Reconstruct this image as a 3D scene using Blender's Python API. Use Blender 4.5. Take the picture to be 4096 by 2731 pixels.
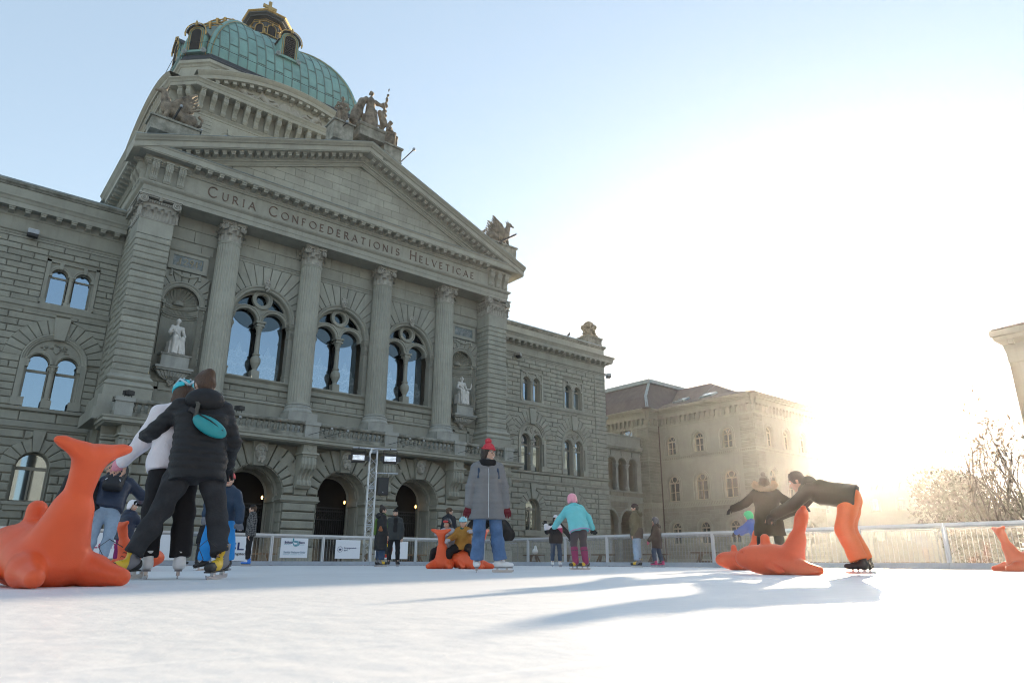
import bpy, math, random
import numpy as np
from mathutils import Vector, Matrix

R = math.radians
rng = random.Random(7)
scene = bpy.context.scene
for o in list(bpy.data.objects):
    bpy.data.objects.remove(o)
COL = scene.collection

# ------------------------------------------------------------------ camera
CAM_X, CAM_Z = -19.153, 0.14
YAW, PIT, ROLL, FPX = R(39.886), R(17.618), R(0.163), 2776.12
fwd = Vector((math.sin(YAW)*math.cos(PIT), math.cos(YAW)*math.cos(PIT), math.sin(PIT)))
rgt = Vector((math.cos(YAW), -math.sin(YAW), 0))
upv = rgt.cross(fwd)
r2 = rgt*math.cos(ROLL) + upv*math.sin(ROLL)
u2 = -rgt*math.sin(ROLL) + upv*math.cos(ROLL)
cam = bpy.data.cameras.new('camera')
camo = bpy.data.objects.new('camera', cam)
COL.objects.link(camo)
M = Matrix((r2, u2, -fwd)).transposed().to_4x4()
M.translation = Vector((CAM_X, 0, CAM_Z))
camo.matrix_world = M
cam.sensor_width = 36.0
cam.lens = FPX/4096*36.0
cam.clip_start = 0.05
cam.clip_end = 2000
cam.dof.use_dof = True
cam.dof.focus_distance = 9.0
cam.dof.aperture_fstop = 5.6
scene.camera = camo

# ------------------------------------------------------------------ world, sun, exposure
SUN_PX, SUN_PY = 3385.0, 1768.0          # where the sun stands in the photograph
sd = (fwd + r2*((SUN_PX-2048)/FPX) + u2*((1365.5-SUN_PY)/FPX)).normalized()
SUN_EL = math.asin(sd.z)
SUN_AZ = math.atan2(sd.x, sd.y)          # from +Y towards +X
world = bpy.data.worlds.new('World')
scene.world = world
world.use_nodes = True
wn = world.node_tree
wn.nodes.clear()
sky = wn.nodes.new('ShaderNodeTexSky')
sky.sky_type = 'NISHITA'
sky.sun_disc = False
sky.sun_elevation = SUN_EL
sky.sun_rotation = SUN_AZ
sky.altitude = 540
sky.air_density = 1.0
sky.dust_density = 0.2
sky.ozone_density = 1.6
bg = wn.nodes.new('ShaderNodeBackground')
bg.inputs['Strength'].default_value = 0.10
wo = wn.nodes.new('ShaderNodeOutputWorld')
gm = wn.nodes.new('ShaderNodeGamma')
gm.inputs['Gamma'].default_value = .52
wn.links.new(sky.outputs[0], gm.inputs['Color'])
hs = wn.nodes.new('ShaderNodeHueSaturation')
hs.inputs['Saturation'].default_value = 1.0
wn.links.new(gm.outputs[0], hs.inputs['Color'])
wn.links.new(hs.outputs[0], bg.inputs['Color'])
wn.links.new(bg.outputs[0], wo.inputs['Surface'])
sl = bpy.data.lights.new('sun', 'SUN')
sl.energy = 3.4
sl.angle = R(0.53)
sl.color = (1.0, 0.80, 0.58)
so = bpy.data.objects.new('sun', sl)
COL.objects.link(so)
so.rotation_euler = (-sd).to_track_quat('-Z', 'Y').to_euler()
so.location = (60, 40, 80)
vs = scene.view_settings
vs.view_transform = 'Standard'
vs.look = 'None'
vs.gamma = 1.0
vs.use_curve_mapping = False
vs.exposure = 2.62
scene.render.engine = 'CYCLES'
scene.cycles.filter_width = 1.05
scene.cycles.max_bounces = 6
scene.cycles.transparent_max_bounces = 16
scene.cycles.volume_bounces = 0
scene.cycles.use_denoising = True
scene.cycles.caustics_reflective = False
scene.cycles.caustics_refractive = False
scene.cycles.sample_clamp_indirect = 6.0

# ------------------------------------------------------------------ geometry helpers
def project(p):
    d = Vector(p) - Vector((CAM_X, 0, CAM_Z)); z = d.dot(fwd)
    return 2048+FPX*d.dot(r2)/z, 1365.5-FPX*d.dot(u2)/z

def at(px, hpx=None, h=1.0, dist=None):
    """ground point seen at photo column px whose upright of h metres spans hpx photo pixels"""
    d = fwd + r2*((px-2048)/FPX) + u2*((1365.5-2247)/FPX)
    az = math.atan2(d.x, d.y)
    if dist is None:
        lo, hi = 1.0, 400.0
        for _ in range(50):
            m = (lo+hi)/2
            x, y = CAM_X+m*math.sin(az), m*math.cos(az)
            s = project((x, y, 0))[1] - project((x, y, h))[1]
            if s > hpx: lo = m
            else: hi = m
        dist = lo
    return Vector((CAM_X+dist*math.sin(az), dist*math.cos(az), 0))

class MB:
    """collects verts and faces, then links them as ONE mesh object"""
    def __init__(s): s.v = []; s.f = []
    def add(s, vs, fs):
        b = len(s.v); s.v.extend(vs); s.f.extend([tuple(i+b for i in f) for f in fs]); return s
    def box(s, x0, x1, y0, y1, z0, z1):
        return s.add([(x0,y0,z0),(x1,y0,z0),(x1,y1,z0),(x0,y1,z0),(x0,y0,z1),(x1,y0,z1),(x1,y1,z1),(x0,y1,z1)],
                     [(0,3,2,1),(4,5,6,7),(0,1,5,4),(1,2,6,5),(2,3,7,6),(3,0,4,7)])
    def obox(s, c, ax, ay, az, hx, hy, hz):
        c, ax, ay, az = Vector(c), Vector(ax), Vector(ay), Vector(az)
        vs = [tuple(c+ax*hx*i+ay*hy*j+az*hz*k) for k in (-1,1) for j in (-1,1) for i in (-1,1)]
        return s.add(vs, [(0,2,3,1),(4,5,7,6),(0,1,5,4),(1,3,7,5),(3,2,6,7),(2,0,4,6)])
    def bar(s, a, b, w, h=None, up=(0,0,1)):
        a, b = Vector(a), Vector(b); h = h or w
        d = (b-a); L = d.length; d.normalize()
        u = Vector(up)
        if abs(d.dot(u)) > .98: u = Vector((1,0,0))
        sx = d.cross(u).normalized(); sz = sx.cross(d)
        return s.obox((a+b)/2, sx, d, sz, w/2, L/2, h/2)
    def tube(s, pts, r, n=8, cap=True):
        pts = [Vector(p) for p in pts]; m = len(pts)
        rs = r if isinstance(r, (list, tuple)) else [r]*m
        b = len(s.v); px = None
        for i, p in enumerate(pts):
            d = (pts[min(i+1,m-1)]-pts[max(i-1,0)]).normalized()
            if px is None:
                px = d.cross(Vector((0,0,1)) if abs(d.z) < .9 else Vector((1,0,0))).normalized()
            px = (px - d*px.dot(d)).normalized(); py = d.cross(px)
            for k in range(n):
                t = 2*math.pi*k/n
                s.v.append(tuple(p+px*rs[i]*math.cos(t)+py*rs[i]*math.sin(t)))
        for i in range(m-1):
            for k in range(n):
                a, c = b+i*n+k, b+i*n+(k+1)%n
                s.f.append((a, c, c+n, a+n))
        if cap:
            s.f.append(tuple(b+k for k in range(n))[::-1]); s.f.append(tuple(b+(m-1)*n+k for k in range(n)))
        return s
    def lathe(s, prof, c=(0,0), n=24, z0=0.0, rad=None):
        """prof: (r, z) pairs; rad(k) scales the radius per segment (flutes)"""
        b = len(s.v)
        for r, z in prof:
            for k in range(n):
                t = 2*math.pi*k/n; q = r*(rad(k) if rad else 1)
                s.v.append((c[0]+q*math.cos(t), c[1]+q*math.sin(t), z0+z))
        for i in range(len(prof)-1):
            for k in range(n):
                a, d = b+i*n+k, b+i*n+(k+1)%n
                s.f.append((a, d, d+n, a+n))
        s.f.append(tuple(b+k for k in range(n))[::-1]); s.f.append(tuple(b+(len(prof)-1)*n+k for k in range(n)))
        return s
    def prism(s, poly, y0, y1, inset=0.0):
        """polygon in (x,z), counter clockwise seen from -Y, from back y1 to front y0; the front face drawn in by inset"""
        n = len(poly)
        fr = inset_poly(poly, inset) if inset else poly
        vs = [(x, y1, z) for x, z in poly] + [(x, y0, z) for x, z in fr]
        fs = [tuple(range(n, 2*n)), tuple(range(n))[::-1]] + [(i, (i+1) % n, n+(i+1) % n, n+i) for i in range(n)]
        return s.add(vs, fs)
    def stone(s, poly, yb, yf, ch=0.03):
        """open backed stone: chamfered front"""
        n = len(poly); fr = inset_poly(poly, ch); dy = yf + (0.6*ch if yf < yb else -0.6*ch)
        vs = [(x, yb, z) for x, z in poly] + [(x, dy, z) for x, z in poly] + [(x, yf, z) for x, z in fr]
        fs = [tuple(range(2*n, 3*n))]
        for i in range(n):
            j = (i+1) % n
            fs += [(i, j, n+j, n+i), (n+i, n+j, 2*n+j, 2*n+i)]
        return s.add(vs, fs)
    def sweep(s, prof, path, closed=False, caps=True):
        """prof: (out, z) pairs; path: list of (x, y) with the outside on the right hand; mitred"""
        P = [Vector(p).to_2d() for p in path]; m = len(P); np_ = len(prof); b = len(s.v)
        for i in range(m):
            if closed: a, c = P[(i-1) % m], P[(i+1) % m]
            else: a, c = P[max(i-1, 0)], P[min(i+1, m-1)]
            d1 = (P[i]-a); d2 = (c-P[i])
            if d1.length < 1e-9: d1 = d2
            if d2.length < 1e-9: d2 = d1
            n1 = Vector((d1.y, -d1.x)).normalized(); n2 = Vector((d2.y, -d2.x)).normalized()
            nn = (n1+n2); nn = nn/max(nn.length_squared, .3)*2 if nn.length > 1e-6 else n1
            for o, z in prof:
                s.v.append((P[i].x+nn.x*o, P[i].y+nn.y*o, z))
        for i in range(m if closed else m-1):
            i2 = (i+1) % m
            for k in range(np_-1):
                s.f.append((b+i*np_+k, b+i2*np_+k, b+i2*np_+k+1, b+i*np_+k+1))
        if caps and not closed:
            s.f.append(tuple(b+k for k in range(np_))); s.f.append(tuple(b+(m-1)*np_+k for k in range(np_))[::-1])
        return s
    def arcsweep(s, prof, cx, cz, a0=0.0, a1=math.pi, n=20):
        """moulding round an arch in the XZ plane; prof: (radius, y)"""
        b = len(s.v); m = len(prof)
        for i in range(n+1):
            t = a0+(a1-a0)*i/n
            for r, y in prof: s.v.append((cx+r*math.cos(t), y, cz+r*math.sin(t)))
        for i in range(n):
            for k in range(m-1):
                s.f.append((b+i*m+k, b+i*m+k+1, b+(i+1)*m+k+1, b+(i+1)*m+k))
        return s
    def build(s, name, m, parent=None, smooth=False, loc=None):
        me = bpy.data.meshes.new(name)
        me.from_pydata([tuple(v) for v in s.v], [], s.f)
        if smooth: me.polygons.foreach_set('use_smooth', [True]*len(me.polygons))
        me.validate()
        return link(name, me, m, parent, loc)

def inset_poly(poly, d):
    n = len(poly); out = []
    ar = sum(poly[i][0]*poly[(i+1) % n][1]-poly[(i+1) % n][0]*poly[i][1] for i in range(n))
    sg = 1 if ar > 0 else -1
    for i in range(n):
        p0, p1, p2 = poly[i-1], poly[i], poly[(i+1) % n]
        d1 = (p1[0]-p0[0], p1[1]-p0[1]); d2 = (p2[0]-p1[0], p2[1]-p1[1])
        l1 = math.hypot(*d1) or 1e-9; l2 = math.hypot(*d2) or 1e-9
        n1 = (-d1[1]/l1*sg, d1[0]/l1*sg); n2 = (-d2[1]/l2*sg, d2[0]/l2*sg)
        k = 1+n1[0]*n2[0]+n1[1]*n2[1]; k = max(k, .35)
        out.append((p1[0]+(n1[0]+n2[0])*d/k, p1[1]+(n1[1]+n2[1])*d/k))
    return out

def link(name, me, m=None, parent=None, loc=None):
    if m is not None:
        for mm in (m if isinstance(m, (list, tuple)) else [m]): me.materials.append(mm)
    o = bpy.data.objects.new(name, me); COL.objects.link(o)
    if parent is not None: o.parent = parent
    if loc is not None: o.location = loc
    return o

def dup(o, parent=None, loc=None, rz=None):
    c = o.copy(); COL.objects.link(c)
    if parent is not None: c.parent = parent
    if loc is not None: c.location = loc
    if rz is not None: c.rotation_euler = (0, 0, rz)
    return c

def dup_tree(o, parent=None):
    c = o.copy(); COL.objects.link(c)
    if parent is not None: c.parent = parent
    for ch in list(o.children): dup_tree(ch, c)
    return c

def thing(name, label, cat, loc=(0,0,0), rz=0.0, group=None):
    o = bpy.data.objects.new(name, None); COL.objects.link(o)
    o.location = loc; o.rotation_euler = (0, 0, rz); o.empty_display_size = .2
    return tag(o, label, cat, group)

def tag(o, label, cat, group=None):
    o['label'] = label; o['category'] = cat
    if group: o['group'] = group
    return o

def rect(x0, x1, z0, z1): return [(x0, z0), (x1, z0), (x1, z1), (x0, z1)]

# ------------------------------------------------------------------ materials
def mat(name, col, rough=.8, metal=0.0, var=0.0, vscale=1.5, bump=0.0, bscale=40.0, rnd=0.0, streak=0.0, spec=.5, dark=None, stretch=(1,1,1)):
    m = bpy.data.materials.new(name); m.use_nodes = True
    nt = m.node_tree; bs = nt.nodes['Principled BSDF']; N = nt.nodes.new; Lk = nt.links.new
    bs.inputs['Roughness'].default_value = rough; bs.inputs['Metallic'].default_value = metal
    bs.inputs['Specular IOR Level'].default_value = spec
    bs.inputs['Base Color'].default_value = (*col, 1)
    tc = N('ShaderNodeTexCoord'); mp = N('ShaderNodeMapping'); mp.inputs['Scale'].default_value = stretch
    Lk(tc.outputs['Object'], mp.inputs['Vector'])
    src = None
    def mixc(fac, a, bcol, mode='MIX'):
        x = N('ShaderNodeMix'); x.data_type = 'RGBA'; x.blend_type = mode
        Lk(fac, x.inputs[0]) if not isinstance(fac, float) else None
        if isinstance(fac, float): x.inputs[0].default_value = fac
        if a is None: x.inputs[6].default_value = (*col, 1)
        else: Lk(a, x.inputs[6])
        if isinstance(bcol, tuple): x.inputs[7].default_value = (*bcol, 1)
        else: Lk(bcol, x.inputs[7])
        return x.outputs[2]
    if var:
        n = N('ShaderNodeTexNoise'); n.inputs['Scale'].default_value = vscale; n.inputs['Detail'].default_value = 6
        n.inputs['Roughness'].default_value = .65
        Lk(mp.outputs[0], n.inputs['Vector'])
        rmp = N('ShaderNodeMapRange'); rmp.inputs[1].default_value = .35; rmp.inputs[2].default_value = .7
        Lk(n.outputs[0], rmp.inputs[0])
        d = dark or tuple(c*(1-var) for c in col)
        src = mixc(rmp.outputs[0], src, d)
    if streak:
        mp2 = N('ShaderNodeMapping'); mp2.inputs['Scale'].default_value = (3.5, 3.5, .22)
        Lk(tc.outputs['Object'], mp2.inputs['Vector'])
        n = N('ShaderNodeTexNoise'); n.inputs['Scale'].default_value = 1.0; n.inputs['Detail'].default_value = 5
        Lk(mp2.outputs[0], n.inputs['Vector'])
        rmp = N('ShaderNodeMapRange'); rmp.inputs[1].default_value = .52; rmp.inputs[2].default_value = .78; rmp.inputs[4].default_value = streak
        Lk(n.outputs[0], rmp.inputs[0])
        src = mixc(rmp.outputs[0], src, tuple(c*.35 for c in col))
    if rnd:
        oi = N('ShaderNodeObjectInfo')
        rmp = N('ShaderNodeMapRange'); rmp.inputs[3].default_value = 1-rnd; rmp.inputs[4].default_value = 1+rnd
        Lk(oi.outputs['Random'], rmp.inputs[0])
        x = N('ShaderNodeMix'); x.data_type = 'RGBA'; x.blend_type = 'MULTIPLY'; x.inputs[0].default_value = 1
        if src is None: x.inputs[6].default_value = (*col, 1)
        else: Lk(src, x.inputs[6])
        cmb = N('ShaderNodeCombineColor')
        for i in range(3): Lk(rmp.outputs[0], cmb.inputs[i])
        Lk(cmb.outputs[0], x.inputs[7]); src = x.outputs[2]
    if src is not None: Lk(src, bs.inputs['Base Color'])
    if bump:
        n = N('ShaderNodeTexNoise'); n.inputs['Scale'].default_value = bscale; n.inputs['Detail'].default_value = 4
        Lk(mp.outputs[0], n.inputs['Vector'])
        b = N('ShaderNodeBump'); b.inputs['Strength'].default_value = bump; b.inputs['Distance'].default_value = .02
        Lk(n.outputs[0], b.inputs['Height']); Lk(b.outputs[0], bs.inputs['Normal'])
    return m

M_STONE = mat('sandstone', (.37,.372,.325), .9, var=.22, vscale=.9, bump=.35, bscale=14, rnd=.09, streak=.25)
M_ROUGH = mat('rusticated_sandstone', (.345,.347,.30), .95, var=.25, vscale=1.3, bump=.9, bscale=22, rnd=.12, streak=.2)
M_JOINT = mat('wall_core', (.28,.28,.24), .95, var=.2)
M_PALE = mat('pale_limestone', (.40,.41,.385), .85, var=.3, vscale=1.2, bump=.3, bscale=18, streak=.45)
M_WEATH = mat('weathered_stone', (.33,.33,.29), .95, var=.65, vscale=1.6, dark=(.10,.10,.085), bump=.5, bscale=12, streak=.5)
M_STATUE = mat('white_marble', (.72,.71,.68), .7, var=.18, vscale=5)
M_OLDSTATUE = mat('sooty_statue_stone', (.27,.23,.18), .9, var=.8, vscale=2.2, dark=(.035,.032,.028), bump=.4, bscale=10)
M_RELIEF = mat('relief_stone', (.40,.39,.35), .85, var=.35, vscale=3)
M_COPPER = mat('green_copper', (.19,.36,.335), .6, var=.3, vscale=.7, dark=(.15,.28,.27), rnd=.08, streak=.25)
M_RIB = mat('copper_rib', (.155,.23,.215), .6, var=.3, vscale=2)
M_GOLD = mat('gilding', (.50,.33,.12), .42, metal=.6, var=.45, vscale=5)
M_DARKMETAL = mat('dark_iron', (.035,.04,.045), .5, metal=.3)
M_LANTERN = mat('lantern_metal', (.05,.06,.065), .5, var=.3, vscale=3)
M_LEAD = mat('lead_flashing', (.30,.36,.38), .5, var=.25, vscale=2)
M_LETTER = mat('inscription_copper', (.16,.105,.085), .6, var=.3, vscale=5)
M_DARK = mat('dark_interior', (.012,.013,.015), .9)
M_ALU = mat('aluminium', (.55,.58,.62), .38, metal=.55)
M_STEEL = mat('galvanised_steel', (.36,.38,.40), .45, metal=.7, var=.2, vscale=9)
M_BLACK = mat('black_plastic', (.018,.018,.02), .5)
M_FRAME = mat('window_frame', (.27,.26,.22), .6)
M_WOOD = mat('weathered_wood', (.17,.095,.055), .7, var=.45, vscale=6, stretch=(1,6,6))

def glass_mat(name, tint, gloss=.5, rough=.02, trans=(.75,.8,.8)):
    m = bpy.data.materials.new(name); m.use_nodes = True
    nt = m.node_tree; nt.nodes.clear(); N = nt.nodes.new
    g = N('ShaderNodeBsdfGlossy'); g.inputs['Roughness'].default_value = rough; g.inputs['Color'].default_value = (*tint, 1)
    t = N('ShaderNodeBsdfTransparent'); t.inputs['Color'].default_value = (*trans, 1)
    x = N('ShaderNodeMixShader'); x.inputs[0].default_value = gloss
    o = N('ShaderNodeOutputMaterial')
    nt.links.new(t.outputs[0], x.inputs[1]); nt.links.new(g.outputs[0], x.inputs[2]); nt.links.new(x.outputs[0], o.inputs[0])
    return m
M_GLASS = glass_mat('window_glass', (.55,.74,.95), .48)

def emit(name, col, s):
    m = bpy.data.materials.new(name); m.use_nodes = True
    b = m.node_tree.nodes['Principled BSDF']
    b.inputs['Base Color'].default_value = (*col, 1); b.inputs['Emission Color'].default_value = (*col, 1); b.inputs['Emission Strength'].default_value = s
    return m
M_BULB = emit('lit_bulb', (1.0, .5, .15), 1.2)

# ------------------------------------------------------------------ signed distance solids -> one smooth mesh
class SDF:
    def __init__(s): s.p = []; s.lo = np.array([1e9]*3); s.hi = -s.lo
    def _bb(s, pts, r):
        for p in pts:
            p = np.array(p, float); s.lo = np.minimum(s.lo, p-r); s.hi = np.maximum(s.hi, p+r)
    def cap(s, a, b, ra, rb=None, k=.03, op=0):
        rb = ra if rb is None else rb; a = tuple(a); b = tuple(b)
        if op == 0: s._bb([a, b], max(ra, rb))
        s.p.append(('c', np.array(a, np.float32), np.array(b, np.float32), ra, rb, k, op)); return s
    def chain(s, pts, rs, k=.03):
        for i in range(len(pts)-1): s.cap(pts[i], pts[i+1], rs[i], rs[i+1], k)
        return s
    def ell(s, c, r, rot=None, k=.03, op=0):
        """ellipsoid; rot: 3x3 whose COLUMNS are its axes"""
        c = tuple(c)
        if op == 0: s._bb([c], max(r))
        s.p.append(('e', np.array(c, np.float32), np.array(r, np.float32), None if rot is None else np.array(rot, np.float32), k, op)); return s
    def box(s, c, h, rot=None, rd=.01, k=.02, op=0):
        c = tuple(c)
        if op == 0: s._bb([c], math.sqrt(sum(x*x for x in h)))
        s.p.append(('b', np.array(c, np.float32), np.array(h, np.float32), None if rot is None else np.array(rot, np.float32), rd, k, op)); return s
    def cut(s, n, p):
        """keep only the half space (x-p).n < 0"""
        n = np.array(n, np.float32); n /= np.linalg.norm(n)
        s.p.append(('h', n, np.array(tuple(p), np.float32))); return s
    def mesh(s, vox, disp=None):
        pad = vox*3; lo = s.lo-pad; hi = s.hi+pad
        n = np.maximum(np.ceil((hi-lo)/vox).astype(int)+1, 4)
        ax = [(lo[i]+vox*np.arange(n[i])).astype(np.float32) for i in range(3)]
        Fd = np.full(n, 10.0, np.float32)
        for q in s.p:
            t = q[0]
            if t == 'h':
                nn, p = q[1], q[2]
                d = ((ax[0]-p[0])*nn[0])[:,None,None]+((ax[1]-p[1])*nn[1])[None,:,None]+((ax[2]-p[2])*nn[2])[None,None,:]
                Fd = np.maximum(Fd, d); continue
            k, op = q[-2], q[-1]
            # local window of influence
            if t == 'c':
                mn = np.minimum(q[1]-q[3], np.minimum(q[1], q[2])-max(q[3], q[4])); mx = np.maximum(q[1], q[2])+max(q[3], q[4])
                mn = np.minimum(q[1], q[2])-max(q[3], q[4])
            elif t == 'e': rr = q[2].max(); mn, mx = q[1]-rr, q[1]+rr
            else: rr = float(np.linalg.norm(q[2])); mn, mx = q[1]-rr, q[1]+rr
            e = 3*k+3*vox
            i0 = np.clip(np.floor((mn-e-lo)/vox).astype(int), 0, n-1); i1 = np.clip(np.ceil((mx+e-lo)/vox).astype(int)+1, 1, n)
            sl = tuple(slice(i0[i], i1[i]) for i in range(3))
            if any(i1[i] <= i0[i] for i in range(3)): continue
            X = ax[0][sl[0]][:,None,None]; Y = ax[1][sl[1]][None,:,None]; Z = ax[2][sl[2]][None,None,:]
            if t == 'c':
                a, b, ra, rb = q[1:5]; ab = b-a; L2 = float(ab@ab)+1e-9
                px, py, pz = X-a[0], Y-a[1], Z-a[2]
                h = np.clip((px*ab[0]+py*ab[1]+pz*ab[2])/L2, 0, 1)
                d = np.sqrt((px-ab[0]*h)**2+(py-ab[1]*h)**2+(pz-ab[2]*h)**2)-(ra+(rb-ra)*h)
            else:
                px, py, pz = X-q[1][0], Y-q[1][1], Z-q[1][2]
                if q[3] is not None:
                    A = q[3]
                    px, py, pz = [px*A[0,i]+py*A[1,i]+pz*A[2,i] for i in range(3)]
                if t == 'e':
                    r = q[2]
                    k0 = np.sqrt((px/r[0])**2+(py/r[1])**2+(pz/r[2])**2); k1 = np.sqrt((px/r[0]**2)**2+(py/r[1]**2)**2+(pz/r[2]**2)**2)+1e-6
                    d = k0*(k0-1)/k1
                else:
                    h = q[2]; rd = q[4]
                    qx, qy, qz = np.abs(px)-h[0]+rd, np.abs(py)-h[1]+rd, np.abs(pz)-h[2]+rd
                    d = np.sqrt(np.maximum(qx,0)**2+np.maximum(qy,0)**2+np.maximum(qz,0)**2)+np.minimum(np.maximum(qx,np.maximum(qy,qz)),0)-rd
            f = Fd[sl]
            if op == 0:
                hh = np.maximum(k-np.abs(f-d), 0)/max(k, 1e-6)
                Fd[sl] = np.minimum(f, d)-hh*hh*k*.25
            else:
                Fd[sl] = np.maximum(f, -d)
        if disp is not None:
            near = np.abs(Fd) < vox*4
            ii = np.nonzero(near)
            P = np.stack([ax[i][ii[i]] for i in range(3)], 1)
            Fd[near] += disp(P).astype(np.float32)
        return surface_nets(Fd, lo, vox)

def surface_nets(Fd, lo, vox):
    S = Fd < 0
    nx, ny, nz = Fd.shape
    c = np.zeros((nx-1, ny-1, nz-1), np.int8)
    for dx in (0,1):
        for dy in (0,1):
            for dz in (0,1): c += S[dx:nx-1+dx, dy:ny-1+dy, dz:nz-1+dz]
    act = (c > 0) & (c < 8)
    idx = np.argwhere(act)
    vid = np.full(act.shape, -1, np.int64); vid[act] = np.arange(len(idx))
    acc = np.zeros((len(idx), 3)); cnt = np.zeros(len(idx))
    cor = [(dx,dy,dz) for dx in (0,1) for dy in (0,1) for dz in (0,1)]
    for a in cor:
        for ax in range(3):
            if a[ax]: continue
            b = list(a); b[ax] = 1
            fa = Fd[idx[:,0]+a[0], idx[:,1]+a[1], idx[:,2]+a[2]]; fb = Fd[idx[:,0]+b[0], idx[:,1]+b[1], idx[:,2]+b[2]]
            m = (fa < 0) != (fb < 0)
            t = np.where(m, fa/np.where(fa-fb == 0, 1, fa-fb), 0)
            p = np.tile(np.array(a, float), (len(idx), 1)); p[:, ax] += t
            acc[m] += p[m]; cnt[m] += 1
    V = lo+vox*(idx+acc/np.maximum(cnt, 1)[:, None])
    faces = []
    for ax in range(3):
        s0 = [slice(None)]*3; s1 = [slice(None)]*3; s0[ax] = slice(0, -1); s1[ax] = slice(1, None)
        A, B = S[tuple(s0)], S[tuple(s1)]
        e = np.argwhere(A != B)
        o1, o2 = [(1,2),(2,0),(0,1)][ax]
        e = e[(e[:,o1] > 0) & (e[:,o2] > 0) & (e[:,o1] < Fd.shape[o1]-1) & (e[:,o2] < Fd.shape[o2]-1)]
        ins = A[e[:,0], e[:,1], e[:,2]]
        def g(a, b):
            q = e.copy(); q[:,o1] -= a; q[:,o2] -= b
            return vid[q[:,0], q[:,1], q[:,2]]
        quad = np.stack([g(1,1), g(0,1), g(0,0), g(1,0)], 1)
        quad[~ins] = quad[~ins][:, ::-1]
        faces.append(quad)
    return V, np.concatenate(faces)

def np_mesh(name, V, Fq, smooth=True):
    me = bpy.data.meshes.new(name)
    me.vertices.add(len(V)); me.vertices.foreach_set('co', np.asarray(V, np.float32).ravel())
    me.loops.add(len(Fq)*4); me.loops.foreach_set('vertex_index', np.asarray(Fq, np.int32).ravel())
    me.polygons.add(len(Fq)); me.polygons.foreach_set('loop_start', np.arange(0, len(Fq)*4, 4, dtype=np.int32))
    me.polygons.foreach_set('loop_total', np.full(len(Fq), 4, np.int32))
    if smooth: me.polygons.foreach_set('use_smooth', np.ones(len(Fq), bool))
    me.update(calc_edges=True); me.validate()
    return me

def sdf_obj(name, s, vox, m, parent=None, disp=None, loc=None, z=1e9):
    V, Fq = s.mesh(vox, disp)
    return link(name, np_mesh(name, V, Fq), m, parent, loc)
# ================================================================== setting: ground
g = MB().box(-150, 260, -110, 220, -.4, -0.05)
M_PAVE = mat('granite_paving', (.20,.195,.185), .85, var=.25, vscale=.6, bump=.2, bscale=8)
o = g.build('ground', M_PAVE); o['kind'] = 'structure'

# ================================================================== parliament building
PARL = thing('parliament_building', 'grey green sandstone domed parliament with columned portico and inscription, behind the rink', 'building', (0, 40, 0))
PO = Vector((0, 40, 0))
def part(mb, name, m, parent=None, smooth=False):
    """part in world coordinates under the building"""
    o = mb.build(name, m, parent or PARL, smooth)
    if parent is None or parent is PARL: o.location = -PO
    return o

STONES = []      # (screen area, verts, faces, material)
def add_stone(poly, O, u, n, db, df, ch, m=0):
    """poly in (a,z); O,u,n: plane origin, direction, outward normal in XY; db/df: back and front depth along n"""
    k = len(poly); fr = inset_poly(poly, ch)
    P = lambda a, d, z: (O[0]+u[0]*a+n[0]*d, O[1]+u[1]*a+n[1]*d, z)
    vs = [P(a, db, z) for a, z in poly]+[P(a, df-ch*.7, z) for a, z in poly]+[P(a, df, z) for a, z in fr]
    fs = [tuple(range(2*k, 3*k))]
    for i in range(k):
        j = (i+1) % k
        fs += [(i, j, k+j, k+i), (k+i, k+j, 2*k+j, 2*k+i)]
    q = [project(v) for v in vs[2*k:]]
    xs = [p[0] for p in q]; ys = [p[1] for p in q]
    ar = abs(sum(q[i][0]*q[(i+1) % k][1]-q[(i+1) % k][0]*q[i][1] for i in range(k)))/2
    if max(xs) < 0 or min(xs) > 4096 or max(ys) < 0 or min(ys) > 2250: ar = 0
    STONES.append((ar, vs, fs, m))

def excl_at(sh, z):
    t = sh[0]
    if t == 'rect':
        return (sh[1], sh[2]) if sh[3] <= z <= sh[4] else None
    _, cx, cz, r, zb = sh
    if z < zb: return None
    if z <= cz: return (cx-r, cx+r)
    if z < cz+r: w = math.sqrt(r*r-(z-cz)**2); return (cx-w, cx+w)
    return None
def spans(u0, u1, za, zb, shapes):
    """free trapezoids between shapes in the row za..zb: (aL(za), aL(zb), aR(za), aR(zb))"""
    cuts = []
    for sh in shapes:
        e = 1e-3; A, B = excl_at(sh, za+e), excl_at(sh, zb-e)
        if not A and not B: continue
        if not A: A = ((B[0]+B[1])/2,)*2 if sh[0] == 'arch' else B
        if not B: B = ((A[0]+A[1])/2,)*2 if sh[0] == 'arch' else A
        cuts.append((A[0], B[0], A[1], B[1]))
    cuts.sort(); out = []; l = (u0, u0)
    for c in cuts:
        if c[0] > l[0]+.02 or c[1] > l[1]+.02: out.append((l[0], l[1], max(c[0], l[0]), max(c[1], l[1])))
        l = (max(l[0], c[2]), max(l[1], c[3]))
    if u1 > l[0]+.02 or u1 > l[1]+.02: out.append((l[0], l[1], u1, u1))
    return out
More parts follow.
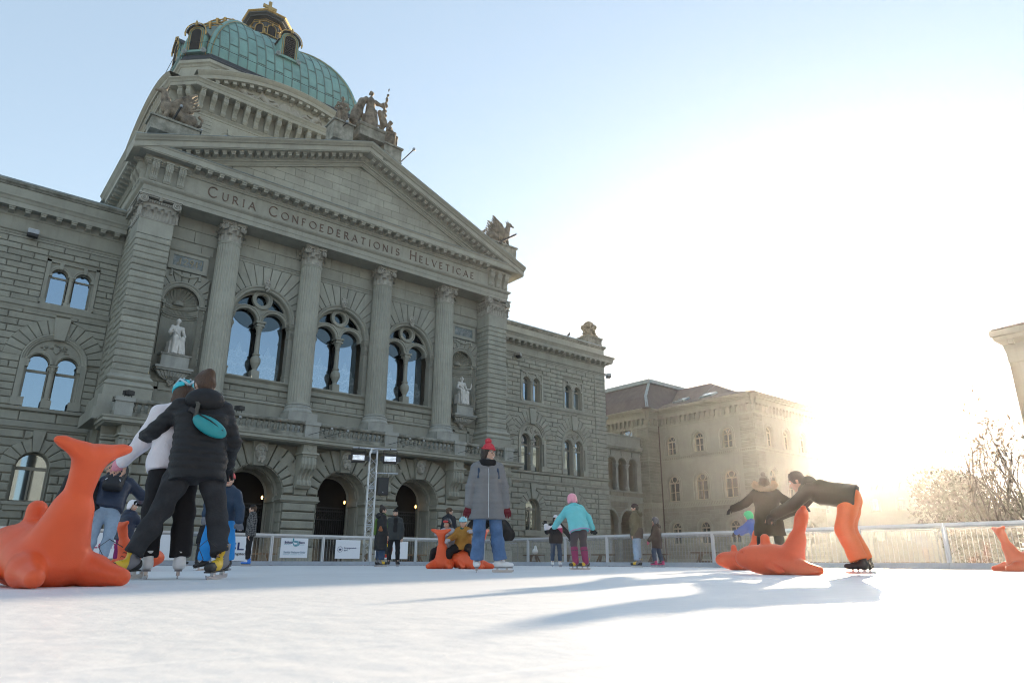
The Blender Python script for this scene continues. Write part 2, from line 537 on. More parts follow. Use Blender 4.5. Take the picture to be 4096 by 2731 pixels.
def ashlar(O, u, n, u0, u1, z0, z1, rows, L, shapes=(), db=-.25, df=0.0, ch=.03, gap=.022, m=0, only=None):
    h = (z1-z0)/rows
    for r in range(rows):
        za, zb = z0+r*h, z0+(r+1)*h
        for (la, lb, ra, rb) in spans(u0, u1, za, zb, shapes):
            w = min(ra, rb)-max(la, lb)
            if w < .06: 
                if max(ra,rb)-min(la,lb) < .2: continue
            js = []
            p = (math.floor(la/L)-1)*L+(r % 2)*L*.5
            while p < max(ra, rb):
                q = p+rng.uniform(-.08, .08)*L
                if q > max(la, lb)+.3 and q < min(ra, rb)-.3: js.append(q)
                p += L
            xs = [(la, lb)]+[(j, j) for j in js]+[(ra, rb)]
            for (a0, b0), (a1, b1) in zip(xs, xs[1:]):
                poly = [(a0+gap, za+gap), (a1-gap, za+gap), (b1-gap, zb-gap), (b0+gap, zb-gap)]
                if poly[1][0]-poly[0][0] < .02: poly = [poly[0], poly[2], poly[3]]
                elif poly[2][0]-poly[3][0] < .02: poly = [poly[0], poly[1], poly[3]]
                add_stone(poly, O, u, n, db, df+rng.uniform(-.012, .012), ch, m)
def backing(mb, O, u, n, u0, u1, z0, z1, shapes=(), d=-.07, dz=.09):
    k = max(1, round((z1-z0)/dz))
    if not shapes: k = 1
    P = lambda a, z: (O[0]+u[0]*a+n[0]*d, O[1]+u[1]*a+n[1]*d, z)
    for i in range(k):
        za, zb = z0+(z1-z0)*i/k, z0+(z1-z0)*(i+1)/k
        for la, lb, ra, rb in spans(u0, u1, za, zb, shapes):
            mb.add([P(la, za), P(ra, za), P(rb, zb), P(lb, zb)], [(0,1,2,3)])
def voussoirs(O, u, n, cx, cz, r0, rout, nst, a0=0.0, a1=math.pi, df=.06, db=-.25, gap=.02, ch=.03, skip=(), m=0):
    """radial stones; rout(angle) gives their outer end"""
    for i in range(nst):
        if i in skip: continue
        t0, t1 = a0+(a1-a0)*i/nst, a0+(a1-a0)*(i+1)/nst
        ga, gb = gap/r0, gap/rout((t0+t1)/2)
        q0, q1 = rout(t0+1e-4), rout(t1-1e-4)
        tm = (t0+t1)/2
        poly = [(cx+r0*math.cos(t0+ga), cz+r0*math.sin(t0+ga)), (cx+q0*math.cos(t0+gb), cz+q0*math.sin(t0+gb)),
                (cx+q1*math.cos(t1-gb), cz+q1*math.sin(t1-gb)), (cx+r0*math.cos(t1-ga), cz+r0*math.sin(t1-ga))]
        add_stone(poly, O, u, n, db, df+rng.uniform(-.01, .01), ch, m)
FR = lambda Y: ((0, Y), (1, 0), (0, -1))       # plane facing the square
LS = lambda X: ((X, 0), (0, -1), (-1, 0))      # plane facing left; coordinate a = -y
RS = lambda X: ((X, 0), (0, 1), (1, 0))

core = MB()       # wall core behind all stones
trim = MB()       # mouldings, joined as one part
# ---------------------------------------------------------------- corner piers
Y0, YW, YC, YG, YWG = 39.05, 40.5, 40.0, 38.6, 43.0
COLX = (-7.83, -2.61, 2.61, 7.83)
for s in (-1, 1):
    xi, xo = s*11.19, s*12.955
    a, b = min(xi, xo), max(xi, xo)
    core.box(a+.06, b-.06, Y0+.07, 41.0, 9.3, 18.0)
    ashlar(*FR(Y0), a, b, 9.42, 17.1, 21, 9.0, ch=.05, gap=.02, m=1)
    ashlar(*FR(Y0), a, b, 17.1, 18.0, 1, 9.0, ch=.01, gap=.0)
    ashlar(*LS(a), -41.0, -Y0, 9.42, 17.1, 21, 9.0, ch=.05, gap=.02, m=1)
    ashlar(*LS(a), -41.0, -Y0, 17.1, 18.0, 1, 9.0, ch=.01, gap=.0)
    if s < 0:
        ashlar(*LS(a+.12), -43.2, -41.02, 7.6, 19.3, 32, 9.0, ch=.05, gap=.02, m=1)
        core.box(a+.2, a+1.2, 41.0, 43.3, 0, 19.4)
    # base mouldings and pedestal blocks
    path = [(a, 41.0), (a, Y0), (b, Y0), (b, 41.0)]
    trim.sweep([(0,9.42),(.05,9.40),(.05,9.22),(.16,9.10),(.20,9.02),(.16,8.94),(.10,8.90),(.12,8.84),(.24,8.72),(.26,8.64),(.22,8.58),(.0,8.56)], path)
    trim.box(a-.24, b+.24, Y0-.24, 41.0, 8.0, 8.565)
    trim.box(a-.42, b+.34, Y0-.40, 41.6, 7.35, 8.0)
    trim.box(a-.55, b+.4, Y0-.5, 42.2, 6.75, 7.35)
# ---------------------------------------------------------------- entablature
def ent_path(o=0.0):
    return [(-13.0-o, 47.0), (-13.0-o, Y0-o), (13.0+o, Y0-o), (13.0+o, 47.0)]
PB = [(-13.0, 47.0), (-13.0, Y0), (13.0, Y0), (13.0, 47.0)]
trim.box(-12.98, 12.98, Y0+.02, 47, 21.2, 22.2)
# architrave: beam with soffit
trim.sweep([(-1.5,19.40),(0,19.40),(0,19.68),(.03,19.68),(.03,19.98),(.06,20.0),(.16,20.08),(.20,20.16),(.20,20.22),(.0,20.25)], PB)
fz = MB().sweep([(0,20.25),(0,21.24)], PB, caps=False)
part(fz, 'frieze', M_STONE)
trim.sweep([(0,21.24),(.08,21.27),(.12,21.34),(.17,21.38),(.17,21.44),(.22,21.48),(.22,21.72)], PB)          # bed mould
cornice = MB()
cornice.sweep([(.2,21.72),(.72,21.70),(.72,21.76),(.76,21.76),(.76,22.06),(.80,22.10),(.84,22.17),(.0,22.24)], PB)
part(cornice, 'cornice', M_STONE)
flash = MB().sweep([(.0,22.262),(.86,22.19),(.87,22.215),(.0,22.29)], [(-12.2, Y0), (12.2, Y0)])
part(flash, 'lead_flashing', M_LEAD)
sima = MB()
for s in (-1, 1):                                                    # gutter cornice on the returns
    if s > 0: continue
    pth = [(-13.0, 47.5), (-13.0, Y0-.84)]
    sima.sweep([(.74,22.17),(.86,22.20),(.90,22.28),(1.0,22.42),(1.02,22.46),(1.02,22.5),(.3,22.6)], pth)
SL = .391
APZ = 22.21+13.99*SL
# raking cornice: profile in (y, z) swept along both slopes
def rake(prof, mb, x0=-13.98, x1=13.98, ins=0.0):
    b = len(mb.v); k = len(prof)
    for x in (x0, 0.0, x1):
        zb = APZ-abs(x)*SL
        for y, dz in prof: mb.v.append((x, y, zb+dz))
    for i in range(2):
        for j in range(k-1):
            mb.f.append((b+i*k+j, b+(i+1)*k+j, b+(i+1)*k+j+1, b+i*k+j+1))
    mb.f.append(tuple(b+j for j in range(k))); mb.f.append(tuple(b+2*k+j for j in range(k))[::-1])
rk = MB()
rake([(40.2,.05),(37.98,.0),(37.92,-.02),(37.96,-.10),(38.08,-.20),(38.12,-.26),(38.20,-.29),(38.22,-.33),(38.22,-.60),(38.28,-.62),(38.28,-.66),(38.9,-.67),(40.2,-.67)], rk)
rake([(39.9,-.67),(38.96,-.67),(38.96,-.93),(39.02,-.96),(39.1,-1.0),(39.1,-1.08),(39.2,-1.10),(39.28,-1.22),(39.32,-1.24),(39.32,-1.32),(39.9,-1.32)], rk, -12.6, 12.6)
part(rk, 'raking_cornice', M_STONE)
part(sima, 'gutter_cornice', M_STONE)
lead = MB(); rake([(40.2,.052),(37.97,.004),(37.9,-.012),(37.9,.012),(40.2,.09)], lead)
part(lead, 'roof_edge', M_LEAD)
# pediment roof
rf = MB().add([(-13.9,40,22.3),(0,40,APZ-.05),(0,56,APZ-.05),(-13.9,56,22.3),(13.9,40,22.3),(13.9,56,22.3)], [(0,1,2,3),(1,4,5,2)])
part(rf, 'roof', M_LEAD)
# tympanum
ty = MB().add([(-12,39.50,22.0),(12,39.50,22.0),(0,39.50,26.8)], [(0,1,2)])
part(ty, 'tympanum', M_JOINT)
for r in range(8):
    za, zb = 22.24+r*.555, 22.24+(r+1)*.555
    def tx(z): return max(0, (26.62-z)/SL)
    w = tx(za); p = -w; js = []
    x = -1.3*12+(r % 2)*.65
    while x < w:
        if -w+.5 < x < w-.5: js.append(x)
        x += 1.3
    ed = [-w]+js+[w]
    for a, b in zip(ed, ed[1:]):
        wb = tx(zb)
        poly = [(a+.008, za+.008), (b-.008, za+.008), (min(b-.008, wb), zb-.008), (max(a+.008, -wb), zb-.008)]
        if poly[3][0] >= poly[2][0]: poly = [poly[0], poly[1], ((poly[0][0]+poly[1][0])/2 if len(ed) == 2 else (poly[0][0] if b > 0 else poly[1][0]), min(zb, za+(w-abs(a if b > 0 else b))*SL))]
        if poly[1][0]-poly[0][0] < .05: continue
        add_stone(poly, *FR(39.44), -.04, rng.uniform(-.004, .004), .006)
# brackets (modillions) under the cornices
bm = MB().add([(-.15,0,.27),(.15,0,.27),(.15,0,0),(-.15,0,0),(-.15,-.5,.27),(.15,-.5,.27),(.15,-.5,.16),(-.15,-.5,.16),(-.12,-.46,.15),(.12,-.46,.15),(.12,-.44,.05),(-.12,-.44,.05),(-.10,0,0),(.10,0,0)],
              [(0,1,5,4),(4,5,6,7),(7,6,9,8),(8,9,10,11),(11,10,2,3),(0,4,7,8,11,3),(1,2,10,9,6,5)])
bm.box(-.18, .18, -.54, 0, .245, .275)
bme = bm.build('bracket', M_STONE, PARL)
def bracket(x, y, z, rz=0, sc=1.0, tilt=0.0, first=[True]):
    o = bme if first[0] else dup(bme, PARL)
    first[0] = False
    o.location = Vector((x, y, z))-PO; o.rotation_euler = (0, tilt, rz); o.scale = (sc,)*3
nb = 33
for i in range(nb):
    x = -10.55+21.1*i/(nb-1); bracket(x, 38.83, 21.46)
for i in range(12): bracket(-13.22, 39.6+i*.66, 21.46, -math.pi/2)
ta = math.atan(SL)
for s in (-1, 1):
    for i in range(24):
        x = s*(.45+i*.485); bracket(x, 38.97, APZ-abs(x)*SL-.95, 0, .95, ta*s)
# big corner consoles in the frieze
def console(w, h, d):
    """scroll bracket: profile in (y,z), top at z=0, hanging down h, standing out d"""
    pr = [(0,0),(-d,0),(-d,-.08*h),(-d*.93,-.10*h),(-d*.98,-.18*h),(-d*1.0,-.30*h),(-d*.9,-.42*h),(-d*.68,-.50*h),(-d*.50,-.60*h),(-d*.42,-.74*h),(-d*.50,-.82*h),(-d*.50,-.90*h),(-d*.36,-.98*h),(-d*.2,-1.0*h),(0,-1.0*h)]
    mb = MB(); k = len(pr)
    for x in (-w/2, w/2): mb.v += [(x, y, z) for y, z in pr]
    mb.f = [tuple(range(k))[::-1], tuple(range(k, 2*k))]+[(i, (i+1) % k, k+(i+1) % k, k+i) for i in range(k)]
    for x in (-w*.27, 0, w*.27):
        mb.tube([(x, y-.012, z) for y, z in pr[3:12]], w*.09, 5)
    for x in (-w/2, w/2):
        mb.tube([(x-.02, -d*.66, -.26*h), (x+.02, -d*.66, -.26*h)], d*.3, 10)
        mb.tube([(x-.02, -d*.3, -.86*h), (x+.02, -d*.3, -.86*h)], d*.2, 8)
    mb.box(-w*.62, w*.62, -d*1.1, 0, -.02, .08)
    return mb
cme = None
for s in (-1, 1):
    for x in (11.25, 11.95, 12.65):
        if cme is None: cme = console(.36, 1.15, .42).build('console', M_STONE, PARL); c = cme
        else: c = dup(cme, PARL)
        c.location = Vector((s*x, Y0, 21.42))-PO
for y in (39.5, 40.2, 40.9):
    c = dup(cme, PARL); c.location = Vector((-13.0, y, 21.42))-PO; c.rotation_euler = (0, 0, -math.pi/2)
# ---------------------------------------------------------------- inscription
GLY = {'C': [('a',.5,.5,.5,40,320)], 'U': [(.12,1,.12,.35),(.88,1,.88,.35),('a',.5,.37,.38,180,360)], 'R': [(.12,0,.12,1),(.12,1,.5,1),(.12,.5,.5,.5),('a',.5,.75,.25,-90,90),(.45,.5,.95,0)],
       'I': [(.5,0,.5,1)], 'A': [(.02,0,.5,1),(.5,1,.98,0),(.2,.36,.8,.36)], 'O': [('a',.5,.5,.5,0,360)], 'N': [(.1,0,.1,1),(.1,1,.9,0),(.9,0,.9,1)],
       'F': [(.15,0,.15,1),(.15,1,.85,1),(.15,.52,.7,.52)], 'E': [(.15,0,.15,1),(.15,1,.85,1),(.15,.52,.72,.52),(.15,0,.88,0)], 'D': [(.12,0,.12,1),(.12,1,.45,1),(.12,0,.45,0),('a',.45,.5,.5,-90,90)],
       'T': [(.5,0,.5,1),(.05,1,.95,1)], 'S': [('a',.5,.75,.26,20,270),('a',.5,.26,.26,-160,90)], 'H': [(.1,0,.1,1),(.9,0,.9,1),(.1,.52,.9,.52)], 'L': [(.15,0,.15,1),(.15,0,.85,0)], 'V': [(.02,1,.5,0),(.5,0,.98,1)],
       '1': [(.5,0,.5,1),(.3,.85,.5,1)], '2': [('a',.5,.74,.26,-30,170),(.72,.6,.2,0),(.2,0,.85,0)], '9': [('a',.5,.7,.28,0,360),(.78,.7,.55,0)], '8': [('a',.5,.74,.24,0,360),('a',.5,.26,.26,0,360)], '4': [(.7,0,.7,1),(.7,1,.15,.3),(.15,.3,.9,.3)], '3': [('a',.5,.74,.25,-80,160),('a',.5,.27,.27,-160,80)]}
WID = {'I': .35, 'L': .62, 'E': .66, 'F': .62, 'S': .6, 'C': .86, 'O': .95, 'R': .72, 'T': .78, 'U': .8, 'A': .85, 'N': .85, 'D': .85, 'H': .85, 'V': .85, '1': .5}
def letter(mb, ch, x, y, z, h, st=.09, dep=.05):
    w = WID.get(ch, .7)*h; t = st*h
    for g in GLY[ch]:
        if g[0] == 'a':
            _, cx, cz, r, a0, a1 = g; n = max(5, int(abs(a1-a0)/24))
            pts = [(x+cx*w+r*(h if ch in '2983S' else w)*math.cos(R(a0+(a1-a0)*i/n))*(1 if ch not in 'UD' else (.98 if ch == 'D' else 1)), z+cz*h+r*h*(1 if ch != 'U' else .98)*math.sin(R(a0+(a1-a0)*i/n))) for i in range(n+1)]
            for i in range(n): seg(mb, pts[i], pts[i+1], y, t, dep)
        else:
            a, b = (x+g[0]*w, z+g[1]*h), (x+g[2]*w, z+g[3]*h)
            thin = ch in 'AVNR' and (g[0] < g[2]) == (g[1] < g[3])
            seg(mb, a, b, y, t*(.6 if thin else 1), dep)
            for p in (a, b):
                if p[1] < z+.02*h or p[1] > z+.98*h:
                    if abs(g[0]-g[2]) < .6: seg(mb, (p[0]-t*1.0, p[1]), (p[0]+t*1.0, p[1]), y, t*.45, dep)
    return w
def seg(mb, a, b, y, t, dep):
    dx, dz = b[0]-a[0], b[1]-a[1]; L = math.hypot(dx, dz) or 1e-6; nx, nz = -dz/L*t/2, dx/L*t/2
    mb.prism([(a[0]+nx, a[1]+nz), (a[0]-nx, a[1]-nz), (b[0]-nx, b[1]-nz), (b[0]+nx, b[1]+nz)], y-dep, y)
ins = bpy.data.objects.new('inscription', None); COL.objects.link(ins); ins.parent = PARL
ins['label'] = 'CURIA CONFOEDERATIONIS HELVETICAE in copper letters'
words = ['CURIA', 'CONFOEDERATIONIS', 'HELVETICAE']
def runw(gap):
    W = 0; 
    for wi, w in enumerate(words):
        for i, ch in enumerate(w): W += WID.get(ch, .7)*(.64 if i == 0 else .47)+gap
        W += .62
    return W-.62-gap
gap = .1
while runw(gap) < 19.3: gap += .004
x = -9.68
for w in words:
    for i, ch in enumerate(w):
        h = .64 if i == 0 else .47
        mb = MB(); letter(mb, ch, x, Y0, 20.44, h)
        l = part(mb, 'letter', M_LETTER, ins); l.location = -PO
        x += WID.get(ch, .7)*h+gap
    x += .62
# ---------------------------------------------------------------- columns
def leaf(mb, ang, r0, z0, hh, w, curl):
    b = len(mb.v); nu, nv = 4, 5
    for j in range(nv+1):
        t = j/nv; rr = r0+.03+curl*max(0, t-.55)**1.5*2.4; zz = z0+hh*(t if t < .85 else .85-(t-.85)*.9)
        ww = w*(1-.45*t**2)*(1+.12*math.cos(t*18))
        for i in range(nu+1):
            s = (i/nu-.5)*2; q = rr-.035*abs(s)**1.2+(.03 if i == nu//2 else 0)
            a = ang+s*ww/2/r0
            mb.v.append((q*math.cos(a), q*math.sin(a), zz))
    for j in range(nv):
        for i in range(nu):
            k = b+j*(nu+1)+i; mb.f.append((k, k+1, k+nu+2, k+nu+1))
def volute(mb, c, ax, ay, r, th):
    """spiral in the plane of ax (sideways) and z, facing ay"""
    c, ax, ay = Vector(c), Vector(ax), Vector(ay); pts = []; rs = []
    for i in range(26):
        t = i/25; a = math.pi*.5+t*4.4*math.pi; q = r*(1-t*.88)
        pts.append(c+ax*q*math.cos(a)+Vector((0,0,1))*q*math.sin(a)+ay*(.02+.05*t)); rs.append(th*(1-.5*t))
    mb.tube(pts, rs, 5)
    mb.tube([c-ay*.12, c+ay*.03], r*.82, 12)
def capital_mesh(rn, h, half):
    mb = MB()
    mb.lathe([(rn*.97,0),(rn*1.06,.03),(rn*1.06,.08),(rn*.93,.10),(rn*.93,h*.5),(rn*1.0,h*.72),(rn*1.08,h*.80),(rn*1.02,h*.86)], n=24)
    for k in range(8): leaf(mb, k*math.pi/4+math.pi/8, rn*.95, .08, h*.40, .42, .30)
    for k in range(8): leaf(mb, k*math.pi/4, rn*.98, .10, h*.62, .36, .34)
    for k in range(20):                                  # egg band
        a = 2*math.pi*k/20; mb.tube([(rn*1.07*math.cos(a), rn*1.07*math.sin(a), h*.72), (rn*1.1*math.cos(a), rn*1.1*math.sin(a), h*.82)], .05, 5)
    for k in range(4):
        for s in (-1, 1):
            a = k*math.pi/2; ay = Vector((math.cos(a-s*.55), math.sin(a-s*.55), 0)) 
            ay = Vector((math.cos(a+s*.5), math.sin(a+s*.5), 0)); ax = Vector((-ay.y, ay.x, 0))*s
            tg = Vector((-math.sin(a), math.cos(a), 0)); nn = Vector((math.cos(a), math.sin(a), 0))
            volute(mb, nn*(half*.80)+tg*s*(half*.78)+Vector((0,0,h*.76)), ax, ay, .215, .045)
        nn = Vector((math.cos(k*math.pi/2), math.sin(k*math.pi/2), 0))
        q = nn*half*.84; mb.tube([q+Vector((0,0,h*.84)), q+nn*.06+Vector((0,0,h*1.02))], .09, 6)
    ab = []                                              # concave abacus
    for k in range(4):
        a = k*math.pi/2+math.pi/4
        for da, rr in ((-.09, half*1.38), (.09, half*1.38), (.45, half*1.02), (.78, half*.88), (1.12, half*1.02)):
            ab.append((rr*math.cos(a+da), rr*math.sin(a+da)))
    n = len(ab)
    for z0, z1, sc in ((h*.88, h*.95, .95), (h*.95, h, 1.0)):
        b = len(mb.v)
        mb.v += [(x*sc, y*sc, z0) for x, y in ab]+[(x*sc, y*sc, z1) for x, y in ab]
        mb.f += [tuple(range(b+n, b+2*n)), tuple(range(b, b+n))[::-1]]+[(b+i, b+(i+1) % n, b+n+(i+1) % n, b+n+i) for i in range(n)]
    return mb
capm = shm = bsm = None
for i, x in enumerate(COLX):
    if i == 0:
        fl = [1, .985, .95, .955, .99, 1]
        sh = MB().lathe([(.66+.03,9.16),(.68,9.22),(.68,9.3)], n=24)
        prof = [(.685-.05*(z**1.6), 9.3+z*8.75) for z in (0, .2, .4, .6, .8, 1)]
        sh.lathe(prof, n=144, rad=lambda k: fl[k % 6])
        sh.lathe([(.655,18.05),(.66,18.12),(.68,18.14),(.69,18.18),(.66,18.2)], n=32)
        shaft = sh.build('column', M_STONE, PARL); c0 = shaft
        for p in shaft.data.polygons: p.use_smooth = False
        capo = capital_mesh(.62, 1.22, .70).build('capital', M_RELIEF, shaft); capo.location = (0, 0, 18.18)
        bb = MB().lathe([(.70,9.18),(.74,9.16),(.74,9.10),(.70,9.06),(.72,9.04),(.80,9.0),(.82,8.92),(.80,8.84),(.82,8.80),(.86,8.74),(.87,8.66),(.84,8.58),(.6,8.56)], n=32)
        bb.box(-.9, .9, -.9, .55, 8.05, 8.57)
        baso = bb.build('column_base', M_PALE, shaft)
        bb2 = MB().box(-1.02, 1.02, -1.0, .55, 6.8, 8.05).build('pedestal', M_PALE, shaft)
        shaft.location = Vector((x, YC, 0))-PO
        shm = shaft
    else:
        c = dup_tree(shm); c.location = Vector((x, YC, 0))-PO
# pier capitals
def pier_capital(w, d, h):
    mb = MB(); mb.box(-w/2-.03, w/2+.03, -.03, d, 0, .07); mb.box(-w/2+.02, w/2-.02, .02, d, .07, h*.85)
    for face in range(3):
        L = w if face == 0 else d
        n = 5 if face == 0 else 4
        for row, (hh, off) in enumerate(((h*.40, .5), (h*.60, 0))):
            for i in range(n+(1 if off == 0 else 0)):
                a = -L/2+(i+off)*L/n
                t = MB(); leaf(t, -math.pi/2, 8.0, .08, hh, L/n*.9, .30)
                for (vx, vy, vz) in t.v:
                    u, o = vx+a, -(vy+8.0)
                    if face == 0: mb.v.append((u, -o, vz))
                    elif face == 1: mb.v.append((-w/2-o, d/2+u, vz))
                    else: mb.v.append((w/2+o, d/2+u, vz))
                b = len(mb.v)-len(t.v); mb.f += [tuple(i_+b for i_ in f) for f in t.f]
    m = 14
    for i in range(m):
        x = -w/2+.1+(w-.2)*i/(m-1); mb.tube([(x, -.02, h*.72), (x, -.10, h*.80)], .06, 5)
        y = .1+(d-.2)*i/(m-1); mb.tube([(-w/2+.02, y, h*.72), (-w/2-.10, y, h*.80)], .06, 5)
    for sx in (-1, 1):
        volute(mb, (sx*(w/2-.02), -.14, h*.77), (sx, 0, 0), (0, -1, 0), .24, .05)
        volute(mb, (sx*(w/2+.14), .02, h*.77), (0, -1, 0), (sx, 0, 0), .24, .05)
        volute(mb, (sx*(w/2+.14), d-.1, h*.77), (0, 1, 0), (sx, 0, 0), .24, .05)
    mb.tube([(0, -.1, h*.84), (0, -.2, h*1.0)], .1, 6)
    mb.box(-w/2-.18, w/2+.18, -.18, d, h*.9, h*.95); mb.box(-w/2-.24, w/2+.24, -.24, d+.1, h*.95, h)
    return mb
pc = pier_capital(1.77, 1.9, 1.40).build('pier_capital', M_RELIEF, PARL); pc.location = Vector((-12.07, Y0, 18.0))-PO
pc2 = dup(pc, PARL); pc2.location = Vector((12.07, Y0, 18.0))-PO
# ---------------------------------------------------------------- wall behind the columns
BAYS = (-5.22, 0.0, 5.22)
ARW = 2.02; SPR = 14.30
shapes = [('arch', x, SPR, ARW, 10.5) for x in BAYS]+[('arch', s*9.85, 14.15, .98, 10.95) for s in (-1, 1)]
vshapes = [('arch', x, SPR, ARW+.02, 10.5) for x in BAYS]+[('arch', s*9.85, 14.15, 1.0, 10.95) for s in (-1, 1)]
backing(core, *FR(YW), -11.25, 11.25, 7.0, 19.5, shapes)
# plain ashlar above the string course
ashlar(*FR(YW), -11.19, 11.19, 17.95, 19.45, 2, 2.4, ch=.015, gap=.012)
for a, b in ((-7.3, -3.1), (-2.1, 2.1), (3.1, 7.3)):
    trim.sweep([(0,17.62),(.03,17.64),(.03,17.74),(.08,17.80),(.08,17.86),(.14,17.90),(.14,17.94),(0,17.97)], [(a-.55, YW), (b+.55, YW)])
def rout_clip(cx, cz, zt, xw, rmax):
    def f(t):
        s, c = abs(math.sin(t)), abs(math.cos(t)); r = rmax
        if s > 1e-3: r = min(r, (zt-cz)/s)
        if c > 1e-3: r = min(r, xw/c)
        return r
    return f
for x in BAYS:
    voussoirs(*FR(YW), x, SPR, ARW+.04, rout_clip(x, SPR, 17.6, 2.6, 4.3), 17, a0=R(4), a1=R(176), df=.05)
    ashlar(*FR(YW), x-2.6, x+2.6, 10.5, 14.3, 10, 3.0, [('arch', x, SPR, ARW+.03, 9)], m=1)
    ashlar(*FR(YW), x-2.6, x+2.6, 9.22, 9.95, 2, 1.45, m=1)
    trim.sweep([(0,9.95),(.10,9.98),(.12,10.06),(.06,10.10),(.06,10.26),(.16,10.34),(.24,10.40),(.24,10.48),(-.5,10.54)], [(x-2.6, YW), (x+2.6, YW)])
    trim.sweep([(.10,6.8),(.10,9.0),(.18,9.02),(.20,9.1),(.16,9.18),(0,9.22)], [(x-2.6, YW), (x+2.6, YW)])
    # archivolt
    trim.arcsweep([(2.04, YW-.02), (2.04, YW-.13), (1.98, YW-.15), (1.92, YW-.10), (1.92, YW-.06), (1.78, YW-.06), (1.76, YW+.0), (1.74, YW+.02), (1.74, YW+.45)], x, SPR, n=28)
    # jamb pilasters with capitals
    for s in (-1, 1):
        a, b = sorted((x+s*1.74, x+s*2.04))
        trim.box(a, b, YW-.08, YW+.45, 10.5, 13.3)
        ashlar(*FR(YW-.08), a, b, 10.95, 13.2, 6, 3, ch=.012, gap=.012, db=-.02)
        for z0, z1, e in ((13.3,13.36,.05),(13.9,13.98,.04),(13.98,14.08,.08),(14.08,14.22,.12),(14.22,14.3,.16),(10.5,10.85,.06),(10.85,10.95,.1)): trim.box(a-e*.6, b+e*.6, YW-.08-e, YW+.45, z0, z1)
        t = MB(); t.box(a, b, YW-.08, YW+.4, 13.36, 13.9)
        for i in range(7): leafx = a+(b-a)*rng.random(); t.tube([(leafx, YW-.09, 13.42), (leafx+.04, YW-.16, 13.6), (leafx, YW-.14, 13.8)], [.05,.06,.03], 5)
        trim.add(t.v, t.f)
    # tracery: two sub arches and the oculus, flat plate with holes
    yt = YW+.32
    tr = MB(); sub = [(x-.89, 14.12), (x+.89, 14.12)]
    holes = [('arch', sx, sz, .70, 10.5) for sx, sz in sub]
    k = 44
    for i in range(k):
        za, zb = 14.12+(1.75+.18)*i/k, 14.12+(1.75+.18)*(i+1)/k
        zm = (za+zb)/2
        w = math.sqrt(max(0, 1.76**2-(zm-SPR)**2)) if zm > SPR else 1.76
        ex = []
        for sx, sz in sub:
            if zm-sz < .70: q = math.sqrt(.49-(zm-sz)**2); ex.append((sx-q, sx+q))
        dz_ = zm-15.55
        if abs(dz_) < .36: q = math.sqrt(.36**2-dz_**2); ex.append((x-q, x+q))
        # side lights between oculus and arches
        if 15.0 < zm < 15.78:
            for s in (-1, 1):
                o_ = math.sqrt(max(0, .60**2-dz_**2)) if abs(dz_) < .6 else 0
                s_ = .89-(.0) ; si = (math.sqrt(max(0, .93**2-(zm-14.12)**2)) if zm-14.12 < .93 else 0)
                lo = max(o_+.0, (.89+si) if si > .25 else o_, o_)
                lo = max(o_, .3); 
                if zm-14.12 < .93: lo = max(lo, .89+si if False else lo)
                hi = math.sqrt(max(0, 1.62**2-(zm-SPR)**2))
                inner = o_+.02
                if zm-14.12 < .93:
                    if hi-.05 > .89+si: pass
                    inner = max(inner, .89+si*.0) if si < .05 else max(inner, .89+si)
                if hi > inner+.04: ex.append(tuple(sorted((x+s*inner, x+s*hi))))
        ex.sort(); l = x-w
        for a, b in ex+[(x+w, x+w)]:
            if a > l+.005:
                tr.box(l, a, yt, yt+.14, za, zb+.001)
            l = max(l, b)
    for sx, sz in sub:
        tr.arcsweep([(.93, yt-.005), (.93, yt-.09), (.87, yt-.11), (.83, yt-.05), (.74, yt-.05), (.70, yt-.0), (.70, yt+.45)], sx, sz, n=18)
    tr.arcsweep([(.62, yt-.005), (.62, yt-.10), (.55, yt-.12), (.50, yt-.05), (.40, yt-.05), (.36, yt+.02), (.36, yt+.3)], x, 15.55, 0, 2*math.pi, 24)
    win = part(tr, 'arched_window', M_STONE)
    # glass, frames, mullion
    for s in (-1, 1):
        sx = x+s*.89; n = 14
        poly = [(sx-.74, 10.55), (sx+.74, 10.55)]+[(sx+.74*math.cos(math.pi*i/n), 14.12+.74*math.sin(math.pi*i/n)) for i in range(n+1)]
        g = MB().add([(a, YW+.74, z) for a, z in poly], [tuple(range(len(poly)))])
        part(g, 'pane', M_GLASS, win)
    g = MB(); n = 28
    g.add([(x+1.7*math.cos(2*math.pi*i/n), YW+.70, 14.9+1.25*math.sin(2*math.pi*i/n)) for i in range(n)], [tuple(range(n))])
    part(g, 'upper_pane', glass_mat('dim_glass', (.10,.13,.15), .8, .1, (.2,.2,.2)) if x == BAYS[0] else bpy.data.materials['dim_glass'], win)
    mu = MB().box(x-.24, x+.24, YW+.05, YW+.55, 10.52, 11.0)
    mu.lathe([(.20,11.0),(.16,11.06),(.13,11.12),(.20,11.28),(.30,11.5),(.31,11.7),(.27,11.82),(.2,11.9),(.17,11.96),(.22,12.0),(.22,12.06),(.155,12.1),(.15,12.4),(.14,13.3),(.17,13.34),(.17,13.38),(.14,13.4),(.17,13.55),(.24,13.72),(.22,13.78)], (x, YW+.3), 18)
    mu.box(x-.25, x+.25, YW+.05, YW+.6, 13.78, 13.86); mu.box(x-.2, x+.2, YW+.08, YW+.6, 13.86, 13.98); mu.box(x-.3, x+.3, YW+.0, YW+.62, 13.98, 14.1)
    part(mu, 'mullion', M_STONE, win)
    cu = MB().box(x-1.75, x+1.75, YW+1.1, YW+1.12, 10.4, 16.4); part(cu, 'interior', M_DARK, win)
    M_LACE = bpy.data.materials.get('lace_curtain')
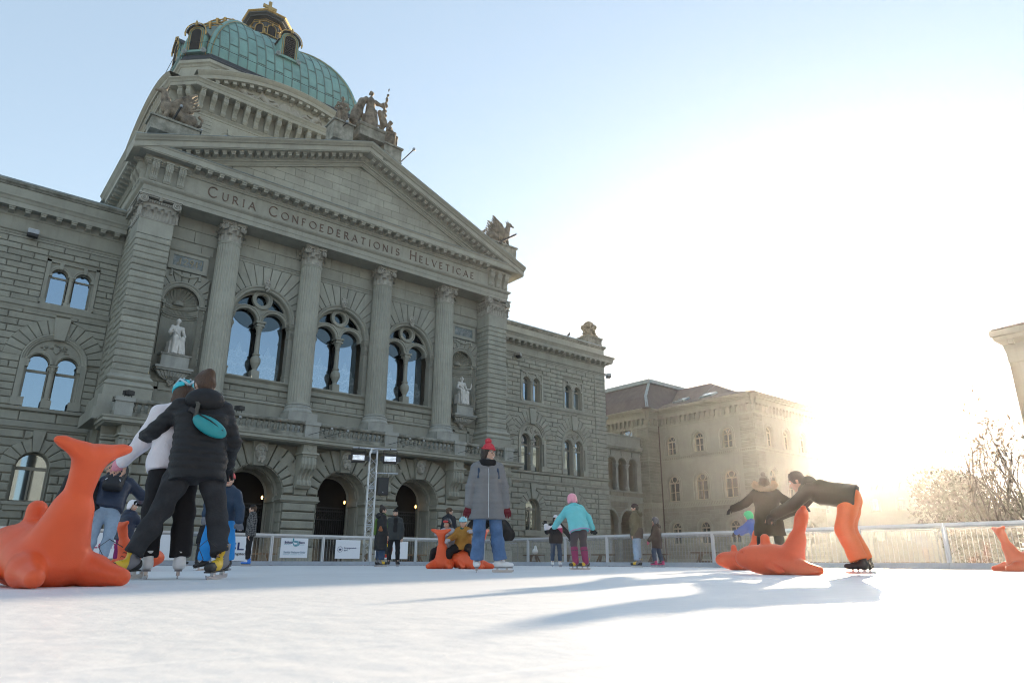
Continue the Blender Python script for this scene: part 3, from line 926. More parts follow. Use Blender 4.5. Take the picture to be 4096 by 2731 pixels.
    if M_LACE is None:
        M_LACE = mat('lace_curtain', (.05,.055,.06), .9)
        nt = M_LACE.node_tree; bs = nt.nodes['Principled BSDF']; N = nt.nodes.new
        tc = N('ShaderNodeTexCoord'); vo = N('ShaderNodeTexVoronoi'); vo.inputs['Scale'].default_value = 5.5; vo.feature = 'DISTANCE_TO_EDGE'
        wv = N('ShaderNodeTexWave'); wv.wave_type = 'RINGS'; wv.inputs['Scale'].default_value = 1.6; wv.inputs['Distortion'].default_value = 4; wv.inputs['Detail Scale'].default_value = 3
        nt.links.new(tc.outputs['Object'], vo.inputs['Vector']); nt.links.new(tc.outputs['Object'], wv.inputs['Vector'])
        mr = N('ShaderNodeMapRange'); mr.inputs[1].default_value = .0; mr.inputs[2].default_value = .05; mr.inputs[3].default_value = 1; mr.inputs[4].default_value = 0
        nt.links.new(vo.outputs['Distance'], mr.inputs[0])
        ml = N('ShaderNodeMath'); ml.operation = 'MAXIMUM'; pw = N('ShaderNodeMath'); pw.operation = 'POWER'; pw.inputs[1].default_value = 5
        nt.links.new(wv.outputs['Fac'], pw.inputs[0]); nt.links.new(pw.outputs[0], ml.inputs[0]); nt.links.new(mr.outputs[0], ml.inputs[1])
        cr = N('ShaderNodeMix'); cr.data_type = 'RGBA'; cr.inputs[6].default_value = (.34,.37,.38,1); cr.inputs[7].default_value = (.85,.85,.85,1)
        nt.links.new(ml.outputs[0], cr.inputs[0]); nt.links.new(cr.outputs[2], bs.inputs['Base Color'])
    lc = MB()
    for s in (-1, 1):
        sx = x+s*.89; n = 12
        zt = lambda q: 11.9+.75*max(0, 1-abs(q)*1.6)+.18*math.cos(q*14)
        vs_ = []; 
        for i in range(n+1):
            q = -.72+1.44*i/n; vs_ += [(sx+q, YW+.84, 10.5), (sx+q, YW+.84, zt(q))]
        lc.add(vs_, [(2*i, 2*i+2, 2*i+3, 2*i+1) for i in range(n)])
    part(lc, 'curtain', M_LACE, win)
# mask heads on keystones
def mask(kind, w, h):
    s = SDF(); a = w/2
    s.ell((0, .02, 0), (a*.62, a*.7, h*.30), k=.03)
    s.ell((0, -a*.55, h*.10), (a*.42, a*.2, h*.05), k=.04)                    # brow
    s.ell((0, -a*.72, -h*.01), (a*.12, a*.22, h*.10), k=.03)                  # nose
    for q in (-1, 1):
        s.ell((q*a*.27, -a*.56, h*.045), (a*.15, a*.08, h*.03), k=.0, op=1)
        s.ell((q*a*.3, -a*.52, -h*.06), (a*.16, a*.12, h*.06), k=.03)
    s.ell((0, -a*.6, -h*.13), (a*.2, a*.09, h*.02), k=.02)
    s.ell((0, -a*.52, -h*.21), (a*.26, a*.2, h*.06), k=.03)
    r_ = random.Random(kind)
    if kind % 3 != 2:
        for i in range(16):
            q = r_.uniform(-1, 1); s.ell((q*a*.55, -a*.35-r_.random()*.06, -h*(.18+.26*r_.random()*(1-abs(q)*.6))), (a*.15, a*.16, h*.07), k=.02)
    for i in range(18):
        t = math.pi*i/17; s.ell((a*.66*math.cos(t), -a*.2, h*.10+h*.24*math.sin(t)), (a*.17, a*.2, h*.06), k=.015)
    if kind % 3 == 2:
        for q in (-1, 1): s.cap((q*a*.4, -.05, h*.34), (q*a*.95, -.1, h*.44), .06, .03)
    return s
for j, x in enumerate(BAYS):
    o = sdf_obj('mask_head', mask(j+4, .55, 1.0), .018, M_RELIEF, PARL); o.location = Vector((x, YW-.2, 16.38))-PO
# ---------------------------------------------------------------- niche bays
for s in (-1, 1):
    cx = s*9.85; x0, x1 = cx-1.38, cx+1.34
    ashlar(*FR(YW), x0, x1, 10.6, 14.15, 9, 3.0, [('arch', cx, 14.15, 1.2, 9)], m=1)
    voussoirs(*FR(YW), cx, 14.15, 1.27, rout_clip(cx, 14.15, 16.0, 1.36, 2.6), 11, a0=R(5), a1=R(175))
    ashlar(*FR(YW), x0, x1, 17.35, 17.9, 1, 3.0, ch=.015, gap=.012)
    ashlar(*FR(YW), x0, x1, 8.4, 10.0, 3, 1.6, m=1)
    trim.arcsweep([(1.26, YW-.01), (1.26, YW-.10), (1.18, YW-.13), (1.12, YW-.07), (1.02, YW-.07), (.98, YW-.02), (.95, YW)], cx, 14.15, n=22)
    trim.sweep([(0,13.95),(.05,13.98),(.05,14.05),(.12,14.1),(.12,14.17),(0,14.2)], [(x0, YW), (cx-.96, YW)]); trim.sweep([(0,13.95),(.05,13.98),(.05,14.05),(.12,14.1),(.12,14.17),(0,14.2)], [(cx+.96, YW), (x1, YW)])
    nm = MB(); n = 14                                                  # niche: half cylinder and shell
    for z0, z1 in ((10.9, 13.55), (13.55, 14.15)):
        for i in range(n):
            t0, t1 = math.pi*i/n, math.pi*(i+1)/n
            nm.add([(cx+.96*math.cos(t0), YW+.85*math.sin(t0), z0), (cx+.96*math.cos(t1), YW+.85*math.sin(t1), z0), (cx+.96*math.cos(t1), YW+.85*math.sin(t1), z1), (cx+.96*math.cos(t0), YW+.85*math.sin(t0), z1)], [(0,1,2,3)])
    for z, e in ((13.4,.04),(13.55,.06),(14.0,.07),(14.1,.1)):
        nm.tube([(cx+(.96-e*.4)*math.cos(math.pi*i/n), YW+(.85-e*.4)*math.sin(math.pi*i/n), z) for i in range(n+1)], e, 5)
    for i in range(40):
        t = math.pi*i/39; nm.tube([(cx+.93*math.cos(t), YW+.82*math.sin(t), 13.62), (cx+.9*math.cos(t)+.02, YW+.8*math.sin(t), 13.88)], .04, 4)
    nr = 13
    for i in range(nr):                                                # shell ribs
        a = math.pi*(i+.5)/nr; pts = []; rs = []
        for j in range(8):
            ph = math.pi/2*j/7; q = .30+.66*math.sin(ph) if False else None
            rr = .28+(.92-.28)*j/7; dpt = .85*math.sqrt(max(0, 1-(rr/.97)**2))
            pts.append((cx+rr*math.cos(a), YW+dpt+.03, 14.2+rr*math.sin(a))); rs.append(.03+rr*.10)
        nm.tube(pts, rs, 6)
    nm.lathe([(.3,0),(.29,.15),(.22,.26),(.1,.32)], (cx, YW+.7), 14, 14.15)
    part(nm, 'niche', M_STONE)
    core.box(cx-1.2, cx+1.2, YW+.9, YW+1.0, 10, 16)
    # plaque
    pq = MB().box(cx-1.12, cx+1.12, YW-.06, YW, 16.05, 17.1); pq.sweep([(.06,17.1),(.1,17.14),(.2,17.2),(.24,17.3),(0,17.34)], [(cx-1.1, YW), (cx+1.1, YW)])
    for z0, z1 in ((16.05, 16.28), (16.92, 17.1)): pq.box(cx-1.05, cx+1.05, YW-.12, YW-.06, z0, z1)
    for a, b in ((cx-1.05, cx-.82), (cx+.82, cx+1.05)): pq.box(a, b, YW-.12, YW-.06, 16.28, 16.92)
    pts = [(cx-.75+1.5*i/16, YW-.1, 15.92-.2*math.sin(math.pi*i/16)) for i in range(17)]
    pq.tube(pts, [.03+.05*math.sin(math.pi*i/16) for i in range(17)], 6)
    for q in (-.8, .75): pq.tube([(cx+q, YW-.08, 16.0), (cx+q, YW-.1, 15.62)], [.05, .09], 6)
    pl = part(pq, 'plaque', M_STONE)
    M_MARB = bpy.data.materials.get('dark_marble') or mat('dark_marble', (.10,.13,.14), .4, var=.9, vscale=4, dark=(.3,.33,.33))
    fld = MB().box(cx-.82, cx+.82, YW-.075, YW-.06, 16.28, 16.92)
    r_ = random.Random(s+5)
    fo = part(fld, 'marble_field', M_MARB, pl)
    sc_ = MB()
    for i in range(14):
        px, pz = cx+r_.uniform(-.75, .75), 16.6+r_.uniform(-.25, .25); a = r_.uniform(0, 6)
        sc_.tube([(px+.14*math.cos(a+t*.5)*(1-t*.12), YW-.08, pz+.10*math.sin(a+t*.5)) for t in range(6)], .012, 4)
    if s < 0:
        xx = cx-.5
        for ch in '1291': xx += letter(sc_, ch, xx, YW-.075, 16.42, .36, .12, .02)+.07
    part(sc_, 'gilt_scrollwork', mat('old_gilding', (.38,.33,.22), .6, metal=.3) if s < 0 else mat('pale_scrollwork', (.30,.31,.30), .6), pl)
    # statue pedestal on corbel
    pd = MB().box(cx-.72, cx+.72, YW-.55, YW+.4, 10.25, 10.88); pd.sweep([(0,10.88),(.06,10.9),(.1,10.97),(0,11.0)], [(cx-.72, YW+.1), (cx-.72, YW-.55), (cx+.72, YW-.55), (cx+.72, YW+.1)]); pd.box(cx-.72, cx+.72, YW-.55, YW+.4, 10.88, 11.0)
    pd.box(cx-.98, cx+.98, YW-.72, YW+.1, 10.12, 10.25); pd.box(cx-.9, cx+.9, YW-.64, YW+.1, 10.02, 10.12)
    n = 9
    for i in range(n+1): 
        q = -.8+1.6*i/n; pd.tube([(cx+q, YW-.52+.15*abs(q), 10.02), (cx+q*.75, YW-.40+.1*abs(q), 9.8), (cx+q*.35, YW-.14, 9.6)], [.10,.10,.05], 6)
    pd.box(cx-.6, cx+.6, YW-.35, YW, 9.72, 10.03)
    part(pd, 'statue_pedestal', M_PALE)
    o = sdf_obj('mask_head', mask(8, .5, .6), .022, M_RELIEF, PARL); o.location = Vector((cx, YW-.1, 9.42))-PO
    dd = MB()
    for q in (-1, 1): dd.box(min(cx+q*.75, cx+q*.55), max(cx+q*.75, cx+q*.55), YW-.1, YW, 6.9, 9.15)
    dd.box(cx-.75, cx+.75, YW-.1, YW, 9.0, 9.15); dd.box(cx-.55, cx+.55, YW-.02, YW, 6.9, 9.0)
    part(dd, 'blind_door', M_STONE)
# ---------------------------------------------------------------- ground floor arcade
ARG, SG, RG = (-5.2, 0.0, 5.2), 3.70, 1.60
gsh = [('arch', x, SG, RG, -1) for x in ARG]
vsh = [('arch', x, SG, RG+.0, -1) for x in ARG]
backing(core, *FR(YG), -13.0, 13.0, 0, 6.7, gsh, d=-.12)
R2 = RG+1.05
for x in ARG:
    voussoirs(*FR(YG), x, SG, RG, rout_clip(x, SG, 6.42, 2.16, 3.0), 13, a0=R(2), a1=R(178), df=.10, gap=.035, ch=.05, skip=(6,), m=1)
    # keystone with mask
    kb = MB().prism([(x-.30, 5.15), (x+.30, 5.15), (x+.44, 6.5), (x-.44, 6.5)], YG-.28, YG+.1, .02)
    ks = part(kb, 'keystone', M_STONE)
for a, b in ((-13.0, ARG[0]-RG), (ARG[0]+RG, ARG[1]-RG), (ARG[1]+RG, ARG[2]-RG), (ARG[2]+RG, 13.0)):
    ashlar(*FR(YG), a, b, .9, 3.30, 5, 9 if b-a < 3 else 2.2, df=.10, gap=.035, ch=.05, m=1)
    ashlar(*FR(YG), a, b, .0, .9, 1, 9, df=.2, gap=.01, ch=.03)
    trim.sweep([(.08,3.30),(.10,3.34),(.18,3.42),(.18,3.46),(.12,3.50),(.12,3.68),(0,3.70)], [(a, YG+.9), (a, YG), (b, YG), (b, YG+.9)])
for a, b in ((-13.0, -7.4), (7.4, 13.0)):
    ashlar(*FR(YG), a, b, 3.70, 5.75, 4, 2.2, [('arch', x, SG, 2.2, -1) for x in ARG], df=.10, gap=.035, ch=.05, m=1)
for a, b in ((-13.0, -7.3), (-3.05, -2.16), (2.16, 3.05), (7.3, 13.0)):
    trim.sweep([(.02,5.78),(.10,5.80),(.10,5.9),(.16,5.94),(.16,6.02),(.0,6.06)], [(a, YG), (b, YG)])
for j, x in enumerate(ARG):
    o = sdf_obj('mask_head', mask(j, .9, 1.35), .022, M_RELIEF, PARL); o.location = Vector((x, YG-.32, 5.86))-PO
    # reveals: outer order, stepped inner order, vestibule
    rv = MB()
    def reveal(r, y0, y1, c=rv):
        c.arcsweep([(r, y0), (r, y1)], x, SG, n=22)
        for q in (-1, 1): c.add([(x+q*r, y0, 0), (x+q*r, y1, 0), (x+q*r, y1, SG), (x+q*r, y0, SG)], [(0,1,2,3)])
    def ring(ra, rb, y, c=rv):
        c.arcsweep([(ra, y), (rb, y)], x, SG, n=22)
        for q in (-1, 1): c.add([(x+q*ra, y, 0), (x+q*rb, y, 0), (x+q*rb, y, SG), (x+q*ra, y, SG)], [(0,1,2,3)])
    reveal(RG, YG-.1, YG+.75); ring(RG, RG-.16, YG+.75); reveal(RG-.16, YG+.75, YG+1.9); ring(RG-.16, RG-.3, YG+1.9)
    for q in (-1, 1):
        for i in range(5):
            z0 = .6+i*.55; xx = x+q*(RG-.01); a, b = sorted((xx, xx-q*.05)); rv.box(a, b, YG-.02, YG+.7, z0, z0+.46)
        xx = x+q*(RG-.16); a, b = sorted((xx, xx-q*.03))
        rv.box(a, b, YG+.9, YG+1.02, .7, 2.9); rv.box(a, b, YG+1.65, YG+1.77, .7, 2.9); rv.box(a, b, YG+.9, YG+1.77, 2.9, 3.0)
        a, b = sorted((xx, xx-q*.1)); rv.box(a, b, YG+.7, YG+1.9, 3.34, 3.62)
    for i in range(7):
        t = R(14+i*25.3); rv.obox((x+(RG-.19)*math.cos(t), YG+1.3, SG+(RG-.19)*math.sin(t)), (-math.sin(t),0,math.cos(t)), (0,1,0), (math.cos(t),0,math.sin(t)), .22, .33, .025)
    for i in range(15):
        t = R(6+i*12); rv.obox((x+(RG-.02)*math.cos(t), YG+.32, SG+(RG-.02)*math.sin(t)), (-math.sin(t),0,math.cos(t)), (0,1,0), (math.cos(t),0,math.sin(t)), .145, .36, .03)
    rvp = part(rv, 'portal', M_STONE)
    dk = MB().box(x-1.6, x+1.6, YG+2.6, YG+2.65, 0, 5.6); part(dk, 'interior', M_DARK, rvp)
    # iron gate
    gt = MB()
    for i in range(19):
        xx = x-1.3+2.6*i/18; gt.tube([(xx, YG+2.2, 0), (xx, YG+2.2, 3.2)], .022, 5)
    for z in (.25, 1.3, 2.55, 3.05, 3.25): gt.box(x-1.32, x+1.32, YG+2.17, YG+2.23, z, z+.07)
    for i in range(10):
        xx = x-1.2+2.4*i/9; gt.tube([(xx+.1*math.cos(a*.7), YG+2.2, 2.8+.1*math.sin(a*.7)) for a in range(10)], .014, 4)
    part(gt, 'iron_gate', M_DARKMETAL, rvp)
    for q in ((1.22, 3.55),) if j != 1 else ((1.22, 3.55), (-1.22, 3.1)):
        lb = MB().lathe([(.03,0),(.05,.05),(.055,.13),(.03,.2)], (x+q[0], YG+2.0), 10, q[1]); part(lb, 'wall_lamp', M_BULB, rvp)
# number by the middle portal
nb_ = MB(); letter(nb_, '3', 2.35, YG-.10, 2.42, .26, .14, .012); part(nb_, 'house_number', M_BLACK)
# consoles under the balcony
cg = console(.84, 1.9, .95)
cgo = None
for x in (-11.9, -7.81, -2.60, 2.60, 7.81, 11.9):
    if cgo is None: cgo = cg.build('console', M_STONE, PARL); c = cgo
    else: c = dup(cgo, PARL)
    c.location = Vector((x, YG, 5.95))-PO
    b = MB().box(x-.40, x+.40, YG-.9, YG+.1, 6.03, 6.6); b.lathe([(.2,0),(.2,.02)], (0, 0), 20) if False else None
    b.arcsweep([(.21, YG-.9), (.21, YG-.93), (.16, YG-.93), (.16, YG-.905)], x, 6.32, 0, 2*math.pi, 20)
    part(b, 'console_block', M_STONE)
# ---------------------------------------------------------------- balcony
YB = 37.62
bal = MB()
bp = [(-13.0, 39.5), (-13.0, YB), (13.0, YB), (13.0, 39.5)]
bal.box(-12.98, 12.98, YB+.02, YW, 6.5, 6.83)
bal.sweep([(-.25,6.46),(.05,6.48),(.12,6.54),(.20,6.56),(.20,6.70),(.26,6.74),(.28,6.82),(-.1,6.86)], bp)
part(bal, 'balcony_slab', M_STONE)
br = MB(); br.box(-12.85, 12.85, YB-.02, YB+.36, 6.86, 7.08)
rl = MB(); rl.sweep([(0,7.56),(.05,7.58),(.08,7.64),(.08,7.72),(.03,7.76),(-.2,7.78)], [(-12.85, YB), (12.85, YB)]); rl.box(-12.85, 12.85, YB+.0, YB+.36, 7.56, 7.765)
balus = part(rl, 'balustrade', M_WEATH)
part(br, 'balustrade_base', M_WEATH, balus); balus.children[0].location = (0, 0, 0)
bprof = [(.10,0),(.10,.05),(.075,.07),(.06,.09),(.10,.16),(.115,.22),(.10,.29),(.065,.35),(.055,.39),(.075,.41),(.075,.43),(.06,.44),(.10,.45),(.10,.49)]
blm = None
PED = [(-12.75,-11.95), (-8.25,-7.4), (-3.05,-2.2), (2.12,2.97), (7.35,8.2), (11.6,12.4)]
for (a, b) in PED:
    pm = MB().box(a, b, YB-.06, YB+.42, 6.87, 7.57); pm.box(a-.05, b+.05, YB-.12, YB+.46, 7.57, 7.785)
    po = part(pm, 'pedestal', M_PALE, balus)
for (a0, a1), (b0, b1) in zip(PED, PED[1:]):
    n = max(2, round((b0-a1)/.315))
    for i in range(n):
        x = a1+(b0-a1)*(i+.5)/n
        if blm is None:
            blm = MB().lathe(bprof, n=12).build('baluster', M_WEATH, balus, smooth=True); c = blm
        else: c = dup(blm, balus)
        c.location = (x, YB+.17, 7.075)
# ---------------------------------------------------------------- wings
def arch_poly(cx, cz, r, z0, n=12):
    return [(cx-r, z0), (cx+r, z0)]+[(cx+r*math.cos(math.pi*i/n), cz+r*math.sin(math.pi*i/n)) for i in range(n+1)]
def pane_at(poly, y, par, name='pane', m=None):
    g = MB().add([(a, y, z) for a, z in poly], [tuple(range(len(poly)))]); return part(g, name, m or M_GLASS, par)
def wing(s, Y, xa, xb, xs, Z):
    """Z: named heights"""
    O = FR(Y)
    sh = []
    for x in xs:
        sh += [('rect', x-1.22, x+1.22, Z['u0'], Z['u1']), ('arch', x, Z['mspr'], 1.5, Z['m0']), ('arch', x, Z['gspr'], .74, Z['g0'])]
    backing(core, *O, xa, xb, 0, Z['fr'], [q for q in sh if q[0] == 'rect' or q[3] != 1.5]+[('arch', x, Z['mspr'], 1.38, Z['m0']) for x in xs])
    ashlar(*O, xa, xb, Z['sill1'], Z['mold0'], 10, 1.25, [('rect', x-1.26, x+1.26, Z['u0']-.1, Z['u1']+.02) for x in xs], m=1, df=.03)
    ashlar(*O, xa, xb, Z['m0'], Z['sill0'], 14, 1.25, [('arch', x, Z['mspr'], 2.32, Z['mspr']) for x in xs]+[('rect', x-1.52, x+1.52, Z['m0'], Z['mspr']) for x in xs]+[('rect', x-.3, x+.3, Z['mspr']+1.2, Z['sill0']-.3) for x in xs], m=1, df=.03)
    ashlar(*O, xa, xb, Z['b1'], Z['ms0'], 1, 1.6, m=1, df=.03)
    ashlar(*O, xa, xb, .8, Z['b0'], 13, 1.2, [('arch', x, Z['gspr'], 1.42, Z['gspr']) for x in xs]+[('rect', x-.80, x+.80, Z['g0']-.12, Z['gspr']) for x in xs]+[('rect', x-.26, x+.26, Z['gspr']+.9, Z['b0']) for x in xs], m=1, df=.05, ch=.045, gap=.028)
    ashlar(*O, xa, xb, 0, .8, 1, 2.0, m=1, df=.15)
    for x in xs:
        voussoirs(*O, x, Z['mspr'], 1.53, rout_clip(x, Z['mspr'], Z['sill0']-.36, 2.5, 2.34), 15, a0=R(3), a1=R(177), df=.04, skip=(7,), m=1)
        voussoirs(*O, x, Z['gspr'], .76, rout_clip(x, Z['gspr'], Z['b0'], 2, 1.44), 9, a0=R(2), a1=R(178), df=.05, skip=(4,), m=1)
    pth = [(xa, Y), (xb, Y)] if s < 0 else [(xa, Y), (xb, Y), (xb, Y+9)]
    trim.sweep([(0,Z['ms0']),(.05,Z['ms0']+.03),(.14,Z['ms0']+.05),(.16,Z['ms1']-.03),(0,Z['ms1'])], pth)
    trim.sweep([(0,Z['b0']),(.04,Z['b0']+.03),(.06,Z['b0']+.1),(.12,Z['b0']+.14),(.12,Z['b1']-.03),(0,Z['b1'])], pth)
    trim.sweep([(0,Z['sill0']-.22),(.04,Z['sill0']-.2),(.07,Z['sill0']-.06),(.15,Z['sill0']),(.16,Z['sill1']-.03),(0,Z['sill1'])], pth)
    trim.sweep([(0,Z['mold0']),(.03,Z['mold0']+.02),(.03,Z['mold0']+.14),(.07,Z['mold0']+.16),(.07,Z['mold0']+.24),(.16,Z['mold0']+.3),(.17,Z['mold0']+.36),(.02,Z['fr'])], pth)
    trim.sweep([(.02,Z['fr']),(.02,Z['corn']-.12),(.08,Z['corn']-.08),(.12,Z['corn']),(.14,Z['corn']+.26)], pth)
    ck = MB().sweep([(.1,Z['corn']+.26),(.62,Z['corn']+.24),(.62,Z['corn']+.5),(.66,Z['corn']+.54),(.72,Z['corn']+.66),(.80,Z['corn']+.74),(.80,Z['corn']+.8),(-.2,Z['corn']+.9)], pth)
    part(ck, 'wing_cornice', M_STONE)
    pk = MB().sweep([(.04,Z['corn']+.85),(.04,Z['par']-.34)], pth, caps=False)
    part(pk, 'parapet', M_STONE)
    cap_ = MB().sweep([(.0,Z['par']-.36),(.1,Z['par']-.34),(.14,Z['par']-.24),(.20,Z['par']-.2),(.20,Z['par']-.06)], pth); part(cap_, 'parapet_coping', M_WEATH)
    l_ = MB().sweep([(.21,Z['par']-.08),(.22,Z['par']),(-.3,Z['par']+.03)], pth); part(l_, 'lead_flashing', M_LEAD)
    x = xa+.35 if s < 0 else xa+.3
    k = 0
    while x < xb-.05:
        if -19.6 < x or s > 0: bracket(x, Y-.13, Z['corn']-.02, 0, .95)
        x += .72 if s < 0 else .66
    for x in xs:
        # upper pair of arched lights in a square frame
        w = MB(); u0, u1 = Z['u0'], Z['u1']; us = u1-.85
        tr_ = [('arch', x-.57, us, .40, u0), ('arch', x+.57, us, .40, u0)]
        k = 40
        for i in range(k):
            za, zb = u0+(u1-u0)*i/k, u0+(u1-u0)*(i+1)/k
            for la, lb, ra, rb in spans(x-1.1, x+1.1, za, zb, tr_):
                if za < us and la > x-.5 and ra < x+.5: continue
                w.add([(la, Y+.06, za), (ra, Y+.06, za), (rb, Y+.06, zb), (lb, Y+.06, zb)], [(0,1,2,3)])
        for a, b, c, d in ((x-1.26, x-1.08, u0, u1), (x+1.08, x+1.26, u0, u1), (x-1.26, x+1.26, u1-.16, u1)):
            w.box(a, b, Y-.07, Y+.1, c, d)
        w.box(x-1.22, x+1.22, Y-.10, Y+.0, u1-.045, u1+.01)
        for q in (-.57, .57):
            w.arcsweep([(.56, Y+.055), (.56, Y-.02), (.5, Y-.03), (.46, Y+.0), (.40, Y+.01), (.40, Y+.42)], x+q, us, n=14)
            w.prism([(x+q-.07, us+.36), (x+q+.07, us+.36), (x+q+.11, u1-.1), (x+q-.11, u1-.1)], Y-.06, Y+.05)
            for e in (-1, 1):
                xx = x+q+e*.40; w.add([(xx, Y+.01, u0), (xx, Y+.42, u0), (xx, Y+.42, us), (xx, Y+.01, us)], [(0,1,2,3)])
        w.box(x-1.22, x+1.22, Y-.13, Y+.3, u0-.13, u0)
        for q in (-1, 1):
            w.box(min(x+q*1.0, x+q*1.3), max(x+q*1.0, x+q*1.3), Y-.12, Y+.1, u0, u0+.22)
            w.box(min(x+q*.92, x+q*1.1), max(x+q*.92, x+q*1.1), Y-.05, Y+.1, us-.1, us+.04)
        wo_ = part(w, 'paired_window', M_STONE)
        mc = MB().lathe([(.16,u0),(.16,u0+.16),(.19,u0+.2),(.13,u0+.28),(.12,us-.2),(.15,us-.17),(.13,us-.12),(.18,us+.0)], (x, Y+.10), 14); mc.box(x-.17, x+.17, Y-.08, Y+.3, u0-.005, u0+.17); mc.box(x-.19, x+.19, Y-.08, Y+.4, us-.02, us+.07)
        part(mc, 'mullion', M_STONE, wo_)
        fr = MB()
        for q in (-.57, .57):
            fr.box(x+q-.42, x+q+.42, Y+.32, Y+.38, us-.12, us-.02); fr.box(x+q-.42, x+q-.37, Y+.33, Y+.38, u0, us); fr.box(x+q+.37, x+q+.42, Y+.33, Y+.38, u0, us)
            fr.arcsweep([(.41, Y+.33), (.36, Y+.33), (.36, Y+.39)], x+q, us, n=12)
        part(fr, 'window_frame', M_FRAME, wo_)
        for q in (-.57, .57): pane_at(arch_poly(x+q, us, .41, u0), Y+.37, wo_)
        part(MB().box(x-1.1, x+1.1, Y+.9, Y+.92, u0-.1, u1), 'interior', M_DARK, wo_)
        # main storey window
        w = MB(); m0, ms = Z['m0'], Z['mspr']; gs = ms+.02
        tr_ = [('arch', x-.66, gs-.12, .49, m0), ('arch', x+.66, gs-.12, .49, m0)]
        k = 44
        for i in range(k):
            za, zb = m0+(ms+1.38-m0)*i/k, m0+(ms+1.38-m0)*(i+1)/k
            wa = 1.38 if zb < ms else math.sqrt(max(0, 1.38**2-max(0, (za+zb)/2-ms)**2))
            for la, lb, ra, rb in spans(x-wa, x+wa, za, zb, tr_):
                if zb < gs-.05 and la > x-.5 and ra < x+.5: continue
                w.add([(la, Y+.12, za), (ra, Y+.12, za), (rb, Y+.12, zb), (lb, Y+.12, zb)], [(0,1,2,3)])
        w.arcsweep([(1.52, Y+.0), (1.52, Y-.08), (1.47, Y-.11), (1.42, Y-.06), (1.36, Y-.05), (1.33, Y+.0), (1.26, Y+.02), (1.22, Y+.12)], x, ms, n=24)
        for q in (-1, 1):
            a, b = sorted((x+q*1.26, x+q*1.52)); w.box(a, b, Y-.07, Y+.2, m0+.45, ms); a, b = sorted((x+q*1.0, x+q*1.56)); w.box(a, b, Y-.1, Y+.25, m0, m0+.45)
            w.box(*sorted((x+q*1.1, x+q*1.3)), Y-.02, Y+.3, ms-.38, ms-.08); w.box(*sorted((x+q*1.06, x+q*1.32)), Y-.04, Y+.3, ms-.1, ms-.02)
        for q in (-.66, .66):
            w.arcsweep([(.62, Y+.11), (.62, Y+.05), (.56, Y+.04), (.52, Y+.08), (.49, Y+.09), (.49, Y+.5)], x+q, gs-.12, n=16)
            for e in (-1, 1):
                xx = x+q+e*.49; w.add([(xx, Y+.1, m0), (xx, Y+.5, m0), (xx, Y+.5, gs), (xx, Y+.1, gs)], [(0,1,2,3)])
        w.prism([(x-.26, ms+1.2), (x+.26, ms+1.2), (x+.40, Z['sill0']-.32), (x-.40, Z['sill0']-.32)], Y-.16, Y+.05, .02)
        wo_ = part(w, 'arched_double_window', M_STONE)
        rel = MB()
        for i in range(22):
            a = R(20+140*rng.random()); r_ = .55+.45*rng.random(); px, pz = x+r_*math.cos(a)*.9, ms+.35+r_*math.sin(a)*.65
            if (px-x-.66)**2+(pz-gs+.12)**2 < .42 or (px-x+.66)**2+(pz-gs+.12)**2 < .42: continue
            rel.tube([(px-.06, Y+.12, pz), (px, Y+.06, pz+.03), (px+.08, Y+.11, pz-.03)], [.02,.05,.015], 5)
        rel.prism([(x-.16, ms+.62), (x, ms+.45), (x+.16, ms+.62), (x+.16, ms+.86), (x-.16, ms+.86)], Y+.04, Y+.13, .02)
        part(rel, 'carved_relief', M_STONE, wo_)
        mc = MB(); mc.box(x-.22, x+.22, Y-.06, Y+.36, m0, m0+.42)
        mc.lathe([(.19,m0+.42),(.20,m0+.48),(.15,m0+.54),(.14,gs-.62),(.17,gs-.58),(.14,gs-.54),(.19,gs-.34),(.2,gs-.26)], (x, Y+.15), 16); mc.box(x-.22, x+.22, Y-.07, Y+.4, gs-.28, gs-.2)
        for a in range(6): mc.tube([(x+.16*math.cos(a), Y+.15+.16*math.sin(a), gs-.52), (x+.22*math.cos(a), Y+.15+.22*math.sin(a), gs-.34)], .035, 5)
        part(mc, 'mullion', M_STONE, wo_)
        fr = MB()
        for q in (-.66, .66):
            fr.box(x+q-.5, x+q+.5, Y+.40, Y+.46, gs-.62, gs-.48); fr.box(x+q-.5, x+q-.45, Y+.41, Y+.46, m0, gs); fr.box(x+q+.45, x+q+.5, Y+.41, Y+.46, m0, gs)
            fr.arcsweep([(.5, Y+.41), (.45, Y+.41), (.45, Y+.47)], x+q, gs-.12, n=12)
        part(fr, 'window_frame', M_FRAME, wo_)
        for q in (-.66, .66): pane_at(arch_poly(x+q, gs-.12, .5, m0), Y+.45, wo_)
        part(MB().box(x-1.3, x+1.3, Y+1.0, Y+1.02, m0-.1, ms+1.2), 'interior', M_DARK, wo_)
        # ground storey window
        w = MB(); g0, gp = Z['g0'], Z['gspr']
        w.arcsweep([(.76, Y-.02), (.74, Y+.0), (.74, Y+.5)], x, gp, n=18)
        for e in (-1, 1):
            xx = x+e*.74; w.add([(xx, Y-.03, g0), (xx, Y+.5, g0), (xx, Y+.5, gp), (xx, Y-.03, gp)], [(0,1,2,3)])
        w.prism([(x-.15, gp+.74), (x+.15, gp+.74), (x+.30, Z['b0']+.02), (x-.30, Z['b0']+.02)], Y-.16, Y+.05, .015)
        w.box(x-1.0, x+1.0, Y-.22, Y+.45, g0-.16, g0); w.box(x-.9, x+.9, Y-.14, Y+.1, g0-.42, g0-.16)
        wo_ = part(w, 'arched_single_window', M_STONE)
        fr = MB(); fr.box(x-.74, x+.74, Y+.36, Y+.46, gp-.14, gp+.02); fr.box(x-.04, x+.04, Y+.37, Y+.45, g0, gp)
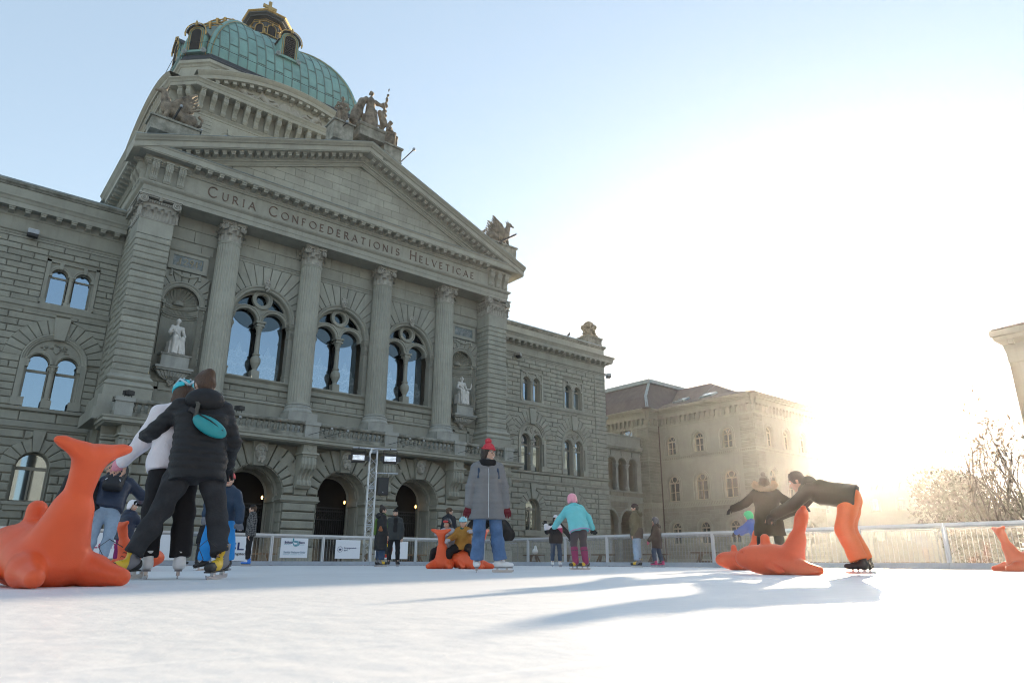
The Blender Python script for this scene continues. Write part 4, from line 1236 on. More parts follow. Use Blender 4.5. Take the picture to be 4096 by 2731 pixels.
        for e in (-1, 1): fr.box(*sorted((x+e*.66, x+e*.75)), Y+.37, Y+.45, g0, gp)
        fr.box(x-.74, x+.74, Y+.37, Y+.45, g0, g0+.09); fr.arcsweep([(.75, Y+.37), (.67, Y+.37), (.67, Y+.46)], x, gp, n=14)
        part(fr, 'window_frame', M_FRAME, wo_)
        pane_at(arch_poly(x, gp, .72, g0), Y+.44, wo_)
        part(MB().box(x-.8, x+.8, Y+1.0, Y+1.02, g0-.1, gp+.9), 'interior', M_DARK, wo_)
ZL = dict(g0=2.96, gspr=4.70, b0=6.52, b1=6.98, ms0=7.48, ms1=7.72, m0=7.74, mspr=10.22, sill0=13.02, sill1=13.28, u0=13.38, u1=15.92, mold0=16.74, fr=17.14, corn=17.95, par=19.9)
ZR = dict(g0=2.54, gspr=4.30, b0=6.26, b1=6.56, ms0=7.02, ms1=7.24, m0=7.28, mspr=9.92, sill0=12.76, sill1=13.02, u0=13.06, u1=15.64, mold0=16.70, fr=17.02, corn=17.78, par=19.72)
wing(-1, 43.08, -36.0, -12.9, [-15.02, -19.78, -24.5], ZL)
wing(1, 43.0, 12.9, 28.1, [15.0, 19.0, 23.92], ZR)
# corner lesene of the right wing and its return
ashlar(*FR(42.95), 26.62, 28.1, 7.28, 12.76, 14, 9, df=.05, m=1)
ashlar(*FR(42.95), 26.62, 28.1, 13.02, 16.7, 10, 9, df=.05, m=1)
ashlar(*FR(42.95), 26.62, 28.1, .8, 6.26, 13, 9, df=.08, m=1, ch=.045)
core.box(26.7, 28.05, 43.0, 52, 0, 19.6)
core.box(-13.5, -13.0, 43.2, 52, 0, 19.6)
# roof slabs behind the parapets
part(MB().box(-36, -13.2, 43.3, 56, 19.2, 19.3).box(13.2, 28.0, 43.3, 52, 19.2, 19.3), 'flat_roof', M_LEAD)
core.box(-12.9, 12.9, 43.0, 56, 0, 22.2)
# trophy on the corner of the right wing
tp = MB().box(26.0, 27.9, 42.95, 44.6, 19.75, 20.35); tp.sweep([(0,20.3),(.1,20.36),(.14,20.46),(0,20.5)], [(26.0, 44.6), (26.0, 42.95), (27.9, 42.95), (27.9, 44.6)]); tp.box(26, 27.9, 42.95, 44.6, 20.3, 20.5)
tpo = part(tp, 'acroterion_base', M_WEATH)
# ---------------------------------------------------------------- drum (local: centre at x=0,y=64)
YD, DD, DA = 64.0, 8.8, 7.75
def octa(d, a): return [(-a,-d),(a,-d),(d,-a),(d,a),(a,d),(-a,d),(-d,a),(-d,-a)]
OC = octa(DD, DA)
DRUM_O = Vector((0, YD, 0))-PO
def dpart(mb, name, m, parent=None, smooth=False):
    o = mb.build(name, m, parent or PARL, smooth); o.location = DRUM_O if parent is None else (0,0,0); return o
dr = MB().sweep([(0,20.0),(0,36.2)], OC, closed=True, caps=False)
dro = dpart(dr, 'drum', M_STONE)
dm = MB().sweep([(0,35.95),(.06,36.0),(.06,36.12),(.12,36.2),(.2,36.28),(.22,36.36),(0,36.42),(0,37.95),(.1,38.0),(.2,38.04)], OC, closed=True, caps=False)
dpart(dm, 'drum_frieze', M_STONE)
dc = MB().sweep([(.2,38.04),(1.0,38.02),(1.0,38.3),(1.05,38.34),(1.12,38.5),(1.24,38.62),(1.24,38.7),(-.4,38.85)], OC, closed=True, caps=False)
dpart(dc, 'drum_cornice', M_STONE)
cd = console(.36, 1.65, .85); cdo = None
def drot(k, x, y): 
    c, s = [(1,0),(0,-1),(-1,0),(0,1)][k]; return (c*x-s*y, s*x+c*y)
for k in (0, 1):
    for i in range(17):
        x = -7.5+15.0*i/16
        X, Y = drot(k, x, -DD-.02)
        if cdo is None: cdo = cd.build('drum_console', M_STONE, PARL); c = cdo
        else: c = dup(cdo, PARL)
        c.location = DRUM_O+Vector((X, Y, 37.98)); c.rotation_euler = (0, 0, -math.pi/2*k)
for t in (.25, .75):
    c = dup(cdo, PARL); p = Vector((-DA, -DD, 0)).lerp(Vector((-DD, -DA, 0)), t); c.location = DRUM_O+Vector((p.x-.02, p.y-.02, 37.98)); c.rotation_euler = (0, 0, -math.pi/4)
# segmental pediments, rusticated corners, windows on the two faces in view (and their backs)
AC, AR = 24.2, 17.15      # arc centre height and radius of the outer edge
segm = None
for k in range(4):
    sg_ = MB(); n = 40
    def arc(prof, mb, xe):
        t0 = math.acos(xe/AR); b = len(mb.v); kk = len(prof)
        for i in range(n+1):
            t = t0+(math.pi-2*t0)*i/n
            for dr_, y in prof: mb.v.append(((AR+dr_)*math.cos(t), y, AC+(AR+dr_)*math.sin(t)))
        for i in range(n):
            for j in range(kk-1): mb.f.append((b+i*kk+j, b+i*kk+j+1, b+(i+1)*kk+j+1, b+(i+1)*kk+j))
    if k == 0:
        arc([(-.1,-7.0),(.05,-DD-1.26),(-.02,-DD-1.3),(-.16,-DD-1.2),(-.30,-DD-1.06),(-.34,-DD-1.0),(-.66,-DD-1.0),(-.68,-DD-.25),(-.98,-DD-.22),(-1.06,-DD-.1),(-1.2,-DD-.02),(-1.2,-DD+.3)], sg_, 8.35)
        segm = sg_.build('segmental_pediment', M_STONE, PARL); so_ = segm
        tp_ = MB(); n2 = 30
        pts = [(-8.0+16*i/n2) for i in range(n2+1)]
        for x in pts: tp_.v += [(x, -DD+.12, 38.5), (x, -DD+.12, max(38.5, AC+math.sqrt((AR-.9)**2-x*x)))]
        tp_.f = [(2*i, 2*i+2, 2*i+3, 2*i+1) for i in range(n2)]
        to_ = tp_.build('pediment_field', M_RELIEF, segm)
        for i in range(21):
            t = math.pi/2+(i-10)*.046
            b = MB().obox(((AR-.84)*math.cos(t), -DD-.5, AC+(AR-.84)*math.sin(t)), (-math.sin(t),0,math.cos(t)), (0,1,0), (math.cos(t),0,math.sin(t)), .17, .36, .13)
            b.build('dentil_block', M_STONE, segm)
    else:
        so_ = dup_tree(segm)
    so_.location = DRUM_O; so_.rotation_euler = (0, 0, -math.pi/2*k)
for k in (0, 1):
    c_, s_ = [(1,0),(0,-1)][k]
    O_, u_, n_ = (c_*0-s_*-DD, YD+s_*0+c_*-DD), (c_, s_), drot(k, 0, -1)
    for a, b in ((-DA, -6.3), (6.3, DA)):
        ashlar(O_, u_, n_, a, b, 24, 35.9, 34, 20, df=.05, gap=.014, ch=.015)
    wsh = [('arch', x, 34.35, .62, 30) for x in (-4.8, -3.2, -1.6, 0, 1.6, 3.2, 4.8)]
    fm = MB()
    for (_, x, z, r, zb) in wsh:
        w = MB(); w.arcsweep([(r+.28, -DD-.0), (r+.28, -DD-.07), (r+.2, -DD-.09), (r+.14, -DD-.04), (r, -DD-.03), (r, -DD+.0)], x, z, n=14)
        w.prism([(x-.14, z+r-.02), (x+.14, z+r-.02), (x+.2, z+r+.5), (x-.2, z+r+.5)], -DD-.14, -DD)
        for e in (-1, 1): w.box(*sorted((x+e*r, x+e*(r+.28))), -DD-.07, -DD, 31, z)
        wo_ = w.build('drum_window', M_STONE, PARL); wo_.location = DRUM_O; wo_.rotation_euler = (0, 0, -math.pi/2*k)
        pn = MB().add([(a, -DD-.012, zz) for a, zz in arch_poly(x, z, r, 31)], [tuple(range(15))]); pn.build('pane', M_GLASS, wo_)
    # sculpted relief
    sf = SDF(); r_ = random.Random(3+k)
    def figure(x, z, sc, face, lean):
        c = lambda dx, dy, dz: (x+dx*sc*face, -DD+.05-dy, z+dz*sc)
        sf.cap(c(0,.25,.55), c(-.5,.28,.95), .24*sc, .27*sc); sf.ell(c(-.62,.34,1.32), (.17*sc,.17,.20*sc))       # torso, head
        sf.chain([c(0,.25,.5), c(.7,.35,.75), c(1.3,.25,.25)], [.2*sc,.17*sc,.1*sc]); sf.chain([c(0,.2,.4), c(.8,.2,.3), c(1.7,.2,.1)], [.2*sc,.15*sc,.08*sc])
        sf.chain([c(-.7,.3,1.05), c(-1.0,.3,.6), c(-.9,.3,.15)], [.11*sc,.09*sc,.07*sc]); sf.chain([c(-.35,.35,1.1), c(.1,.42,.9), c(.5,.4,1.0)], [.11*sc,.09*sc,.07*sc])
    figure(-3.9, 38.75, .95, 1, 0); figure(-2.0, 38.8, 1.05, 1, 0); figure(2.2, 38.8, 1.05, -1, 0); figure(4.2, 38.75, .9, -1, 0)
    figure(-5.6, 38.7, .6, 1, 0); figure(5.7, 38.7, .6, -1, 0)
    sf.ell((-.45, -DD-.2, 39.5), (.62,.16,.68)); sf.ell((.6, -DD-.2, 39.4), (.42,.16,.66)); sf.ell((.1, -DD-.2, 40.3), (.25,.2,.26))
    for i in range(26):
        sf.ell((r_.uniform(-1.7, 1.7), -DD-.1, r_.uniform(38.9, 40.4)), (.12+.12*r_.random(), .12, .14+.15*r_.random()))
    for i in range(16): 
        q = r_.uniform(2, 6.8)*r_.choice((-1, 1)); sf.ell((q, -DD-.05, 38.75+r_.random()*.3), (.3,.12,.15))
    ro = sdf_obj('sculpted_relief', sf, .06, M_RELIEF, PARL); ro.location = DRUM_O; ro.rotation_euler = (0, 0, -math.pi/2*k)
# plinth under the dome
PA, PD = 7.12, 8.75
pl_ = MB().sweep([(.3,38.7),(.3,40.7),(.36,40.75),(.42,40.9),(.55,41.0),(.58,41.25),(.1,41.4)], octa(PD, PA), closed=True, caps=False)
dpart(pl_, 'dome_plinth', M_STONE)
pl2 = MB().sweep([(.42,41.26),(.46,41.5),(.35,41.65),(.25,42.0),(.05,42.2),(-.3,42.25)], octa(PD, PA), closed=True, caps=False)
dpart(pl2, 'plinth_roof', M_DARKMETAL)
# ---------------------------------------------------------------- dome
ZB, HD = 42.18, 9.7
def prof_(t):           # t 0..1 -> (scale, z)
    a = t*math.pi/2
    return .144+.856*max(0, math.cos(a))**1.22, ZB+HD*math.sin(a)**1.144
DOME = bpy.data.objects.new('dome', None); COL.objects.link(DOME); DOME.parent = PARL; DOME.location = DRUM_O+Vector((-.24, .3, 0))
DOME['label'] = 'green copper dome with raised seams'
NT = 28
base = MB()
oc = octa(PD-.03, PA-.03)
for i in range(NT+1):
    s, z = prof_(i/NT)
    base.v += [(x*s, y*s, z-.02) for x, y in oc]
for i in range(NT):
    for j in range(8): base.f.append((i*8+j, i*8+(j+1) % 8, (i+1)*8+(j+1) % 8, (i+1)*8+j))
base.f.append(tuple(NT*8+j for j in range(8)))
base.build('dome_shell', M_RIB, DOME)
def tmax(x):
    if x < .145*PA: return 1.0
    lo, hi = 0, 1
    for _ in range(30):
        m = (lo+hi)/2
        if prof_(m)[0]*PA > x: lo = m
        else: hi = m
    return lo
NC = 17
for k in range(4):
    for i in range(NC):
        x0, x1 = -PA+2*PA*i/NC, -PA+2*PA*(i+1)/NC
        tm = tmax(min(abs(x0), abs(x1))); ta0, ta1 = tmax(abs(x0)), tmax(abs(x1))
        rows = [0, .13, .30, .47, .66, .85, 1.0]
        sh_ = .0 if i % 2 else .06
        vis = k in (0, 1)
        for a, b in zip(rows, rows[1:]):
            a = min(a+(sh_ if a > 0 else 0), 1); b = min(b+sh_, 1)
            if a > tm or not vis: continue
            mb = MB(); n = 4
            for j in range(n+1):
                t = a+.006+(b-.012-a)*j/n
                s, z = prof_(min(t, 1))
                lim = s*PA-.02
                for x in (x0+.035, x1-.035):
                    xx = max(-lim, min(lim, x)); p = drot(k, xx, -PD*s-.02); mb.v.append((p[0], p[1], z+.012))
            mb.f = [(2*j, 2*j+1, 2*j+3, 2*j+2) for j in range(n)]
            mb.build('copper_panel', M_COPPER, DOME)
    if k in (0, 1):
        for i in range(NC+1):
            x = -PA+2*PA*i/NC; tm = tmax(abs(x)); 
            if tm < .03: continue
            pts = []
            for j in range(15):
                s, z = prof_(tm*j/14); p = drot(k, x, -PD*s-.05); pts.append((p[0], p[1], z+.02))
            MB().tube(pts, .055, 5).build('standing_seam', M_RIB, DOME)
gold = MB(); ribs = MB()
for j, (x, y) in enumerate(octa(PD, PA)):
    pts = [(x*prof_(t/20)[0], y*prof_(t/20)[0], prof_(t/20)[1]+.05) for t in range(21)]
    n_ = Vector((x, y, 0)).normalized(); tg = Vector((-n_.y, n_.x, 0))
    rb = MB().tube(pts, .20, 8); rb.build('dome_rib', M_COPPER, DOME)
    for q in (-.24, .24): gold.tube([tuple(Vector(p)+tg*q+n_*.05) for p in pts], .03, 5)
gold.build('gilded_rib_line', M_GOLD, DOME)
# ornament on the canted corner: gilded garlands and a dormer
def corner_frame(t, off=.08):
    s, z = prof_(t); p = Vector((-(PA+PD)/2*s, -(PA+PD)/2*s, z)); n = Vector((-1,-1,0)).normalized(); u = Vector((1,-1,0)).normalized()
    return p+n*off, u, n, (PD-PA)*s*.5*math.sqrt(2)
garl = None
for t in (.34, .44, .54, .64, .74):
    p, u, n, w = corner_frame(t, .2)
    g_ = MB(); w = max(w, .5)
    g_.tube([tuple(p+u*w*1.15*q+Vector((0,0,.22*(1-q*q)))+n*.1*(1-q*q)) for q in [i/6 for i in range(-6, 7)]], .07, 5)
    g_.tube([tuple(p+u*w*.8*q+Vector((0,0,-.12+.16*(1-q*q)))) for q in [i/6 for i in range(-6, 7)]], .05, 5)
    g_.tube([tuple(p+Vector((0,0,-.3))), tuple(p+Vector((0,0,.3))+n*.15)], [.1,.16], 6)
    g_.build('gilded_garland', M_GOLD, DOME)
def dormer(p, u, n, w, h, d, gold_w=.07, louvre=True, parent=DOME):
    """arched dormer: p base centre at the front plane"""
    Z_ = Vector((0,0,1))
    b = MB()
    P = lambda a, dd, z: tuple(p+u*a+n*dd+Z_*z)
    m = 12; hs = h-w*.5
    poly = [(-w/2, 0), (w/2, 0)]+[(w/2*math.cos(math.pi*i/m), hs+w/2*math.sin(math.pi*i/m)) for i in range(m+1)]
    k = len(poly); b.v = [P(a, 0, z) for a, z in poly]+[P(a, -d, z) for a, z in poly]
    b.f = [tuple(range(k))]+[(i, (i+1) % k, k+(i+1) % k, k+i) for i in range(k)]
    o = b.build('dormer', M_COPPER, parent)
    i_ = MB(); q = w*.30; hq = hs
    pol = [(-q, h*.08), (q, h*.08)]+[(q*math.cos(math.pi*i/m), hq+q*math.sin(math.pi*i/m)) for i in range(m+1)]
    i_.v = [P(a, .02, z) for a, z in pol]; i_.f = [tuple(range(len(pol)))]
    i_.build('dormer_opening', M_DARK, o)
    gb = MB()
    for rr, th in ((q+.04, .032), (q+.2, .035)):
        gb.tube([P(-rr, .06, h*.06)]+[P(rr*math.cos(math.pi-math.pi*i/m), .06, hq+rr*math.sin(math.pi*i/m)) for i in range(m+1)]+[P(rr, .06, h*.06)], th, 5)
    rr = w*.62
    gb.tube([P(rr*math.cos(math.pi-math.pi*i/m), .22, hq+.05+rr*.92*math.sin(math.pi*i/m)) for i in range(m+1)], .055, 6)
    gb.tube([P(-rr*1.0, .2, hq), P(-rr*1.0, .16, hq-.35)], [.10, .06], 6); gb.tube([P(rr, .2, hq), P(rr, .16, hq-.35)], [.10, .06], 6)
    gb.tube([P(0, .2, h-.1), P(0, .25, h+.35)], [.16, .08], 6)
    gb.build('gilded_frame', M_GOLD, o)
    hd = MB(); rr = w*.58
    hd.v = [P(rr*math.cos(math.pi*i/m), dd, hq+rr*.95*math.sin(math.pi*i/m)) for dd in (.2, -d) for i in range(m+1)]
    hd.f = [(i, i+1, m+2+i, m+1+i) for i in range(m)]; hd.build('dormer_hood', M_LANTERN, o)
    if louvre:
        lv = MB()
        for i in range(11):
            z = h*.12+(hq+q*.7-h*.12)*i/10; ww = q*.96 if z < hq else math.sqrt(max(.01, q*q-(z-hq)**2))*.96
            lv.obox(p+n*.06+Z_*z, u, n, Z_, ww, .04, .022)
        lv.build('louvre', M_DARKMETAL, o)
    for e in (-1, 1):
        sc = MB(); c = p+u*e*(w*.58)+Z_*.12+n*.02
        volute(sc, c, u*e, n, .26, .05); sc.build('volute', M_LEAD, o)
    return o
s, z = prof_(.36); dormer(Vector((0, -PD*s-.75, z-.9)), Vector((1,0,0)), Vector((0,-1,0)), 1.75, 2.9, 2.2)
s, z = prof_(.36); dormer(Vector((-PD*s-.75, 0, z-.9)), Vector((0,-1,0)), Vector((-1,0,0)), 1.75, 2.9, 2.2)
p, u, n, w = corner_frame(.05, .25); p.z = ZB+.15; dormer(p+n*.15, u, n, 1.5, 2.7, 1.2, louvre=False)
# railing cable round the dome foot
cb = MB(); q_ = octa(PD+.35, PA+.3); cb.tube([(x, y, 43.2) for x, y in q_+q_[:1]], .025, 4)
for x, y in q_: cb.tube([(x, y, 42.4), (x, y, 43.3)], .03, 4)
cb.build('guard_cable', M_DARKMETAL, DOME)
# ---------------------------------------------------------------- lantern
LAN = bpy.data.objects.new('lantern', None); COL.objects.link(LAN); LAN.parent = PARL; LAN.location = DRUM_O+Vector((-.15, .3, -1.5))
LAN['label'] = 'dark octagonal lantern with gilded mouldings and a gold cross'
n8 = [(math.cos(math.pi/8+i*math.pi/4), math.sin(math.pi/8+i*math.pi/4)) for i in range(8)]
def oct8(r): return [(r*x, r*y) for x, y in n8]
lb = MB().sweep([(.45,51.0),(.45,54.1),(.5,54.15),(.5,54.25),(0,54.3),(0,56.5)], oct8(1.72), closed=True, caps=False); lb.build('lantern_body', M_LANTERN, LAN)
lg = MB().sweep([(.02,56.36),(.07,56.38),(.07,56.44),(.02,56.46)], oct8(1.72), closed=True, caps=False)
lg.sweep([(.74,56.86),(.80,56.90),(.86,56.98),(.88,57.05)], oct8(1.72), closed=True, caps=False)
lg.sweep([(.03,56.1),(.09,56.12),(.09,56.2),(.03,56.22)], oct8(1.72), closed=True, caps=False)
lg.sweep([(.52,54.12),(.6,54.14),(.6,54.22),(.5,54.24)], oct8(1.72), closed=True, caps=False)
for i in range(8):
    a = i*math.pi/4; n = Vector((math.cos(a), math.sin(a), 0)); u = Vector((-n.y, n.x, 0)); c = n*1.62
    op = MB(); pol = [(-.36, 54.3), (.36, 54.3)]+[(.36*math.cos(math.pi*j/10), 55.45+.36*math.sin(math.pi*j/10)) for j in range(11)]
    op.v = [tuple(c+u*x+Vector((0,0,z))) for x, z in pol]; op.f = [tuple(range(len(pol)))]
    op.build('lantern_opening', M_DARK, LAN)
    lg.tube([tuple(c+n*.05+u*x+Vector((0,0,z))) for x, z in [(-.45, 54.3)]+[(.45*math.cos(math.pi-math.pi*j/10), 55.45+.45*math.sin(math.pi*j/10)) for j in range(11)]+[(.45, 54.3)]], .055, 5)
    lg.tube([tuple(c+n*.06+Vector((0,0,55.8))), tuple(c+n*.14+Vector((0,0,56.1)))], [.07,.1], 5)
    b = n8[i]; lg.tube([(b[0]*1.76, b[1]*1.76, 55.3), (b[0]*1.76, b[1]*1.76, 55.4)], .14, 6)
    lg.tube([(b[0]*2.3, b[1]*2.3, 54.2), (b[0]*2.3, b[1]*2.3, 54.75)], [.13,.06], 6)
lg.build('gilded_moulding', M_GOLD, LAN)
MB().sweep([(0,56.46),(.1,56.5),(.5,56.52),(.5,56.66),(.62,56.72),(.72,56.76),(.74,56.86)], oct8(1.72), closed=True, caps=False).build('lantern_cornice', M_LANTERN, LAN)
cp = MB().sweep([(.86,57.06),(-.2,57.12)], oct8(1.72), closed=True, caps=False)
pr_ = [(math.cos(a)*1.42, 57.1+math.sin(a)*1.05) for a in [i*math.pi/2/10 for i in range(11)]]
for i in range(10):
    (ra, za), (rb, zb) = pr_[i], pr_[i+1]
    b0 = len(cp.v); cp.v += [(ra*x, ra*y, za) for x, y in n8]+[(rb*x, rb*y, zb) for x, y in n8]; cp.f += [(b0+j, b0+(j+1) % 8, b0+8+(j+1) % 8, b0+8+j) for j in range(8)]
cp.build('cupola', M_COPPER, LAN)
for x, y in n8:
    MB().tube([(x*r*1.02, y*r*1.02, z+.02) for r, z in pr_], .10, 5).build('cupola_rib', M_RIB, LAN)
cr = MB().lathe([(.3,58.05),(.2,58.15),(.12,58.22),(.2,58.3),(.26,58.42),(.2,58.54),(.1,58.6)], n=14)
cr.build('gilded_finial', M_GOLD, LAN)
cx_ = MB().box(-.16, .16, -.12, .12, 58.58, 60.2); cx_.box(-.72, -.161, -.119, .119, 59.25, 59.6).box(.161, .72, -.119, .119, 59.25, 59.6)
cx_.build('cross', M_GOLD, LAN)
# ---------------------------------------------------------------- finish: cores, trims, stones
part(core, 'wall', M_JOINT)
part(trim, 'stone_moulding', M_STONE)
STONES.sort(key=lambda t: -t[0])
NS = 300
mm_ = [M_STONE, M_ROUGH]
for ar, vs_, fs_, m in STONES[:NS]:
    mb = MB(); mb.v = vs_; mb.f = fs_; part(mb, 'stone', mm_[m])
for m in (0, 1):
    mb = MB()
    for ar, vs_, fs_, k in STONES[NS:]:
        if k == m: mb.add(vs_, fs_)
    o = part(mb, 'stonework', mm_[m]); o['kind'] = 'stuff'
print('stones', len(STONES))
# ================================================================== ice rink
RX, RY = 0.55, 25.5                      # right boards and boards on the palace side
M_ICE = mat('ice', (.74,.76,.78), .42, var=.10, vscale=.55, bump=.22, bscale=9, spec=.35)
def ice_detail():
    nt = M_ICE.node_tree; bs = nt.nodes['Principled BSDF']; N = nt.nodes.new; L = nt.links.new
    tc = N('ShaderNodeTexCoord')
    src = bs.inputs['Base Color'].links[0].from_socket
    for rot, sc, thr, colr, fac in ((.5, (.12, 9, 1), .60, (.62,.65,.68,1), .5), (-.9, (.15, 11, 1), .62, (.93,.94,.95,1), .5), (2.2, (.1, 7, 1), .63, (.58,.61,.65,1), .45), (1.3, (.06, 14, 1), .64, (.55,.58,.62,1), .5)):
        mp = N('ShaderNodeMapping'); mp.inputs['Rotation'].default_value = (0, 0, rot); mp.inputs['Scale'].default_value = sc
        L(tc.outputs['Object'], mp.inputs[0]); n = N('ShaderNodeTexNoise'); n.inputs['Scale'].default_value = 3; n.inputs['Detail'].default_value = 3
        L(mp.outputs[0], n.inputs['Vector'])
        r = N('ShaderNodeMapRange'); r.inputs[1].default_value = thr; r.inputs[2].default_value = thr+.06; r.inputs[4].default_value = fac; L(n.outputs[0], r.inputs[0])
        x = N('ShaderNodeMix'); x.data_type = 'RGBA'; L(r.outputs[0], x.inputs[0]); L(src, x.inputs[6]); x.inputs[7].default_value = colr; src = x.outputs[2]
    v = N('ShaderNodeTexVoronoi'); v.inputs['Scale'].default_value = 2.2; L(tc.outputs['Object'], v.inputs['Vector'])
    r = N('ShaderNodeMapRange'); r.inputs[1].default_value = .03; r.inputs[2].default_value = .07; r.inputs[3].default_value = .5; r.inputs[4].default_value = 0; L(v.outputs['Distance'], r.inputs[0])
    x = N('ShaderNodeMix'); x.data_type = 'RGBA'; L(r.outputs[0], x.inputs[0]); L(src, x.inputs[6]); x.inputs[7].default_value = (.5,.53,.57,1); src = x.outputs[2]
    L(src, bs.inputs['Base Color'])
ice_detail()
o = MB().box(-48, RX, -30, RY, -.04, 0).build('ice_rink', M_ICE); o['kind'] = 'structure'

# barrier panels round the rink
def pane_mat():
    m = bpy.data.materials.new('scratched_acrylic'); m.use_nodes = True
    nt = m.node_tree; nt.nodes.clear(); N = nt.nodes.new; L = nt.links.new
    tc = N('ShaderNodeTexCoord')
    n1 = N('ShaderNodeTexNoise'); n1.inputs['Scale'].default_value = 9; n1.inputs['Detail'].default_value = 8; n1.inputs['Roughness'].default_value = .8; L(tc.outputs['Object'], n1.inputs['Vector'])
    vo = N('ShaderNodeTexVoronoi'); vo.feature = 'DISTANCE_TO_EDGE'; vo.inputs['Scale'].default_value = 14; L(tc.outputs['Object'], vo.inputs['Vector'])
    r0 = N('ShaderNodeMapRange'); r0.inputs[1].default_value = 0; r0.inputs[2].default_value = .03; r0.inputs[3].default_value = .16; r0.inputs[4].default_value = 0; L(vo.outputs['Distance'], r0.inputs[0])
    r1 = N('ShaderNodeMapRange'); r1.inputs[1].default_value = .40; r1.inputs[2].default_value = .72; r1.inputs[3].default_value = .02; r1.inputs[4].default_value = .34; L(n1.outputs[0], r1.inputs[0])
    sp = N('ShaderNodeSeparateXYZ'); L(tc.outputs['Object'], sp.inputs[0])
    gz = N('ShaderNodeMapRange'); gz.inputs[1].default_value = .1; gz.inputs[2].default_value = 1.1; gz.inputs[3].default_value = .45; gz.inputs[4].default_value = 1.0; L(sp.outputs['Z'], gz.inputs[0])
    mu = N('ShaderNodeMath'); mu.operation = 'MULTIPLY'; L(r1.outputs[0], mu.inputs[0]); L(gz.outputs[0], mu.inputs[1])
    ad = N('ShaderNodeMath'); ad.operation = 'MAXIMUM'; L(mu.outputs[0], ad.inputs[0]); L(r0.outputs[0], ad.inputs[1])
    tr = N('ShaderNodeBsdfTransparent'); tr.inputs[0].default_value = (.93,.95,.95,1)
    tl = N('ShaderNodeBsdfTranslucent'); tl.inputs[0].default_value = (.78,.78,.76,1)
    x1 = N('ShaderNodeMixShader'); L(ad.outputs[0], x1.inputs[0]); L(tr.outputs[0], x1.inputs[1]); L(tl.outputs[0], x1.inputs[2])
    gl = N('ShaderNodeBsdfGlossy'); gl.inputs['Roughness'].default_value = .05
    x2 = N('ShaderNodeMixShader'); x2.inputs[0].default_value = .05; L(x1.outputs[0], x2.inputs[1]); L(gl.outputs[0], x2.inputs[2])
    o = N('ShaderNodeOutputMaterial'); L(x2.outputs[0], o.inputs[0]); return m
M_PANE = pane_mat()
ORD = ['first','second','third','fourth','fifth','sixth','seventh','eighth','ninth','tenth','eleventh','twelfth','thirteenth']
def panel_proto():
    W = 1.0                                             # unit width, scaled per panel
    return None
def barrier(p, rz, W, label, i):
    t = thing('rink_barrier', label, 'barrier panel', p, rz, 'clear barrier panels round the rink')
    MB().box(0, W, -.03, .03, 1.03, 1.10).build('top_rail', M_ALU, t)
    MB().box(.03, W-.03, -.015, .015, .98, 1.03).build('upper_channel', M_STEEL, t)
    MB().box(0, W, -.03, .02, .01, .15).build('kick_board', M_ALUB, t)
    for x in (0, W-.045): MB().box(x, x+.043, -.032, .035, .15, 1.03).build('post', M_ALU, t)
    MB().add([(.04, .0, .15), (W-.04, .0, .15), (W-.04, .0, 1.0), (.04, .0, 1.0)], [(0,1,2,3)]).build('pane', M_PANE, t)
    return t
M_ALUB = mat('barrier_board', (.36,.40,.46), .5, var=.15, vscale=4)
lx = [RX, -.95, -3.0, -5.1, -7.1, -9.08, -11.3, -13.45, -15.5, -17.6, -19.7]
for i, (a, b) in enumerate(zip(lx, lx[1:])):
    barrier((b, RY, 0), 0, a-b-.01, 'clear aluminium framed rink barrier panel on the palace side, %s from the far corner' % ORD[i], i)
ly = [RY, 22.5, 20.3, 18.1, 15.85, 13.55, 11.2, 8.9, 6.8, 4.6, 2.4]
for i, (a, b) in enumerate(zip(ly, ly[1:])):
    barrier((RX, a, 0), -math.pi/2, a-b-.01, 'clear scratched rink barrier panel on the sunny side, %s from the far corner' % ORD[i], i)

# crowd control barriers behind
bar_m = None
def crowd_barrier(p, rz, label):
    global bar_m
    t = thing('crowd_barrier', label, 'crowd barrier', p, rz, 'steel crowd barriers behind the rink boards')
    f = MB().tube([(0,0,.02),(0,0,1.0),(.06,0,1.06),(2.24,0,1.06),(2.3,0,1.0),(2.3,0,.02)], .021, 6); f.tube([(0,0,.18),(2.3,0,.18)], .018, 6)
    for x in (.0, 2.3): f.bar((x, -.25, .02), (x, .25, .02), .05, .02)
    f.build('frame', M_STEEL, t)
    for k in range(17):
        if bar_m is None: bar_m = MB().tube([(0,0,.18),(0,0,1.06)], .0085, 5).build('bar', M_STEEL, t); c = bar_m
        else: c = dup(bar_m, t)
        c.location = (.128*(k+1), 0, 0)
for i in range(9):
    x = -17.5+i*2.36; crowd_barrier((x, RY+1.35+rng.uniform(-.08, .08), -.05), rng.uniform(-.02, .02), 'grey crowd barrier behind the palace side boards, %s from the left' % ORD[i])
for i in range(9):
    y = 24.0-i*2.36; crowd_barrier((RX+1.5+rng.uniform(-.08, .08), y, -.05), -math.pi/2+rng.uniform(-.02, .02), 'backlit crowd barrier behind the sunny side boards, %s from the far corner' % ORD[i])

def on_boards(px):
    d = fwd + r2*((px-2048)/FPX) + u2*((1365.5-2240)/FPX)
    return CAM_X+d.x*(RY-.045)/d.y
